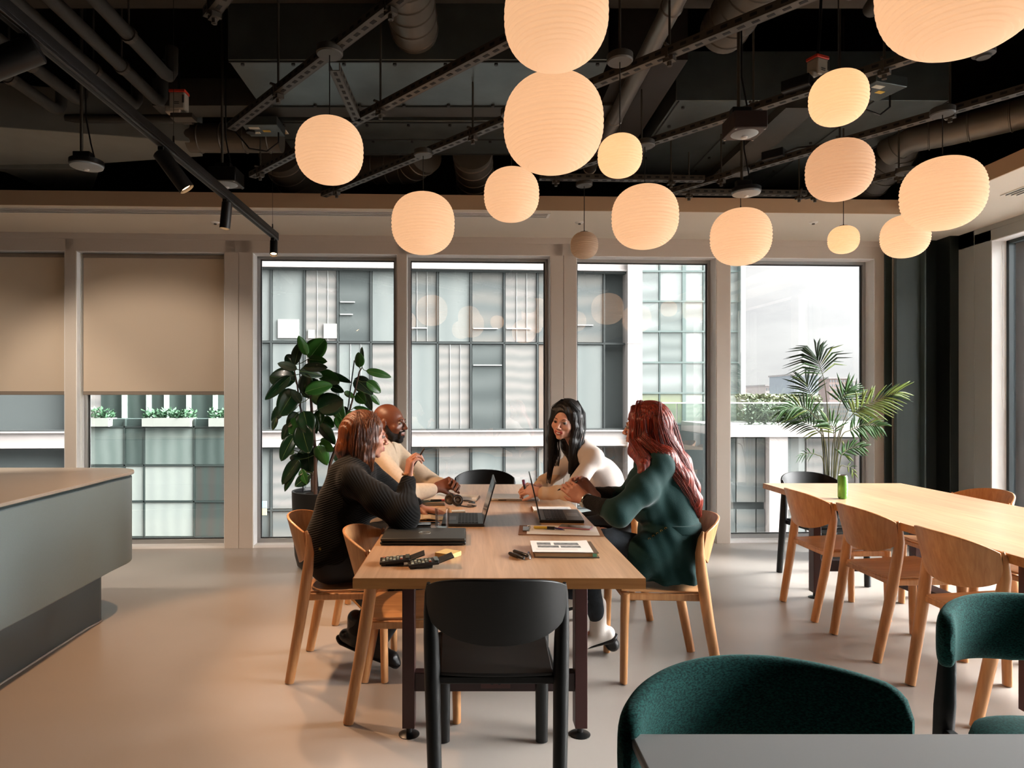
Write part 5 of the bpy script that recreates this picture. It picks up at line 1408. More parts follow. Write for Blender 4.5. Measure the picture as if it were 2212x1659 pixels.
w1 = build_person('person with auburn shoulder-length hair in a charcoal ribbed sweater, elbow on the table', O1, b1, lo=(-.98, 3.0, 0), hi=(-.08, 3.80, 1.36), mats_=[SK1, LIP1], region=lips_region(H1))
face_parts(w1, H1, O1, '#5f3f28', '#3d3a30', squint=.003)
F = Field((-.95, 3.0, .50), (-.12, 3.80, 1.12), .0042)
torso(F, (-.70, 3.40, .60), p1['wai'], p1['che'], p1['nek'], p1['sl'], p1['sr'], WD1, .012)
F.path([p1['sr'], (-.44, 3.16, .90), p1['er'], (-.312, 3.305, .965)], [.068, .070, .068, .040], .03)
F.cap(p1['er'], (-.315, 3.20, .86), .072, .062, .03)
F.path([p1['sl'], p1['el'], (-.305, 3.638, .80)], [.066, .064, .040], .03)
F.ell((-.50, 3.40, .86), (.10, .13, .09), k=.05)
F.cap((-.61, 3.39, 1.02), (-.575, 3.39, 1.075), .066, .060, .015)
F.cap((-.57, 3.39, 1.05), (-.545, 3.39, 1.14), .056, .056, .0, 'sub')
F.displace(folds(.0035, 30, 1.0))
SWT = mat('charcoal_rib_knit', '#0b0a09', .9, sheen=.08, spec=.2); wave_bump(SWT, 30, .45, 'Z', .006, .5, rot=(0, .35, 0))
SWS = mat('charcoal_rib_knit_sleeve', '#0b0a09', .9, sheen=.08, spec=.2); wave_bump(SWS, 30, .45, 'X', .006, .5, rot=(0, .7, .2))
def rg1(C):
    a = np.array(p1['sr']); return np.where((C[:, 1] < 3.235) & (C[:, 0] > -.62), 1, 0)
field_obj(F, 'sweater', [SWT, SWS], w1, O1, rg1)
F = Field((-.98, 3.15, .05), (-.12, 3.66, .70), .005)
F.cap((-.70, 3.33, .575), (-.70, 3.47, .575), .125, .125, .04)
for y0, kn, an in ((3.31, (-.235, 3.31, .53), (-.46, 3.36, .17)), (3.49, (-.245, 3.47, .53), (-.59, 3.45, .18))): F.path([(-.69, y0, .56), kn, an], [.098, .072, .052], .03)
F.displace(folds(.003, 40, 2.0))
tr1 = field_obj(F, 'trousers', [mat('black_trousers', '#0d0c0d', .8)], w1, O1)
m = MB(); m.cyl((-.105, -.218, .655), (-.104, -.226, .655), .007, n=14); m.build('rivet', GOLD, w1)
BOOT = mat('black_leather', '#0d0d0e', .28, bump=(60, .25))
shoe('boot', w1, O1, (-.47, 3.36, .115), (-.375, 3.33, .045), BOOT, BLKP, .12, .045); shoe('boot', w1, O1, (-.60, 3.45, .135), (-.50, 3.43, .05), BOOT, BLKP, .12, .045)
# hair
HM1 = hair_mat('auburn_hair', '#34190d', '#7e4524', .40)
F = Field((-.72, 3.22, .95), (-.38, 3.58, 1.36), .0038)
q = H1.p
F.ell(q(0, -.026, .034), (.092, .108, .098), H1.M, .02)
for s_ in (1, -1):
    F.path([q(s_ * .070, -.02, .02), q(s_ * .078, -.025, -.05), q(s_ * .080, -.02, -.12), q(s_ * .070, .0, -.165)], [.040, .034, .030, .020], .03)
    F.path([q(s_ * .066, .030, .05), q(s_ * .076, .028, -.03), q(s_ * .078, .020, -.11), q(s_ * .07, .035, -.175)], [.024, .019, .016, .006], .02)
F.path([q(0, -.075, .0), q(0, -.085, -.08), q(0, -.075, -.15)], [.070, .060, .045], .03)
F.ell(q(0, .105, -.045), (.066, .074, .105), H1.M, .008, 'sub')
F.displace(lambda x, y, z: .0016 * np.sin(x * 260 + y * 300 + 2 * np.sin(z * 20)))
field_obj(F, 'hair', [HM1], w1, O1)
gd = []
for s_ in (1, -1):
    gd.append(([q(s_ * .03, .02, .115), q(s_ * .078, .0, .06), q(s_ * .088, -.01, -.03), q(s_ * .088, -.0, -.11), q(s_ * .074, .02, -.18)], [.018, .03, .030, .024, .014]))
    gd.append(([q(s_ * .03, -.06, .11), q(s_ * .078, -.06, .05), q(s_ * .086, -.06, -.03), q(s_ * .08, -.055, -.11), q(s_ * .07, -.04, -.165)], [.016, .03, .034, .03, .02]))
strands(w1, O1, gd, 320, 1, HM1, .0013)
# bracelet, ring
m = MB(); c = V3(-.312, 3.318, .998) - O1; m.tube([tuple(c + .031 * V3(cos(a), sin(a), 0) + V3(0, 0, .0)) for a in np.linspace(0, 2 * pi, 25)], .0022, 8, caps=False); m.tube([tuple(c + .032 * V3(cos(a), sin(a), 0) + V3(0, 0, .007)) for a in np.linspace(0, 2 * pi, 25)], .0013, 6, caps=False); m.build('bracelet', GOLD, w1, smooth=True)

# ================= man in the cream overshirt ==================================
O2 = V3(-.58, 4.22, 0); H2 = Head((-.505, 4.15, 1.232), (.94, -.30, -.04), 0, 1.02)
p2 = dict(pel=(-.63, 4.22, .58), wai=(-.62, 4.22, .74), che=(-.585, 4.21, .92), nek=(-.565, 4.18, 1.095), sr=(-.57, 4.01, 1.03), sl=(-.52, 4.40, 1.03),
          er=(-.375, 3.93, .815), wr=(-.215, 4.04, .825), el=(-.26, 4.40, .815), wl=(-.165, 4.19, .83))
WD2 = ((.18, .115), (.17, .11), (.19, .115))
def b2(F):
    torso(F, p2['pel'], p2['wai'], p2['che'], p2['nek'], p2['sl'], p2['sr'], WD2, -.012)
    F.path([p2['sr'], p2['er'], p2['wr']], [.05, .042, .029]); F.path([p2['sl'], p2['el'], p2['wl']], [.05, .042, .029])
    for y0, kn, an, to in ((4.12, (-.20, 4.12, .54), (-.63, 4.08, .17), (-.58, 4.07, .06)), (4.32, (-.20, 4.32, .54), (-.3, 4.32, .12), (-.2, 4.32, .05))): F.path([(-.62, y0, .57), kn, an, to], [.09, .056, .029, .023])
    skin_head(F, H2, p2['nek'], True, nr=.054)
    add_hand(F, V3(-.205, 4.045, .836), (.86, .40, .22), (.0, .8, -.55), -1, (.55, .8, .5), 1.06, .6)
    add_hand(F, V3(-.160, 4.18, .842), (.60, -.72, .25), (-.5, -.4, -.7), 1, (.5, .7, .5), 1.06, .6)
SK2 = skin('deep_brown_skin', '#6b3d28', .42); LIP2 = mat('lip_brown', '#7a4538', .4)
w2 = build_person('bald bearded person in a cream overshirt with clasped hands, facing right beside the plant', O2, b2, lo=(-.90, 3.84, 0), hi=(-.02, 4.52, 1.38), mats_=[SK2, LIP2], region=lips_region(H2))
face_parts(w2, H2, O2, '#17100c', '#1c120d')
q = H2.p
F = Field(q(0, .03, -.07) - .14, q(0, .03, -.07) + .14, .0035)
F.ell(q(0, .030, -.074), np.array((.058, .056, .044)), H2.M, .02); F.ell(q(0, .070, -.104), np.array((.030, .022, .022)), H2.M, .02)
for s_ in (-1, 1): F.path([q(s_ * .066, .010, -.02), q(s_ * .062, .02, -.055), q(s_ * .045, .045, -.085)], [.008, .014, .018], .015); F.cap(q(0, .099, -.0485), q(s_ * .027, .084, -.056), .0052, .005, .006); F.cap(q(s_ * .027, .084, -.056), q(s_ * .026, .082, -.085), .006, .009, .006)
F.ell(q(0, .10, -.066), np.array((.021, .02, .0125)), H2.M, .003, 'sub'); F.halfspace(q(0, .0, -.042) , H2.M[:, 2] - H2.M[:, 1] * .0) if False else None
F.displace(lambda x, y, z: .0012 * np.sin(x * 700) * np.sin(y * 650) * np.sin(z * 720))
field_obj(F, 'beard', [mat('black_beard', '#0e0907', .95, noise=(200, .4))], w2, O2)
CREAM = mat('cream_cotton', '#c9b298', .85, noise=(60, .06), bump=(9, .25))
F = Field((-.88, 3.84, .52), (-.06, 4.54, 1.18), .0045)
torso(F, (-.63, 4.22, .62), p2['wai'], p2['che'], p2['nek'], p2['sl'], p2['sr'], WD2, .012)
F.path([p2['sr'], p2['er'], (-.235, 4.025, .824)], [.070, .064, .043], .025); F.path([p2['sl'], p2['el'], (-.18, 4.21, .829)], [.070, .062, .043], .025)
F.displace(folds(.006, 42, .5, (.6, .3, .6)))
F.cap((-.48, 4.15, 1.12), (-.50, 4.15, .96), .035, .015, .01, 'sub')
sh2 = field_obj(F, 'overshirt', [CREAM], w2, O2)
F = Field((-.72, 4.02, 1.0), (-.36, 4.36, 1.20), .0042)
F.cap((-.568, 4.18, 1.08), (-.56, 4.18, 1.125), .078, .074, .01); F.cap((-.568, 4.18, 1.02), (-.555, 4.175, 1.20), .064, .067, 0, 'sub'); F.cap((-.45, 4.13, 1.14), (-.47, 4.14, 1.06), .03, .02, .005, 'sub')
field_obj(F, 'collar', [CREAM], w2, O2)
F = Field((-.92, 4.0, .05), (-.08, 4.48, .72), .005)
F.cap((-.63, 4.14, .58), (-.63, 4.30, .58), .12, .12, .04)
for y0, kn, an in ((4.12, (-.20, 4.12, .54), (-.62, 4.085, .2)), (4.32, (-.20, 4.32, .54), (-.3, 4.32, .15))): F.path([(-.62, y0, .57), kn, an], [.1, .074, .055], .03)
field_obj(F, 'trousers', [mat('navy_trousers', '#15171d', .85)], w2, O2)
SNK = mat('black_canvas', '#17181a', .7); shoe('sneaker', w2, O2, (-.655, 4.08, .155), (-.60, 4.07, .045), SNK, mat('gum_sole', '#b98a55', .6), .06, .045); shoe('sneaker', w2, O2, (-.3, 4.32, .10), (-.19, 4.32, .045), SNK, MATS['gum_sole'], .06, .045)
m = MB(); m.tube([tuple(V3(-.118, 4.075, .858) - O2 + .0095 * V3(cos(a) * .5, cos(a) * .5, sin(a))) for a in np.linspace(0, 2 * pi, 15)], .0014, 6, caps=False); m.build('ring', STEELY, w2, smooth=True)

# ================= woman with black hair ==================================
O3 = V3(.88, 4.28, 0); H3 = Head((.600, 4.13, 1.245), (-.52, -.84, -.12), .17)
p3 = dict(pel=(.95, 4.30, .57), wai=(.915, 4.28, .72), che=(.845, 4.25, .90), nek=(.70, 4.18, 1.07), sl=(.765, 4.06, 1.01), sr=(.72, 4.40, 1.01),
          el=(.615, 3.985, .82), wl=(.44, 4.02, .80), er=(.50, 4.40, .82), wr=(.415, 4.20, .80))
WD3 = ((.165, .11), (.135, .095), (.155, .10))
def b3(F):
    torso(F, p3['pel'], p3['wai'], p3['che'], p3['nek'], p3['sl'], p3['sr'], WD3, -.008)
    F.path([p3['sl'], p3['el'], p3['wl']], [.040, .034, .024]); F.path([p3['sr'], p3['er'], p3['wr']], [.040, .034, .024])
    for y0, kn, an, to in ((4.22, (.55, 4.20, .53), (.62, 4.15, .12), (.52, 4.13, .05)), (4.38, (.55, 4.36, .53), (.6, 4.36, .12), (.5, 4.36, .05))): F.path([(.94, y0, .56), kn, an, to], [.085, .052, .026, .022])
    skin_head(F, H3, p3['nek'], smile=1.0, nr=.046)
    add_hand(F, V3(.428, 4.025, .812), (-.93, .25, .15), (.1, .5, -.6), 1, (.7, .9, .5), .93, .6)
    add_hand(F, V3(.405, 4.185, .812), (-.75, -.55, .18), (.4, -.4, -.5), -1, (.6, .8, .5), .93, .6)
SK3 = skin('light_skin', '#cf9880'); LIP3 = mat('lip_red', '#a5433e', .4)
w3 = build_person('smiling person with long straight black hair in a white long-sleeved top, leaning on the table', O3, b3, lo=(.27, 3.90, 0), hi=(1.14, 4.52, 1.40), mats_=[SK3, LIP3], region=lips_region(H3))
face_parts(w3, H3, O3, '#1a1210', '#3a2a1c', squint=.0018, teeth=True)
F = Field((.38, 3.90, .70), (1.10, 4.54, 1.16), .0042)
torso(F, p3['wai'], (.885, 4.27, .80), p3['che'], p3['nek'], p3['sl'], p3['sr'], ((.135, .095), (.14, .097), (.155, .10)), .006)
F.path([p3['sl'], p3['el'], (.58, 3.99, .815)], [.054, .050, .044], .025); F.path([p3['sr'], p3['er'], (.46, 4.30, .81)], [.054, .048, .040], .025)
F.path([p3['el'], (.60, 3.985, .818), (.455, 4.018, .803)], [.045, .046, .040], .02)
F.cap((.66, 4.12, 1.14), (.72, 4.16, 1.02), .05, .02, .01, 'sub')
F.displace(folds(.0055, 60, .2, (1, .2, -.4)))
F.halfspace((.90, 4.28, .765), unit((.35, 0, -1)))
WHT = mat('white_jersey', '#c6bab2', .85, bump=(14, .12)); CUFF = mat('beige_jersey_cuff', '#c8a888', .85)
def rg3(C): return np.where((C[:, 0] < .60) & (C[:, 2] < .88), 1, 0)
field_obj(F, 'top', [WHT, CUFF], w3, O3, rg3)
F = Field((.42, 4.02, .05), (1.12, 4.52, .73), .005)
F.cap((.95, 4.22, .58), (.95, 4.38, .58), .115, .115, .04); F.cap((.94, 4.23, .66), (.93, 4.35, .66), .098, .098, .03)
for y0, kn, an in ((4.22, (.55, 4.20, .53), (.62, 4.15, .16)), (4.38, (.55, 4.36, .53), (.6, 4.36, .16))): F.path([(.94, y0, .56), kn, an], [.093, .066, .048], .03)
field_obj(F, 'trousers', [mat('black_trousers_soft', '#101012', .8)], w3, O3)
shoe('boot', w3, O3, (.62, 4.15, .11), (.52, 4.13, .045), BOOT, BLKP, .1, .04); shoe('boot', w3, O3, (.6, 4.36, .11), (.5, 4.36, .045), BOOT, BLKP, .1, .04)
HM3 = hair_mat('black_hair', '#050404', '#140f0d', .48)
q = H3.p
F = Field((.40, 3.90, .78), (.86, 4.40, 1.42), .0038)
F.ell(q(0, -.024, .038), (.089, .108, .100), H3.M, .02)
z_ = V3(0, 0, 1)
for s_ in (1, -1):
    a = q(s_ * .072, -.01, .03); b_ = q(s_ * .082, -.015, -.06); c = q(s_ * .080, -.005, -.14)
    F.path([a, b_, c, c + V3(0, 0, -.09) + (V3(.01, -.0, 0) if s_ > 0 else V3(.0, 0, 0)), c + V3(-.02, 0, -.25)], [.034, .031, .030, .030, .010], .025)
    F.path([q(s_ * .062, .040, .06), q(s_ * .078, .030, -.02), q(s_ * .074, .030, -.12), q(s_ * .066, .03, -.12) + V3(-.01, 0, -.19)], [.020, .017, .018, .010], .02)
F.path([q(0, -.07, .0), q(0, -.085, -.10), q(.02, -.085, -.17) + V3(.03, 0, -.02), q(.02, -.08, -.17) + V3(.05, 0, -.10)], [.070, .060, .05, .03], .03)
F.ell(q(0, .105, -.032), (.060, .072, .108), H3.M, .008, 'sub')
F.displace(lambda x, y, z: .0014 * np.sin(x * 290 + y * 270 + 2 * np.sin(z * 15)))
field_obj(F, 'hair', [HM3], w3, O3)
gd = []
for s_ in (1, -1):
    c = q(s_ * .080, -.0, -.14)
    gd.append(([q(s_ * .02, .03, .125), q(s_ * .070, .015, .07), q(s_ * .083, .0, -.04), c, c + V3(0, 0, -.12), c + V3(-.02, 0, -.28)], [.016, .026, .026, .026, .024, .014]))
    gd.append(([q(s_ * .03, -.06, .12), q(s_ * .076, -.05, .05), q(s_ * .084, -.06, -.05), c + V3(.02, 0, 0), c + V3(.03, 0, -.10), c + V3(.035, 0, -.17)], [.016, .03, .032, .03, .028, .012]))
strands(w3, O3, gd, 300, 2, HM3, .0013)

# ================= woman with long red hair ==================================
O4 = V3(.98, 3.385, 0); H4 = Head((.912, 3.42, 1.232), (-.86, .50, .0))
p4 = dict(pel=(1.01, 3.385, .57), wai=(1.035, 3.385, .735), che=(.995, 3.385, .93), nek=(.955, 3.395, 1.10), sl=(.93, 3.225, 1.05), sr=(.975, 3.54, 1.03),
          el=(.70, 3.10, .84), wl=(.585, 3.315, .865), er=(.865, 3.62, .84), wr=(.655, 3.50, .875))
WD4 = ((.175, .115), (.15, .10), (.165, .11))
def b4(F):
    torso(F, p4['pel'], p4['wai'], p4['che'], p4['nek'], p4['sl'], p4['sr'], WD4, -.012)
    F.path([p4['sl'], p4['el'], p4['wl']], [.043, .037, .025]); F.path([p4['sr'], p4['er'], p4['wr']], [.043, .037, .025])
    F.path([(1.0, 3.30, .56), (.665, 3.30, .675), (.51, 3.36, .38), (.44, 3.34, .33)], [.088, .055, .028, .022])
    F.path([(1.0, 3.48, .56), (.60, 3.49, .54), (.69, 3.54, .14), (.60, 3.54, .06)], [.088, .055, .027, .022])
    skin_head(F, H4, p4['nek'], smile=.6, nr=.048)
    add_hand(F, V3(.580, 3.325, .872), (-.62, .42, .50), (.25, .75, -.30), 1, (.35, .55, .4), .97, .5, .5)
    add_hand(F, V3(.648, 3.492, .885), (-.62, -.05, .62), (-.30, -.70, -.2), -1, (.5, .7, .4), .97, .5, .5)
SK4 = skin('rosy_skin', '#c58a74')
w4 = build_person('person with very long red hair in a dark teal blazer, gesturing with both hands', O4, b4, lo=(.37, 3.0, 0), hi=(1.22, 3.78, 1.40), mats_=[SK4, LIP1], region=lips_region(H4))
face_parts(w4, H4, O4, '#5a2a1a', '#33312a')
TEALB = mat('teal_blazer_cloth', '#08302e', .8, sheen=.15, spec=.25, bump=(220, .12))
F = Field((.56, 3.0, .44), (1.24, 3.80, 1.16), .0044)
torso(F, (1.015, 3.385, .66), p4['wai'], p4['che'], p4['nek'], p4['sl'], p4['sr'], ((.175, .115), (.15, .10), (.165, .11)), .014)
F.path([p4['sl'], (.83, 3.16, .94), p4['el'], (.66, 3.17, .852)], [.062, .066, .058, .048], .035); F.ell((.89, 3.33, .90), (.10, .15, .15), k=.06); F.path([p4['sr'], p4['er'], (.755, 3.56, .86)], [.066, .056, .048], .02)
# peplum that flares over the hips and seat
for z, r, hw in ((.68, .125, .17), (.60, .140, .19), (.52, .146, .20), (.485, .146, .20)): F.cap((1.02, 3.385 - hw + r, z), (1.02, 3.385 + hw - r, z), r, r, .03)
F.path([(.97, 3.27, .66), (.87, 3.25, .62), (.84, 3.25, .54)], [.095, .08, .06], .06)
F.halfspace((1, 3, .475), (0, 0, -1))
F.cap((.86, 3.385, 1.14), (.88, 3.385, .98), .04, .02, .01, 'sub')
def f4(x, y, z):
    a = np.arctan2(y - 3.385, x - 1.02); w_ = np.clip((.70 - z) / .12, 0, 1)
    return -.0045 * w_ * np.sin(a * 9) + folds(.0030, 34, .7, (.5, .3, .7))(x, y, z) * (z > .5)
F.displace(f4); F.displace(folds(.0022, 70, 2.2, (.8, .1, .5)))
bl4 = field_obj(F, 'blazer', [TEALB], w4, O4)
F = Field((.83, 3.15, .70), (1.22, 3.62, .775), .0044)
torso(F, (1.018, 3.385, .66), p4['wai'], p4['che'], p4['nek'], p4['sl'], p4['sr'], ((.172, .117), (.155, .104), (.167, .112)), .018)
F.halfspace((1, 3, .76), (0, 0, 1)); F.halfspace((1, 3, .715), (0, 0, -1))
field_obj(F, 'waist_belt', [TEALB], w4, O4)
from mathutils.bvhtree import BVHTree
_bv = BVHTree.FromPolygons([tuple(v.co) for v in bl4.data.vertices], [tuple(p.vertices) for p in bl4.data.polygons])
for k in range(5):                      # a slanting row of eyelets on the side of the blazer's waist
    hit = _bv.ray_cast(Vector((.872 + k * .0205 - O4[0], 3.0 - O4[1], .700 + k * .0125)), Vector((0, 1, 0)))
    if hit[0] is None: continue
    q_ = np.array(hit[0]) + np.array(hit[1]) * .0012
    m = MB(); m.tube([tuple(q_ + V3(.0050 * cos(a), 0, .0050 * sin(a))) for a in np.linspace(0, 2 * pi, 15)], .0014, 6, caps=False); m.build('eyelet', GOLD, w4, smooth=True)
F = Field((.54, 3.02, .78), (.80, 3.68, .94), .004)
for pp, rr in (([p4['el'], (.66, 3.17, .852), (.603, 3.285, .864)], [.046, .043, .036]), ([p4['er'], (.755, 3.56, .86), (.675, 3.52, .874)], [.046, .042, .036])):
    F = Field((.54, 3.02, .78), (.93, 3.70, .94), .004); F.path(pp, rr, .02)
    F.displace(lambda x, y, z: .0018 * np.sin(x * 240) * np.sin(y * 260) * np.sin(z * 250))
    field_obj(F, 'knit_cuff', [mat('black_lace_knit', '#0b0a0b', .9, bump=(300, .6))], w4, O4)
DENIM = mat('dark_denim', '#1b232b', .85, noise=(30, .45), bump=(250, .2))
F = Field((.40, 3.14, .08), (1.22, 3.68, .74), .005)
F.cap((1.01, 3.325, .58), (1.01, 3.45, .58), .114, .114, .04)
F.path([(1.0, 3.315, .56), (.665, 3.30, .675), (.507, 3.36, .385)], [.090, .072, .046], .03); F.path([(1.0, 3.48, .56), (.60, 3.49, .54), (.69, 3.54, .19)], [.092, .07, .043], .03)
F.displace(folds(.003, 50, 3.0))
field_obj(F, 'jeans', [DENIM], w4, O4)
WBT = mat('white_boot_leather', '#d3cbc2', .45, bump=(40, .1))
shoe('boot', w4, O4, (.69, 3.54, .125), (.585, 3.54, .05), WBT, BLKP, .19, .046, heel=.03); shoe('boot', w4, O4, (.505, 3.36, .37), (.42, 3.34, .32), WBT, BLKP, .10, .044)
HM4 = hair_mat('red_hair', '#400c07', '#a2341a', .40)
q = H4.p
F = Field((.76, 3.10, .76), (1.24, 3.62, 1.42), .004)
F.ell(q(0, -.026, .038), (.096, .114, .104), H4.M, .02)
for s_, dy in ((1, .10), (-1, -.10)):
    F.path([q(s_ * .07, -.01, .03), q(s_ * .084, -.02, -.07), q(s_ * .084, -.02, -.14)], [.042, .038, .040], .03)
F.path([q(-.07, .035, .06), q(-.082, .03, -.03), q(-.085, .03, -.12), V3(.85, 3.20, 1.06), V3(.822, 3.155, .985), V3(.805, 3.125, .925)], [.026, .026, .032, .030, .020, .005], .02)
F.path([q(-.075, -.02, -.10), V3(.965, 3.255, 1.09), V3(1.05, 3.25, .99), V3(1.115, 3.265, .88), V3(1.14, 3.28, .80)], [.060, .052, .044, .034, .016], .03)
F.path([q(0, -.075, .0), q(0, -.095, -.10), V3(1.07, 3.36, 1.05), V3(1.125, 3.35, .93), V3(1.15, 3.33, .81)], [.078, .070, .056, .042, .018], .03)
F.path([q(.05, -.06, -.08), V3(1.06, 3.46, 1.05), V3(1.13, 3.44, .92), V3(1.155, 3.42, .82)], [.055, .045, .035, .014], .03)
F.ell(q(0, .108, -.040), (.064, .072, .105), H4.M, .008, 'sub')
F.displace(lambda x, y, z: .0018 * np.sin(x * 230 + y * 260 + 2 * np.sin(z * 14)))
field_obj(F, 'hair', [HM4], w4, O4)
gd = [([q(-.02, .02, .13), q(-.078, .01, .06), q(-.095, -.0, -.05), V3(.945, 3.235, 1.10), V3(1.03, 3.235, .99), V3(1.105, 3.255, .88), V3(1.14, 3.28, .795)], [.02, .03, .034, .045, .042, .034, .018]),
      ([q(-.02, -.07, .125), q(-.07, -.085, .04), q(-.06, -.11, -.07), V3(1.04, 3.30, 1.06), V3(1.10, 3.31, .95), V3(1.14, 3.32, .85), V3(1.155, 3.33, .79)], [.02, .03, .05, .05, .045, .035, .018]),
      ([q(-.03, .05, .11), q(-.075, .04, .04), q(-.088, .035, -.06), V3(.86, 3.205, 1.08), V3(.828, 3.155, .98), V3(.805, 3.12, .915)], [.014, .02, .026, .028, .022, .010]),
      ([q(.0, -.1, .08), q(.0, -.125, -.0), V3(1.06, 3.40, 1.10), V3(1.12, 3.40, .98), V3(1.155, 3.38, .87), V3(1.165, 3.37, .80)], [.03, .04, .05, .045, .035, .018])]
strands(w4, O4, gd, 520, 3, HM4, .0014)
m = MB(); c = V3(.590, 3.305, .868) - O4; ax = unit((-.41, .87, .1)); u_ = unit(np.cross(ax, (0, 0, 1))); v_ = np.cross(ax, u_)
m.tube([tuple(c + .031 * (u_ * cos(a) + v_ * sin(a))) for a in np.linspace(0, 2 * pi, 25)], .0065, 8, caps=False, sz=1.0); wt = m.build('wristwatch', STEELY, w4, smooth=True)
m = MB(); d_ = unit(-u_ * .9 + v_ * .5); m.cyl(tuple(c + d_ * .034), tuple(c + d_ * .040), .015, n=20); m.build('watch_dial', mat('watch_face', '#cfd6d4', .2), wt)
# ================================================================ rubber plant
def zp3(x, y): return (560 + x / 3.1917, 700 + y / 3.1917)
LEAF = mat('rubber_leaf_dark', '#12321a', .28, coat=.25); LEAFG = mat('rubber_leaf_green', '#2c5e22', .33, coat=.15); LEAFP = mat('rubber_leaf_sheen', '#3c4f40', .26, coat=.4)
MID = mat('leaf_midrib', '#6f8a4a', .5); BARK = mat('plant_stem_brown', '#4a3326', .8)
PY = 5.45
rp = thing('rubber_plant', 'tall rubber plant with broad dark leaves in a black pot by the window', 'plant', (-1.20, PY, 0))
m = MB(); m.lathe([(0, .0), (.20, .0), (.225, .02), (.245, .10), (.262, .35), (.268, .60), (.268, .625), (.25, .625), (.245, .60), (0, .59)], n=48); m.build('pot', mat('black_pot', '#17191a', .42), rp, smooth=True)
m = MB(); m.lathe([(0, .598), (.246, .596)], n=30); m.build('soil', mat('potting_soil', '#1d1510', .95, bump=(60, 1)), rp)
stems = [([(370, 1160), (362, 1000), (350, 800), (300, 640), (280, 560), (262, 420), (240, 310)], .1), ([(388, 1160), (388, 900), (362, 600), (350, 400), (340, 240)], -.05), ([(458, 1130), (490, 960), (540, 820), (600, 660), (625, 590), (665, 440), (690, 330), (708, 300)], .0)]
m = MB()
def WP(x, y, dy=0.0):
    a = zp3(x, y); p = W(a[0], a[1], PY + dy); return (p.x + 1.20, p.y - PY, p.z)
for pts, dy in stems:
    P = [WP(x, y, dy) for x, y in pts]; P[0] = (P[0][0], P[0][1], .58)
    m.tube(P, [.016, .014, .012, .010, .008, .007, .006, .005][:len(P)], 8)
m.build('stem', BARK, rp, smooth=True)
m = MB()
for a, b_, dy in (((304, 1150), (276, 225), .06), ((412, 1150), (334, 240), .0), ((568, 900), (656, 250), -.03)):
    m.tube([WP(a[0], a[1], dy)[:2] + (.55,) if a[1] > 1000 else WP(a[0], a[1], dy), WP(b_[0], b_[1], dy)], .005, 6)
m.build('support_cane', BLKM, rp)
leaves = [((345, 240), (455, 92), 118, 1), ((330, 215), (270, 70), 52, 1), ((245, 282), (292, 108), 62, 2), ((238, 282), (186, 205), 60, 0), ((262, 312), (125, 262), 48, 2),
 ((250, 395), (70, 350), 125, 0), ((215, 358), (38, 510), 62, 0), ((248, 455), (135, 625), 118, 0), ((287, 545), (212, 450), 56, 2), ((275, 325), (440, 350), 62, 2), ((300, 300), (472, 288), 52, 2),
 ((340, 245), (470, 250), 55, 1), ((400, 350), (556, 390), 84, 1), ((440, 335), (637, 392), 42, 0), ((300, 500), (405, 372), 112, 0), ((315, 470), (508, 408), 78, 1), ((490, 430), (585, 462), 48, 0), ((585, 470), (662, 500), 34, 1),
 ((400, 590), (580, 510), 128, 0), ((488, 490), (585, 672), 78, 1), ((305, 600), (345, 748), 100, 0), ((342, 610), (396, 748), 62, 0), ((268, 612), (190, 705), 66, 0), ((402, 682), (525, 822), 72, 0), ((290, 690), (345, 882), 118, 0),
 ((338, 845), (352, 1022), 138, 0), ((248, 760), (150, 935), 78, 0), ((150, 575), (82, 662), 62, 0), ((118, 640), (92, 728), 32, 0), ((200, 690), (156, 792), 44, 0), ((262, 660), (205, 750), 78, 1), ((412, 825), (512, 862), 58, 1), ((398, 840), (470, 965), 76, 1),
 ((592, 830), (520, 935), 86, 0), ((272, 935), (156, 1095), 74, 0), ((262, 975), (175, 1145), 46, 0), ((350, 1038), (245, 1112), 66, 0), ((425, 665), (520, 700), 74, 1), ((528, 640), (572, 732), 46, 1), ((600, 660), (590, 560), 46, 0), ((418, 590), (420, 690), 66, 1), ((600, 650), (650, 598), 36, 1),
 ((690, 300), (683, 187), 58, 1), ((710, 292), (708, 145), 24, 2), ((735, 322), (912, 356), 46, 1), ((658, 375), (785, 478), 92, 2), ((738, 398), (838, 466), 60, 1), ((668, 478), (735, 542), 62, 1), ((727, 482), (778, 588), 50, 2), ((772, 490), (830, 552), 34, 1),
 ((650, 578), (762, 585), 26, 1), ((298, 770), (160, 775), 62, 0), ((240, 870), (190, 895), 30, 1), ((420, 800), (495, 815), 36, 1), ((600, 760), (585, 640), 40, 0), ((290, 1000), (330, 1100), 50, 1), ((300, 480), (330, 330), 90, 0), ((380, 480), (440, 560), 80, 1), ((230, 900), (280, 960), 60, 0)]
g = random.Random(12)
mm_ = [MB(), MB(), MB()]; mr = MB(); pet = MB()
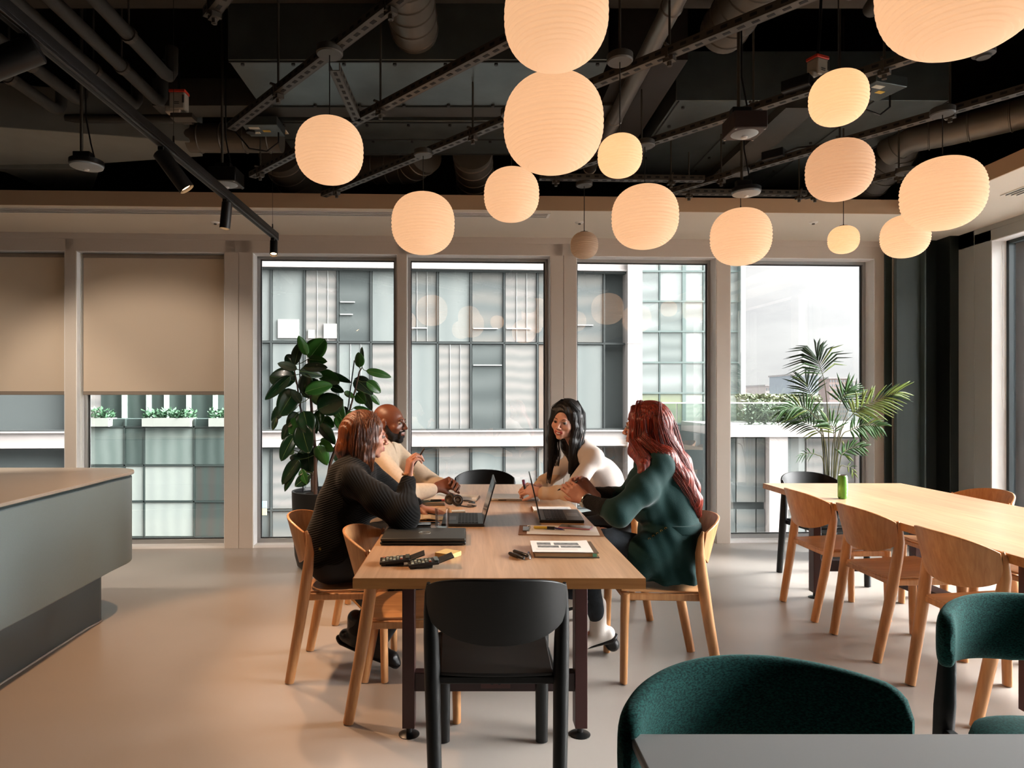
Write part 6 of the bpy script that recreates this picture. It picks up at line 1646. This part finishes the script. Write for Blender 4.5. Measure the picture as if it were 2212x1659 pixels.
for i, (a, b_, w_, k) in enumerate(leaves):
    dy = g.uniform(-.14, .14); tw = g.uniform(-.35, .35)
    A = Vector(WP(a[0], a[1], dy)); B = Vector(WP(b_[0], b_[1], dy + g.uniform(-.10, .10)))
    d = B - A; L = d.length; d.normalize(); w = w_ / 3.1917 * PY / FPX / 2 * 1.28
    view = Vector((0, 1, 0)); s_ = d.cross(view).normalized(); nrm = s_.cross(d).normalized()
    s2 = (s_ * cos(tw) + nrm * sin(tw)).normalized(); n2 = s2.cross(d).normalized()
    if n2.z < 0: n2 = -n2
    def lf(u, v, A=A, d=d, L=L, w=w, s2=s2, n2=n2):
        x = (u * 2 - 1); t = v
        ww = w * (sin(pi * min(1, t ** .80 * 1.0)) ** .62 if 0 < t < 1 else 0) * 1.0
        if t > .93: ww *= (1 - t) / .07 * .8 + .15
        drop = -.10 * L * t * t
        return A + d * (L * t) + s2 * (ww * x) + n2 * (abs(x) * ww * .22 + .05 * L * sin(pi * t)) + Vector((0, 0, drop * .6))
    mm_[k].shell(lf, 6, 12, .0012)
    mr.tube([lf(.5, t) + n2 * .0012 for t in (.0, .25, .5, .75, .97)], [.0022, .0020, .0016, .0012, .0006], 4)
    # petiole to the nearest stem
    best = None
    for pts, sdy in stems:
        for q in range(len(pts) - 1):
            for t in (0, .5, 1):
                P = Vector(WP(pts[q][0] * (1 - t) + pts[q + 1][0] * t, pts[q][1] * (1 - t) + pts[q + 1][1] * t, sdy))
                if P.z < .65: continue
                c = (P - A).length
                if best is None or c < best[0]: best = (c, P)
    if best and best[0] < .35: pet.tube([best[1], best[1].lerp(A, .5) + Vector((0, 0, -.008)), A, lf(.5, .05)], .0032, 5)
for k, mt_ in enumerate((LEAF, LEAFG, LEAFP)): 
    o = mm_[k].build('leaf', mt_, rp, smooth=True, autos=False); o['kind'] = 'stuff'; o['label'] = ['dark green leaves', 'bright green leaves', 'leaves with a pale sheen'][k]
mr.build('midrib', MID, rp, smooth=True)['kind'] = 'stuff'; pet.build('leaf_stalk', mat('leaf_stalk', '#3d4a22', .6), rp, smooth=True)['kind'] = 'stuff'

# ================================================================ palm
def zq(x, y): return (1540 + x / 2.676, 480 + y / 2.676)
PLY = 5.72; PX0 = (1798 - PPX) / FPX * PLY
pm = thing('palm_plant', 'slender kentia palm behind the far end of the empty table', 'plant', (PX0, PLY, 0))
m = MB(); m.lathe([(0, 0), (.15, 0), (.165, .02), (.20, .40), (.205, .44), (.19, .44), (.185, .41), (0, .40)], n=40); m.build('pot', mat('dark_palm_pot', '#1b1c1c', .5), pm, smooth=True)
m = MB(); m.lathe([(0, .412), (.187, .41)], n=24); m.build('soil', MATS['potting_soil'], pm)
def QP(x, y, dy=0.0):
    a = zq(x, y); p = W(a[0], a[1], PLY + dy); return Vector((p.x - PX0, p.y - PLY, p.z))
PF = [mat('palm_green', '#2e5a1e', .5), mat('palm_green_dark', '#1c3a1c', .5), mat('palm_yellow_green', '#6f8436', .5)]
def crv(pts, n=24):
    P = [Vector(p) for p in pts]; out = []
    for i in range(n + 1):
        t = i / n * (len(P) - 1); k = min(int(t), len(P) - 2); f = t - k
        p0 = P[max(k - 1, 0)]; p1 = P[k]; p2 = P[k + 1]; p3 = P[min(k + 2, len(P) - 1)]
        out.append(.5 * ((2 * p1) + (p2 - p0) * f + (2 * p0 - 5 * p1 + 4 * p2 - p3) * f * f + (3 * p1 - p0 - 3 * p2 + p3) * f ** 3))
    return out
fronds = [ # (stem points, start of leaflets 0..1, leaflet length, count, material, droop)
 ([(672, 1470), (668, 1200), (650, 960), (625, 850), (600, 785)], .66, .30, 13, 1, .9, .02),
 ([(665, 1470), (630, 1250), (600, 1090), (570, 1010), (540, 930)], .74, .19, 9, 1, .3, .1),
 ([(668, 1470), (640, 1240), (575, 1110), (500, 1065), (400, 1085)], .46, .15, 15, 0, .35, -.1),
 ([(668, 1470), (655, 1300), (600, 1200), (520, 1150), (430, 1130)], .42, .13, 14, 1, .5, .12),
 ([(690, 1470), (705, 1270), (720, 1110), (745, 1020), (780, 970)], .66, .17, 9, 0, .15, .0),
 ([(690, 1470), (730, 1250), (800, 1120), (900, 1050), (1060, 985)], .52, .19, 17, 2, .35, -.12),
 ([(690, 1470), (735, 1270), (800, 1200), (880, 1170), (960, 1180)], .46, .14, 14, 0, .5, .1),
 ([(700, 1470), (735, 1380), (760, 1330), (800, 1305), (865, 1302)], .30, .11, 11, 0, .4, .05),
 ([(668, 1470), (640, 1390), (600, 1345), (550, 1335), (505, 1350)], .55, .07, 5, 0, .6, -.05),
 ([(700, 1470), (730, 1430), (770, 1412), (800, 1420), (815, 1455)], .5, .05, 4, 2, .6, .05),
 ([(680, 1470), (690, 1330), (700, 1240), (690, 1180), (650, 1150)], .55, .15, 9, 0, .3, -.06),
 ([(690, 1470), (712, 1300), (760, 1140), (800, 1050), (820, 1000)], .6, .18, 10, 1, .2, .12)]
g = random.Random(5)
ms_ = MB(); ml_ = [MB(), MB(), MB()]
for pts, s0, LL, cnt, mk, droop, dy in fronds:
    P = [QP(x, y, dy * (i / 4)) for i, (x, y) in enumerate(pts)]; P[0] = Vector((P[0].x, P[0].y, .41))
    C = crv(P, 30); ms_.tube(C, [.0062 - .0048 * i / 30 for i in range(31)], 6)
    for k in range(cnt):
        t = s0 + (1 - s0) * (k + .5) / cnt; i = min(int(t * 30), 29); c = C[i].lerp(C[i + 1], t * 30 - i); d = (C[i + 1] - C[i]).normalized()
        for sg in (-1, 1):
            side = d.cross(Vector((0, 1, .15))).normalized() * sg
            f = (t - s0) / (1 - s0); L = LL * (0.75 + .45 * sin(pi * (.15 + .75 * f))) * g.uniform(.85, 1.12)
            dirv = (side * (1.15 - .65 * f) + d * (.45 + .9 * f) + Vector((0, g.uniform(-.35, .35), 0))).normalized()
            q0 = c; q1 = c + dirv * L * .5 + Vector((0, 0, -.02 * droop * L * 5 * .25)); q2 = c + dirv * L + Vector((0, 0, -droop * L * .42))
            w = .0085 if LL > .1 else .005
            wv = dirv.cross(Vector((0, 0, 1)) * .6 + Vector((0, 1, 0)) * .8).normalized()
            mlv = ml_[mk if g.random() < .75 else g.randrange(3)]
            pa = [q0, q0.lerp(q1, .5) + Vector((0, 0, .003)), q1, q1.lerp(q2, .55), q2]; ww = [.002, w, w * 1.1, w * .7, .0004]
            V = []
            nn = dirv.cross(wv).normalized()
            for p, x in zip(pa, ww): V += [p - wv * x, p + nn * x * .35, p + wv * x]
            F_ = []
            for r_ in range(4):
                for s_ in range(2): a = r_ * 3 + s_; F_.append((a, a + 1, a + 4, a + 3))
            mlv.add(V, F_)
ms_.build('frond_stem', mat('palm_stem', '#5a5a34', .6), pm, smooth=True)
for k in range(3):
    o = ml_[k].build('leaflet', PF[k], pm, smooth=True, autos=False); o['kind'] = 'stuff'
    md = o.modifiers.new('thickness', 'SOLIDIFY'); md.thickness = .0007

# ================================================================ things on the occupied table
def T(px, py, z=.74):
    Y = (CH - z) * FPX / (py - HY); return Vector(((px - PPX) * Y / FPX, Y, z))
def tt(name, lab, cat, px, py, rz=0, group=None, z=.74): return thing(name, lab, cat, T(px, py, z), rz, group)
ALU = mat('silver_aluminium', '#b4b2ae', .35, metal=.8); LAPB = mat('black_laptop_shell', '#1b1c1d', .38, noise=(300, .1)); KEY = mat('laptop_keys', '#0d0d0e', .5)
def laptop(lab, cx, cy, w, dpt, hinge, tilt, ang=0):
    """hinge = +1 when the screen stands on the +X side"""
    r = thing('laptop', lab, 'laptop', (cx, cy, Z0), ang, 'open laptops facing each other')
    m = MB(); m.box((0, 0, .0085), (dpt, w, .015)); m.build('base', LAPB, r, bevel=.004)
    m = MB(); m.box((hinge * dpt * .12, 0, .0162), (dpt * .48, w * .9, .001)); m.build('keyboard_deck', mat('deck_dark', '#232425', .45), r)
    for j in range(5):
        for i in range(13):
            pass
    m = MB()
    for j in range(6):
        for i in range(14):
            m.box((hinge * (dpt * .12 - dpt * .20 + j * dpt * .08), -w * .41 + i * w * .0632, .0175), (dpt * .066, w * .052, .002))
    o = m.build('key', KEY, r); o['kind'] = 'stuff'
    m = MB(); m.box((-hinge * dpt * .30, -w * .03, .0163), (dpt * .26, w * .34, .0008)); m.build('trackpad', mat('trackpad_grey', '#2f3132', .3), r)
    H_ = .218; d = Vector((hinge * sin(tilt), 0, cos(tilt))); n_ = Vector((-hinge * cos(tilt), 0, sin(tilt)))
    c0 = Vector((hinge * (dpt / 2 - .004), 0, .016)); R = Matrix((n_, Vector((0, 1, 0)), d)).transposed()
    m = MB(); m.box(c0 + d * (H_ / 2), (.006, w, H_), rot=R); sc_ = m.build('screen_lid', LAPB, r, bevel=.0015)
    m = MB(); m.box(c0 + d * (H_ / 2) + n_ * .0033, (.0006, w - .014, H_ - .016), rot=R); m.build('display', SCREEN_B, sc_)
    m = MB(); m.cyl(c0 + Vector((0, -w * .35, -.004)), c0 + Vector((0, w * .35, -.004)), .005, n=10); m.build('hinge', BLKP, r, smooth=True)
    return r
laptop('open black laptop on the left, its screen seen edge-on behind the water glass', -.035, 3.45, .325, .215, 1, radians(16))
laptop('open black laptop on the right in front of the red haired person, screen edge-on', .485, 3.56, .34, .23, -1, radians(13), -.06)
# closed black laptop with an oval emblem
r = thing('closed_laptop', 'closed thick black laptop with a silver oval emblem near the table edge', 'laptop', (-.205, 2.99, Z0))
m = MB(); m.box((0, 0, .010), (.375, .245, .014)); m.build('base', BLKP, r, bevel=.005)
m = MB(); m.box((0, 0, .0245), (.372, .243, .014)); ld_ = m.build('lid', mat('graphite_lid', '#3a3833', .42, metal=.3, noise=(200, .08)), r, bevel=.006, seg=3)
m = MB(); m.tube([(.026 * cos(a), .026 * sin(a), .0318) for a in np.linspace(0, 2 * pi, 33)], .0016, 6, caps=False)
for i, x in enumerate((-.0145, -.005, .0045, .0135)):
    m.box((x - .0028, 0, .0318), (.0012, .011, .0008)); m.box((x, -.005, .0318), (.005, .0012, .0008))
    if i < 2: m.box((x, .005, .0318), (.005, .0012, .0008)); m.box((x + (.0028 if i == 0 else 0), 0, .0318), (.0012 if i == 0 else .005, .010 if i == 0 else .0012, .0008))
m.build('oval_emblem', mat('emblem_silver', '#a5a39c', .3, metal=.7), ld_)
# calculators with flip lids
def calc(lab, px, py, rz):
    r = tt('calculator', lab, 'calculator', px, py, rz, 'flip lid calculators')
    m = MB(); R = Euler((0, -.08, 0)).to_matrix(); m.box((0, 0, .016), (.115, .078, .012), rot=R); m.box((-.0, 0, .006), (.07, .06, .010)); m.build('calculator_body', mat('calculator_black', '#141312', .45), r, bevel=.003)
    k = 0
    for j in range(4):
        for i in range(6):
            m = MB(); q = R @ Vector((-.042 + i * .0135, -.026 + j * .0165, .0075)) + Vector((0, 0, .016)); m.box(q, (.0095, .0105, .004), rot=R)
            m.build('key', [mat('key_grey', '#6b6d5e', .5), mat('key_white', '#b9b8a4', .5), mat('key_red', '#a3472c', .5)][(2 if (i, j) in ((0, 3), (5, 0)) else (i + j) % 3 == 0)], r, bevel=.001); k += 1
    m = MB(); q = R @ Vector((.050, 0, .009)) + Vector((0, 0, .016)); m.box(q, (.016, .06, .002), rot=R); m.build('display', mat('lcd_grey', '#4d544c', .2), r)
    m = MB(); R2 = Euler((0, -.34, 0)).to_matrix(); m.box(Vector((.084, 0, .030)), (.066, .08, .004), rot=R2); m.build('flip_lid', MATS['calculator_black'], r, bevel=.0015)
    return r
calc('left calculator with its lid flipped up, in front of the closed laptop', 853, 1218, .10)
calc('right calculator, lying partly before the yellow note pad', 914, 1224, .16)
r = tt('sticky_note_pad', 'pale yellow sticky note pad beside the calculators', 'note pad', 968, 1201, -.55)
m = MB(); m.box((0, 0, .009), (.078, .078, .018)); m.build('paper_block', mat('sticky_yellow', '#d8b878', .8, bump=(1, .0)), r, bevel=.001)
m = MB()
for k in range(8): m.box((0, 0, .002 + k * .002), (.0785, .0785, .0003))
m.build('sheet_edge', mat('sticky_edge', '#b8975a', .9), r)
# glass of water
gl = bpy.data.materials.new('drinking_glass'); gl.use_nodes = True; gb_ = gl.node_tree.nodes['Principled BSDF']; gb_.inputs['Transmission Weight'].default_value = 1; gb_.inputs['Roughness'].default_value = 0; gb_.inputs['IOR'].default_value = 1.45
wt_ = bpy.data.materials.new('water'); wt_.use_nodes = True; wb_ = wt_.node_tree.nodes['Principled BSDF']; wb_.inputs['Transmission Weight'].default_value = 1; wb_.inputs['Roughness'].default_value = 0; wb_.inputs['IOR'].default_value = 1.33
r = thing('water_glass', 'small tumbler half full of water beside the closed laptop', 'glass', (-.135, 3.215, Z0))
m = MB(); m.lathe([(0, .001), (.030, .001), (.0335, .004), (.0345, .02), (.0365, .105), (.0358, .106), (.0348, .105), (.0325, .02), (.030, .012), (0, .011)], n=48); m.build('tumbler', glass('tumbler_glass', (.97, .975, .975, 1), 1.5, .38), r, smooth=True)
m = MB(); m.lathe([(0, .0125), (.0300, .0130), (.0322, .020), (.0337, .070), (0, .070)], n=48); m.build('water_fill', glass('water_surface', (.94, .945, .94, 1), 1.4, .38), r, smooth=True)
# black notebook with phone and pen, left
r = thing('notebook', 'closed black notebook under the phone near the woman\'s elbow', 'notebook', T(884, 1149), .03)
m = MB(); m.box((0, 0, .0105), (.205, .132, .002)); m.box((0, 0, .0015), (.205, .132, .002)); m.box((-.101, 0, .006), (.003, .132, .010)); m.build('cover', mat('notebook_black', '#121212', .5), r, bevel=.0006)
m = MB(); m.box((.001, 0, .006), (.198, .126, .0075)); m.build('pages', PAPER, r)
r = thing('smartphone', 'black phone lying on the closed black notebook', 'phone', T(899, 1140) + Vector((0, 0, .0115)), .02)
m = MB(); m.box((0, 0, .0045), (.148, .072, .008)); m.build('phone_body', BLKP, r, bevel=.003); m = MB(); m.box((0, 0, .009), (.142, .067, .0006)); m.build('display', SCREEN_B, r)
r = thing('pen', 'black pen lying along the front of the closed black notebook', 'pen', T(892, 1158) + Vector((0, 0, .0045)), .02)
m = MB(); m.tube([(-.07, 0, 0), (-.06, 0, 0), (.055, 0, 0), (.068, 0, 0)], [.002, .0042, .0042, .0012], 10); m.build('pen_barrel', BLKP, r, smooth=True)
r = thing('pencil_case', 'flat black pencil case between the notebook and the elbow', 'case', T(868, 1136), .05)
m = MB(); m.box((0, 0, .010), (.13, .06, .018)); m.build('case_body', mat('case_black', '#15130f', .6), r, bevel=.006, seg=3)
r = thing('chain_bracelet', 'twisted gold chain lying on the dark pencil case', 'bracelet', T(897, 1131) + Vector((0, 0, .020)), .03)
m = MB()
for k in range(14): m.tube([(-.052 + k * .008 + .0045 * cos(a), .0035 * sin(a) + .001 * (-1) ** k, .002 * sin(a * 2)) for a in np.linspace(0, 2 * pi, 9)], .0014, 5, caps=False)
m.build('links', mat('brass_chain', '#b98a3e', .35, metal=.8), r, smooth=True)
# open ruled notebook under the woman's hand
r = thing('open_notebook', 'open cream notebook by the woman\'s resting hand', 'notebook', T(905, 1119), .08)
def pg(s_):
    def f(u, v): return (-.0 + s_ * (.002 + .132 * u), -.095 + .19 * v, .004 + .010 * sin(pi * min(1, u * 1.4)) ** .7 * (1 - u * .6))
    return f
for s_ in (-1, 1): m = MB(); m.shell(pg(s_), 12, 2, .004); m.build('page', mat('cream_page', '#d9c7a8', .8), r, smooth=True)
m = MB(); m.box((0, 0, .0012), (.274, .196, .0024)); m.build('cover', MATS['notebook_black'], r)
m = MB()
for k in range(16): m.box((.068, -.08 + k * .0105, .0125), (.11, .0006, .0003)); m.box((-.068, -.08 + k * .0105, .0125), (.11, .0006, .0003))
m.build('ruled_line', mat('ruled_blue', '#8c93a0', .8), r)
r = thing('elastic_pen', 'black pen in front of the open cream notebook', 'pen', T(925, 1131) + Vector((0, 0, .005)), .04); r.name = 'pen'
m = MB(); m.tube([(-.06, 0, 0), (-.05, 0, 0), (.05, 0, 0), (.06, 0, 0)], [.002, .0045, .0045, .0015], 10); m.build('pen_barrel', BLKP, r, smooth=True)
r = tt('sticky_note_pad', 'small pale blue note pad behind the water glass', 'note pad', 990, 1106, .1); m = MB(); m.box((0, 0, .004), (.075, .05, .008)); m.build('paper_block', mat('pale_blue_paper', '#b8c2c4', .8), r, bevel=.0006)
# phone, pens and headphones
r = tt('smartphone', 'dark phone with silver edge behind the open cream notebook', 'phone', 934, 1091, .05)
m = MB(); m.box((0, 0, .0045), (.15, .074, .008)); m.build('phone_body', mat('phone_edge', '#7c7974', .3, metal=.7), r, bevel=.003); m = MB(); m.box((0, 0, .009), (.144, .069, .0006)); m.build('display', SCREEN_B, r)
r = thing('highlighter', 'pink and orange highlighter lying left of the headphones', 'highlighter', T(947, 1083) + Vector((0, 0, .007)), .1)
m = MB(); m.tube([(-.05, 0, 0), (-.045, 0, 0), (.02, 0, 0), (.022, 0, 0)], [.004, .0065, .0065, .005], 10); m.build('cap', mat('marker_black', '#221c1a', .4), r, smooth=True)
m = MB(); m.tube([(.02, 0, 0), (.06, 0, 0), (.066, 0, 0)], [.007, .007, .004], 10); m.build('pen_barrel', mat('coral_pink', '#e0605a', .4), r, smooth=True)
hd = tt('headphones', 'black over-ear headphones lying beside the open laptop', 'headphones', 988, 1092, .0)
m = MB(); m.tube([(-.055, .05, .03), (-.03, .085, .022), (.02, .10, .016), (.07, .09, .014), (.10, .05, .014), (.10, .0, .016), (.07, -.03, .022)], [.006, .008, .009, .009, .009, .008, .006], 10, sz=.5); m.build('headband', BLKP, hd, smooth=True)
for (x, y, a) in ((-.045, .02, -.5), (.0, -.03, .25)):
    R = Euler((radians(72), 0, a)).to_matrix(); t = MB(); t.lathe([(0, -.014), (.026, -.014), (.034, -.006), (.035, .004), (.030, .012), (0, .012)], n=28)
    m = MB(); m.add([Vector((x, y, .036)) + R @ Vector(p) for p in t.v], t.f); m.build('ear_cup', mat('headphone_black', '#16130f', .4), hd, smooth=True)
    t = MB(); t.lathe([(.020, .012), (.022, .0135), (.024, .012)], n=24); t.lathe([(.004, .012), (.006, .0135), (.008, .012)], n=16); m = MB(); m.add([Vector((x, y, .036)) + R @ Vector(p) for p in t.v], t.f); m.build('cup_ring', mat('headphone_brass', '#4a3a2c', .4, metal=.4), hd, smooth=True)
r = tt('cable', 'short silver and black cable lying right of the headphones', 'cable', 1012, 1098, 0)
m = MB(); m.tube([(-.06, .09, .004), (-.03, .05, .004), (.0, .02, .004), (.03, .03, .004), (.045, .06, .004), (.02, .08, .004)], .003, 8); m.build('cord', BLKP, r, smooth=True)
m = MB(); m.cyl((.02, .08, .005), (-.005, .092, .005), .0045, n=10); m.cyl((-.06, .09, .005), (-.075, .105, .005), .0045, n=10); m.build('plug', STEELY, r)
r = thing('pen', 'red and black pen lying between the headphones and the papers', 'pen', T(1000, 1078) + Vector((0, 0, .005)), -.2)
m = MB(); m.tube([(-.07, 0, 0), (-.06, 0, 0), (.0, 0, 0)], [.002, .0045, .0045], 10); m.build('pen_barrel', BLKP, r, smooth=True); m = MB(); m.tube([(.0, 0, 0), (.05, 0, 0), (.065, 0, 0)], [.0046, .0046, .001], 10); m.build('grip', mat('pen_red', '#8c2a22', .4), r, smooth=True)
# papers by the man
r = tt('paper_stack', 'white writing pad in the middle of the table before the man\'s hands', 'paper pad', 982, 1077, -.12)
m = MB(); m.box((0, 0, .006), (.30, .21, .012)); m.build('sheets', PAPER, r, bevel=.0008); m = MB(); m.box((0, 0, .0008), (.304, .214, .0016)); m.build('backing_board', mat('board_brown', '#8a6a48', .8), r)
r = tt('loose_paper', 'loose printed sheet under the man\'s forearms', 'paper', 935, 1072, .35)
def sheet(u, v): return (-.105 + .21 * u, -.148 + .297 * v, .0015 + .006 * sin(pi * u) * sin(pi * v * .8))
m = MB(); m.shell(sheet, 8, 8, .0006); m.build('sheet', PAPER, r, smooth=True)
r = thing('folder', 'dark green folder edge under the loose sheet by the man', 'folder', T(922, 1077), .3)
m = MB(); m.box((0, 0, .0006), (.24, .31, .0012)); m.build('cover', mat('folder_green', '#1f3a33', .5), r)
# silver tablet / closed laptop before the black haired woman
r = tt('closed_laptop', 'closed silver laptop before the black haired person\'s hands', 'laptop', 1112, 1077, -.10)
m = MB(); m.box((0, 0, .005), (.31, .215, .008)); m.build('base', ALU, r, bevel=.003); m = MB(); m.box((0, 0, .0122), (.31, .215, .0055)); m.build('lid', mat('pale_aluminium', '#c9c5c0', .4, metal=.4), r, bevel=.0025)
m = MB(); m.box((-.075, -.1077, .006), (.05, .001, .004)); m.build('usb_port', BLKP, r)
# spiral notebook
r = tt('spiral_notebook', 'white spiral notebook behind the right hand laptop', 'notebook', 1192, 1102, -.03)
m = MB(); m.box((0, 0, .004), (.22, .15, .008)); m.build('pages', PAPER, r, bevel=.0006)
m = MB()
for k in range(20): m.tube([(-.112 + .0045 * cos(a), -.068 + k * .0072, .005 + .006 * sin(a)) for a in np.linspace(0, 2 * pi, 9)], .0008, 4, caps=False)
m.build('spiral_binding', mat('spiral_copper', '#8a5a3c', .4, metal=.7), r)
m = MB()
for k in range(12): m.box((.0, -.06 + k * .0108, .0083), (.19, .0005, .0003))
m.build('ruled_line', MATS['ruled_blue'], r)
# clipboard with marker and phone
cb = tt('clipboard', 'brown clipboard with paper in front of the right hand laptop', 'clipboard', 1210, 1147, -.10)
m = MB(); m.box((0, 0, .0015), (.40, .23, .003)); m.build('board', mat('hardboard_brown', '#7c5230', .6), cb, bevel=.002)
m = MB(); m.box((.01, 0, .004), (.34, .212, .002)); m.build('paper', PAPER, cb)
m = MB(); m.box((-.165, 0, .007), (.03, .10, .006)); m.tube([(-.155, -.045, .01), (-.145, -.02, .018), (-.145, .02, .018), (-.155, .045, .01)], .002, 6); m.build('clip', STEELY, cb, bevel=.001)
r = thing('marker_pen', 'yellow highlighter with a black cap lying on the clipboard', 'marker', T(1182, 1146) + Vector((0, 0, .0135)), -.22)
m = MB(); m.tube([(-.066, 0, 0), (-.062, 0, 0), (.0, 0, 0)], [.006, .0085, .0085], 12, sz=.8); m.build('pen_barrel', mat('highlighter_yellow', '#d2b23a', .4), r, smooth=True)
m = MB(); m.tube([(.0, 0, 0), (.035, 0, 0), (.038, 0, 0)], [.009, .009, .006], 12, sz=.8); m.build('cap', MATS['marker_black'], r, smooth=True)
m = MB(); m.tube([(.038, 0, 0), (.065, -.002, -.004), (.085, -.004, -.006)], [.0045, .004, .001], 8); m.build('nib', mat('violet_ink', '#3a2f6e', .4), r, smooth=True)
r = thing('smartphone', 'pink edged phone lying at the right end of the clipboard', 'phone', T(1243, 1143) + Vector((0, 0, .006)), -.35)
m = MB(); m.box((0, 0, .004), (.158, .076, .007)); m.build('phone_body', mat('phone_pink', '#c98a96', .3, metal=.3), r, bevel=.003); m = MB(); m.box((0, 0, .0078), (.152, .071, .0006)); m.build('display', SCREEN_B, r)
# printed documents on a book
r = thing('document_folder', 'brown folder with a green tab under the printed pages at the right', 'folder', (.3935, 2.755, Z0), -.03)
m = MB(); m.box((0, 0, .002), (.262, .222, .004)); m.box((0, 0, .020), (.258, .218, .002)); m.build('cover', mat('folder_brown', '#5a4632', .6), r, bevel=.001)
m = MB(); m.box((0, 0, .0115), (.25, .212, .0145)); m.build('paper_block', mat('paper_edge_tan', '#b9986c', .8), r)
m = MB(); m.box((.112, -.1095, .012), (.016, .002, .013)); m.build('green_tab', mat('tab_green', '#5a9a80', .5), r)
r = thing('printed_sheet', 'printed page with four grey landscape pictures on top of the brown folder', 'paper', (.380, 2.755, Z0 + .0215), -.04)
def sheet2(u, v): return (-.122 + .244 * u, -.105 + .21 * v, .0012 + .004 * (u > .8) * (u - .8) * 5 * v)
m = MB(); m.shell(sheet2, 10, 4, .001); m.build('sheet', PAPER, r, smooth=True)
PIC = mat('printed_landscape', '#6f6f6c', .8, noise=(60, .75, (1, 2.5, 1)))
for (x, y, w_, h_) in ((-.067, .045, .058, .045), (.035, .045, .118, .045), (-.052, -.008, .088, .036), (.046, -.008, .092, .036)):
    m = MB(); m.box((x, y, .0019), (w_, h_, .0004)); m.build('picture', PIC, r)
m = MB()
for k in range(3): m.box((-.02, -.045 - k * .012, .0019), (.17, .0016, .0003))
m.build('text_line', mat('faint_text', '#b5a49c', .9), r)
# markers and ballpoint
for lab, px, py, rz, L in (('left of two black markers lying together on the table', 1116, 1205, -1.02, .052), ('right of two black markers lying together, slightly behind', 1125, 1200, -1.02, .050)):
    r = thing('marker_pen', lab, 'marker', T(px, py) + Vector((0, 0, .0085)), rz, 'black markers')
    m = MB(); m.tube([(-L, 0, 0), (-L + .006, 0, 0), (.01, 0, 0)], [.005, .0078, .008], 12); m.build('cap', MATS['marker_black'], r, smooth=True)
    m = MB(); m.tube([(.01, 0, 0), (.011, 0, 0), (L - .008, 0, 0), (L, 0, 0)], [.008, .0072, .0072, .004], 12); m.build('pen_barrel', mat('marker_grey', '#25282a', .35), r, smooth=True)
r = thing('ballpoint_pen', 'white ballpoint pen with a blue top beside the black markers', 'pen', T(1143, 1203) + Vector((0, 0, .0055)), 1.52)
m = MB(); m.tube([(-.055, 0, 0), (-.045, 0, 0), (.02, 0, 0)], [.0012, .0045, .0048], 10); m.build('pen_barrel', mat('clear_white_plastic', '#a9a6a6', .25), r, smooth=True)
m = MB(); m.tube([(.02, 0, 0), (.048, 0, 0), (.052, 0, 0), (.062, 0, 0)], [.0048, .0048, .0028, .0025], 10); m.build('pen_top', mat('pen_blue', '#2c3470', .35), r, smooth=True)
# pens held in hands
r = thing('pen', 'slim dark pen held up by the person in the ribbed sweater', 'pen', (-.265, 3.345, 1.075), 0, rot=(0, radians(32), 0))
m = MB(); m.tube([(0, 0, -.075), (0, 0, -.062), (0, 0, .0), (0, 0, .06), (0, 0, .065)], [.0008, .004, .0045, .0045, .003], 10); m.build('pen_barrel', mat('pen_brown_metal', '#4a3c34', .3, metal=.6), r, smooth=True)
r = thing('marker_pen', 'purple capped marker held by the black haired person', 'marker', (.335, 4.05, .852), 0, rot=(0, radians(-12), 0))
m = MB(); m.tube([(0, 0, -.05), (0, 0, .0)], [.0075, .008], 12); m.build('pen_barrel', MATS['marker_black'], r, smooth=True); m = MB(); m.tube([(0, 0, .0), (0, 0, .028), (0, 0, .032)], [.0095, .0095, .007], 12); m.build('cap', mat('marker_purple', '#6d3552', .4), r, smooth=True)
r = thing('pen', 'dark pen held between the fingers of the red haired person', 'pen', (.512, 3.42, .93), 0, rot=(radians(30), radians(60), 0))
m = MB(); m.tube([(0, 0, -.07), (0, 0, -.058), (0, 0, .055), (0, 0, .06)], [.0008, .0042, .0042, .003], 10); m.build('pen_barrel', BLKP, r, smooth=True)
for o in list(bpy.data.objects):
    if o.type == 'MESH' and len(o.data.polygons) == 0: bpy.data.objects.remove(o)
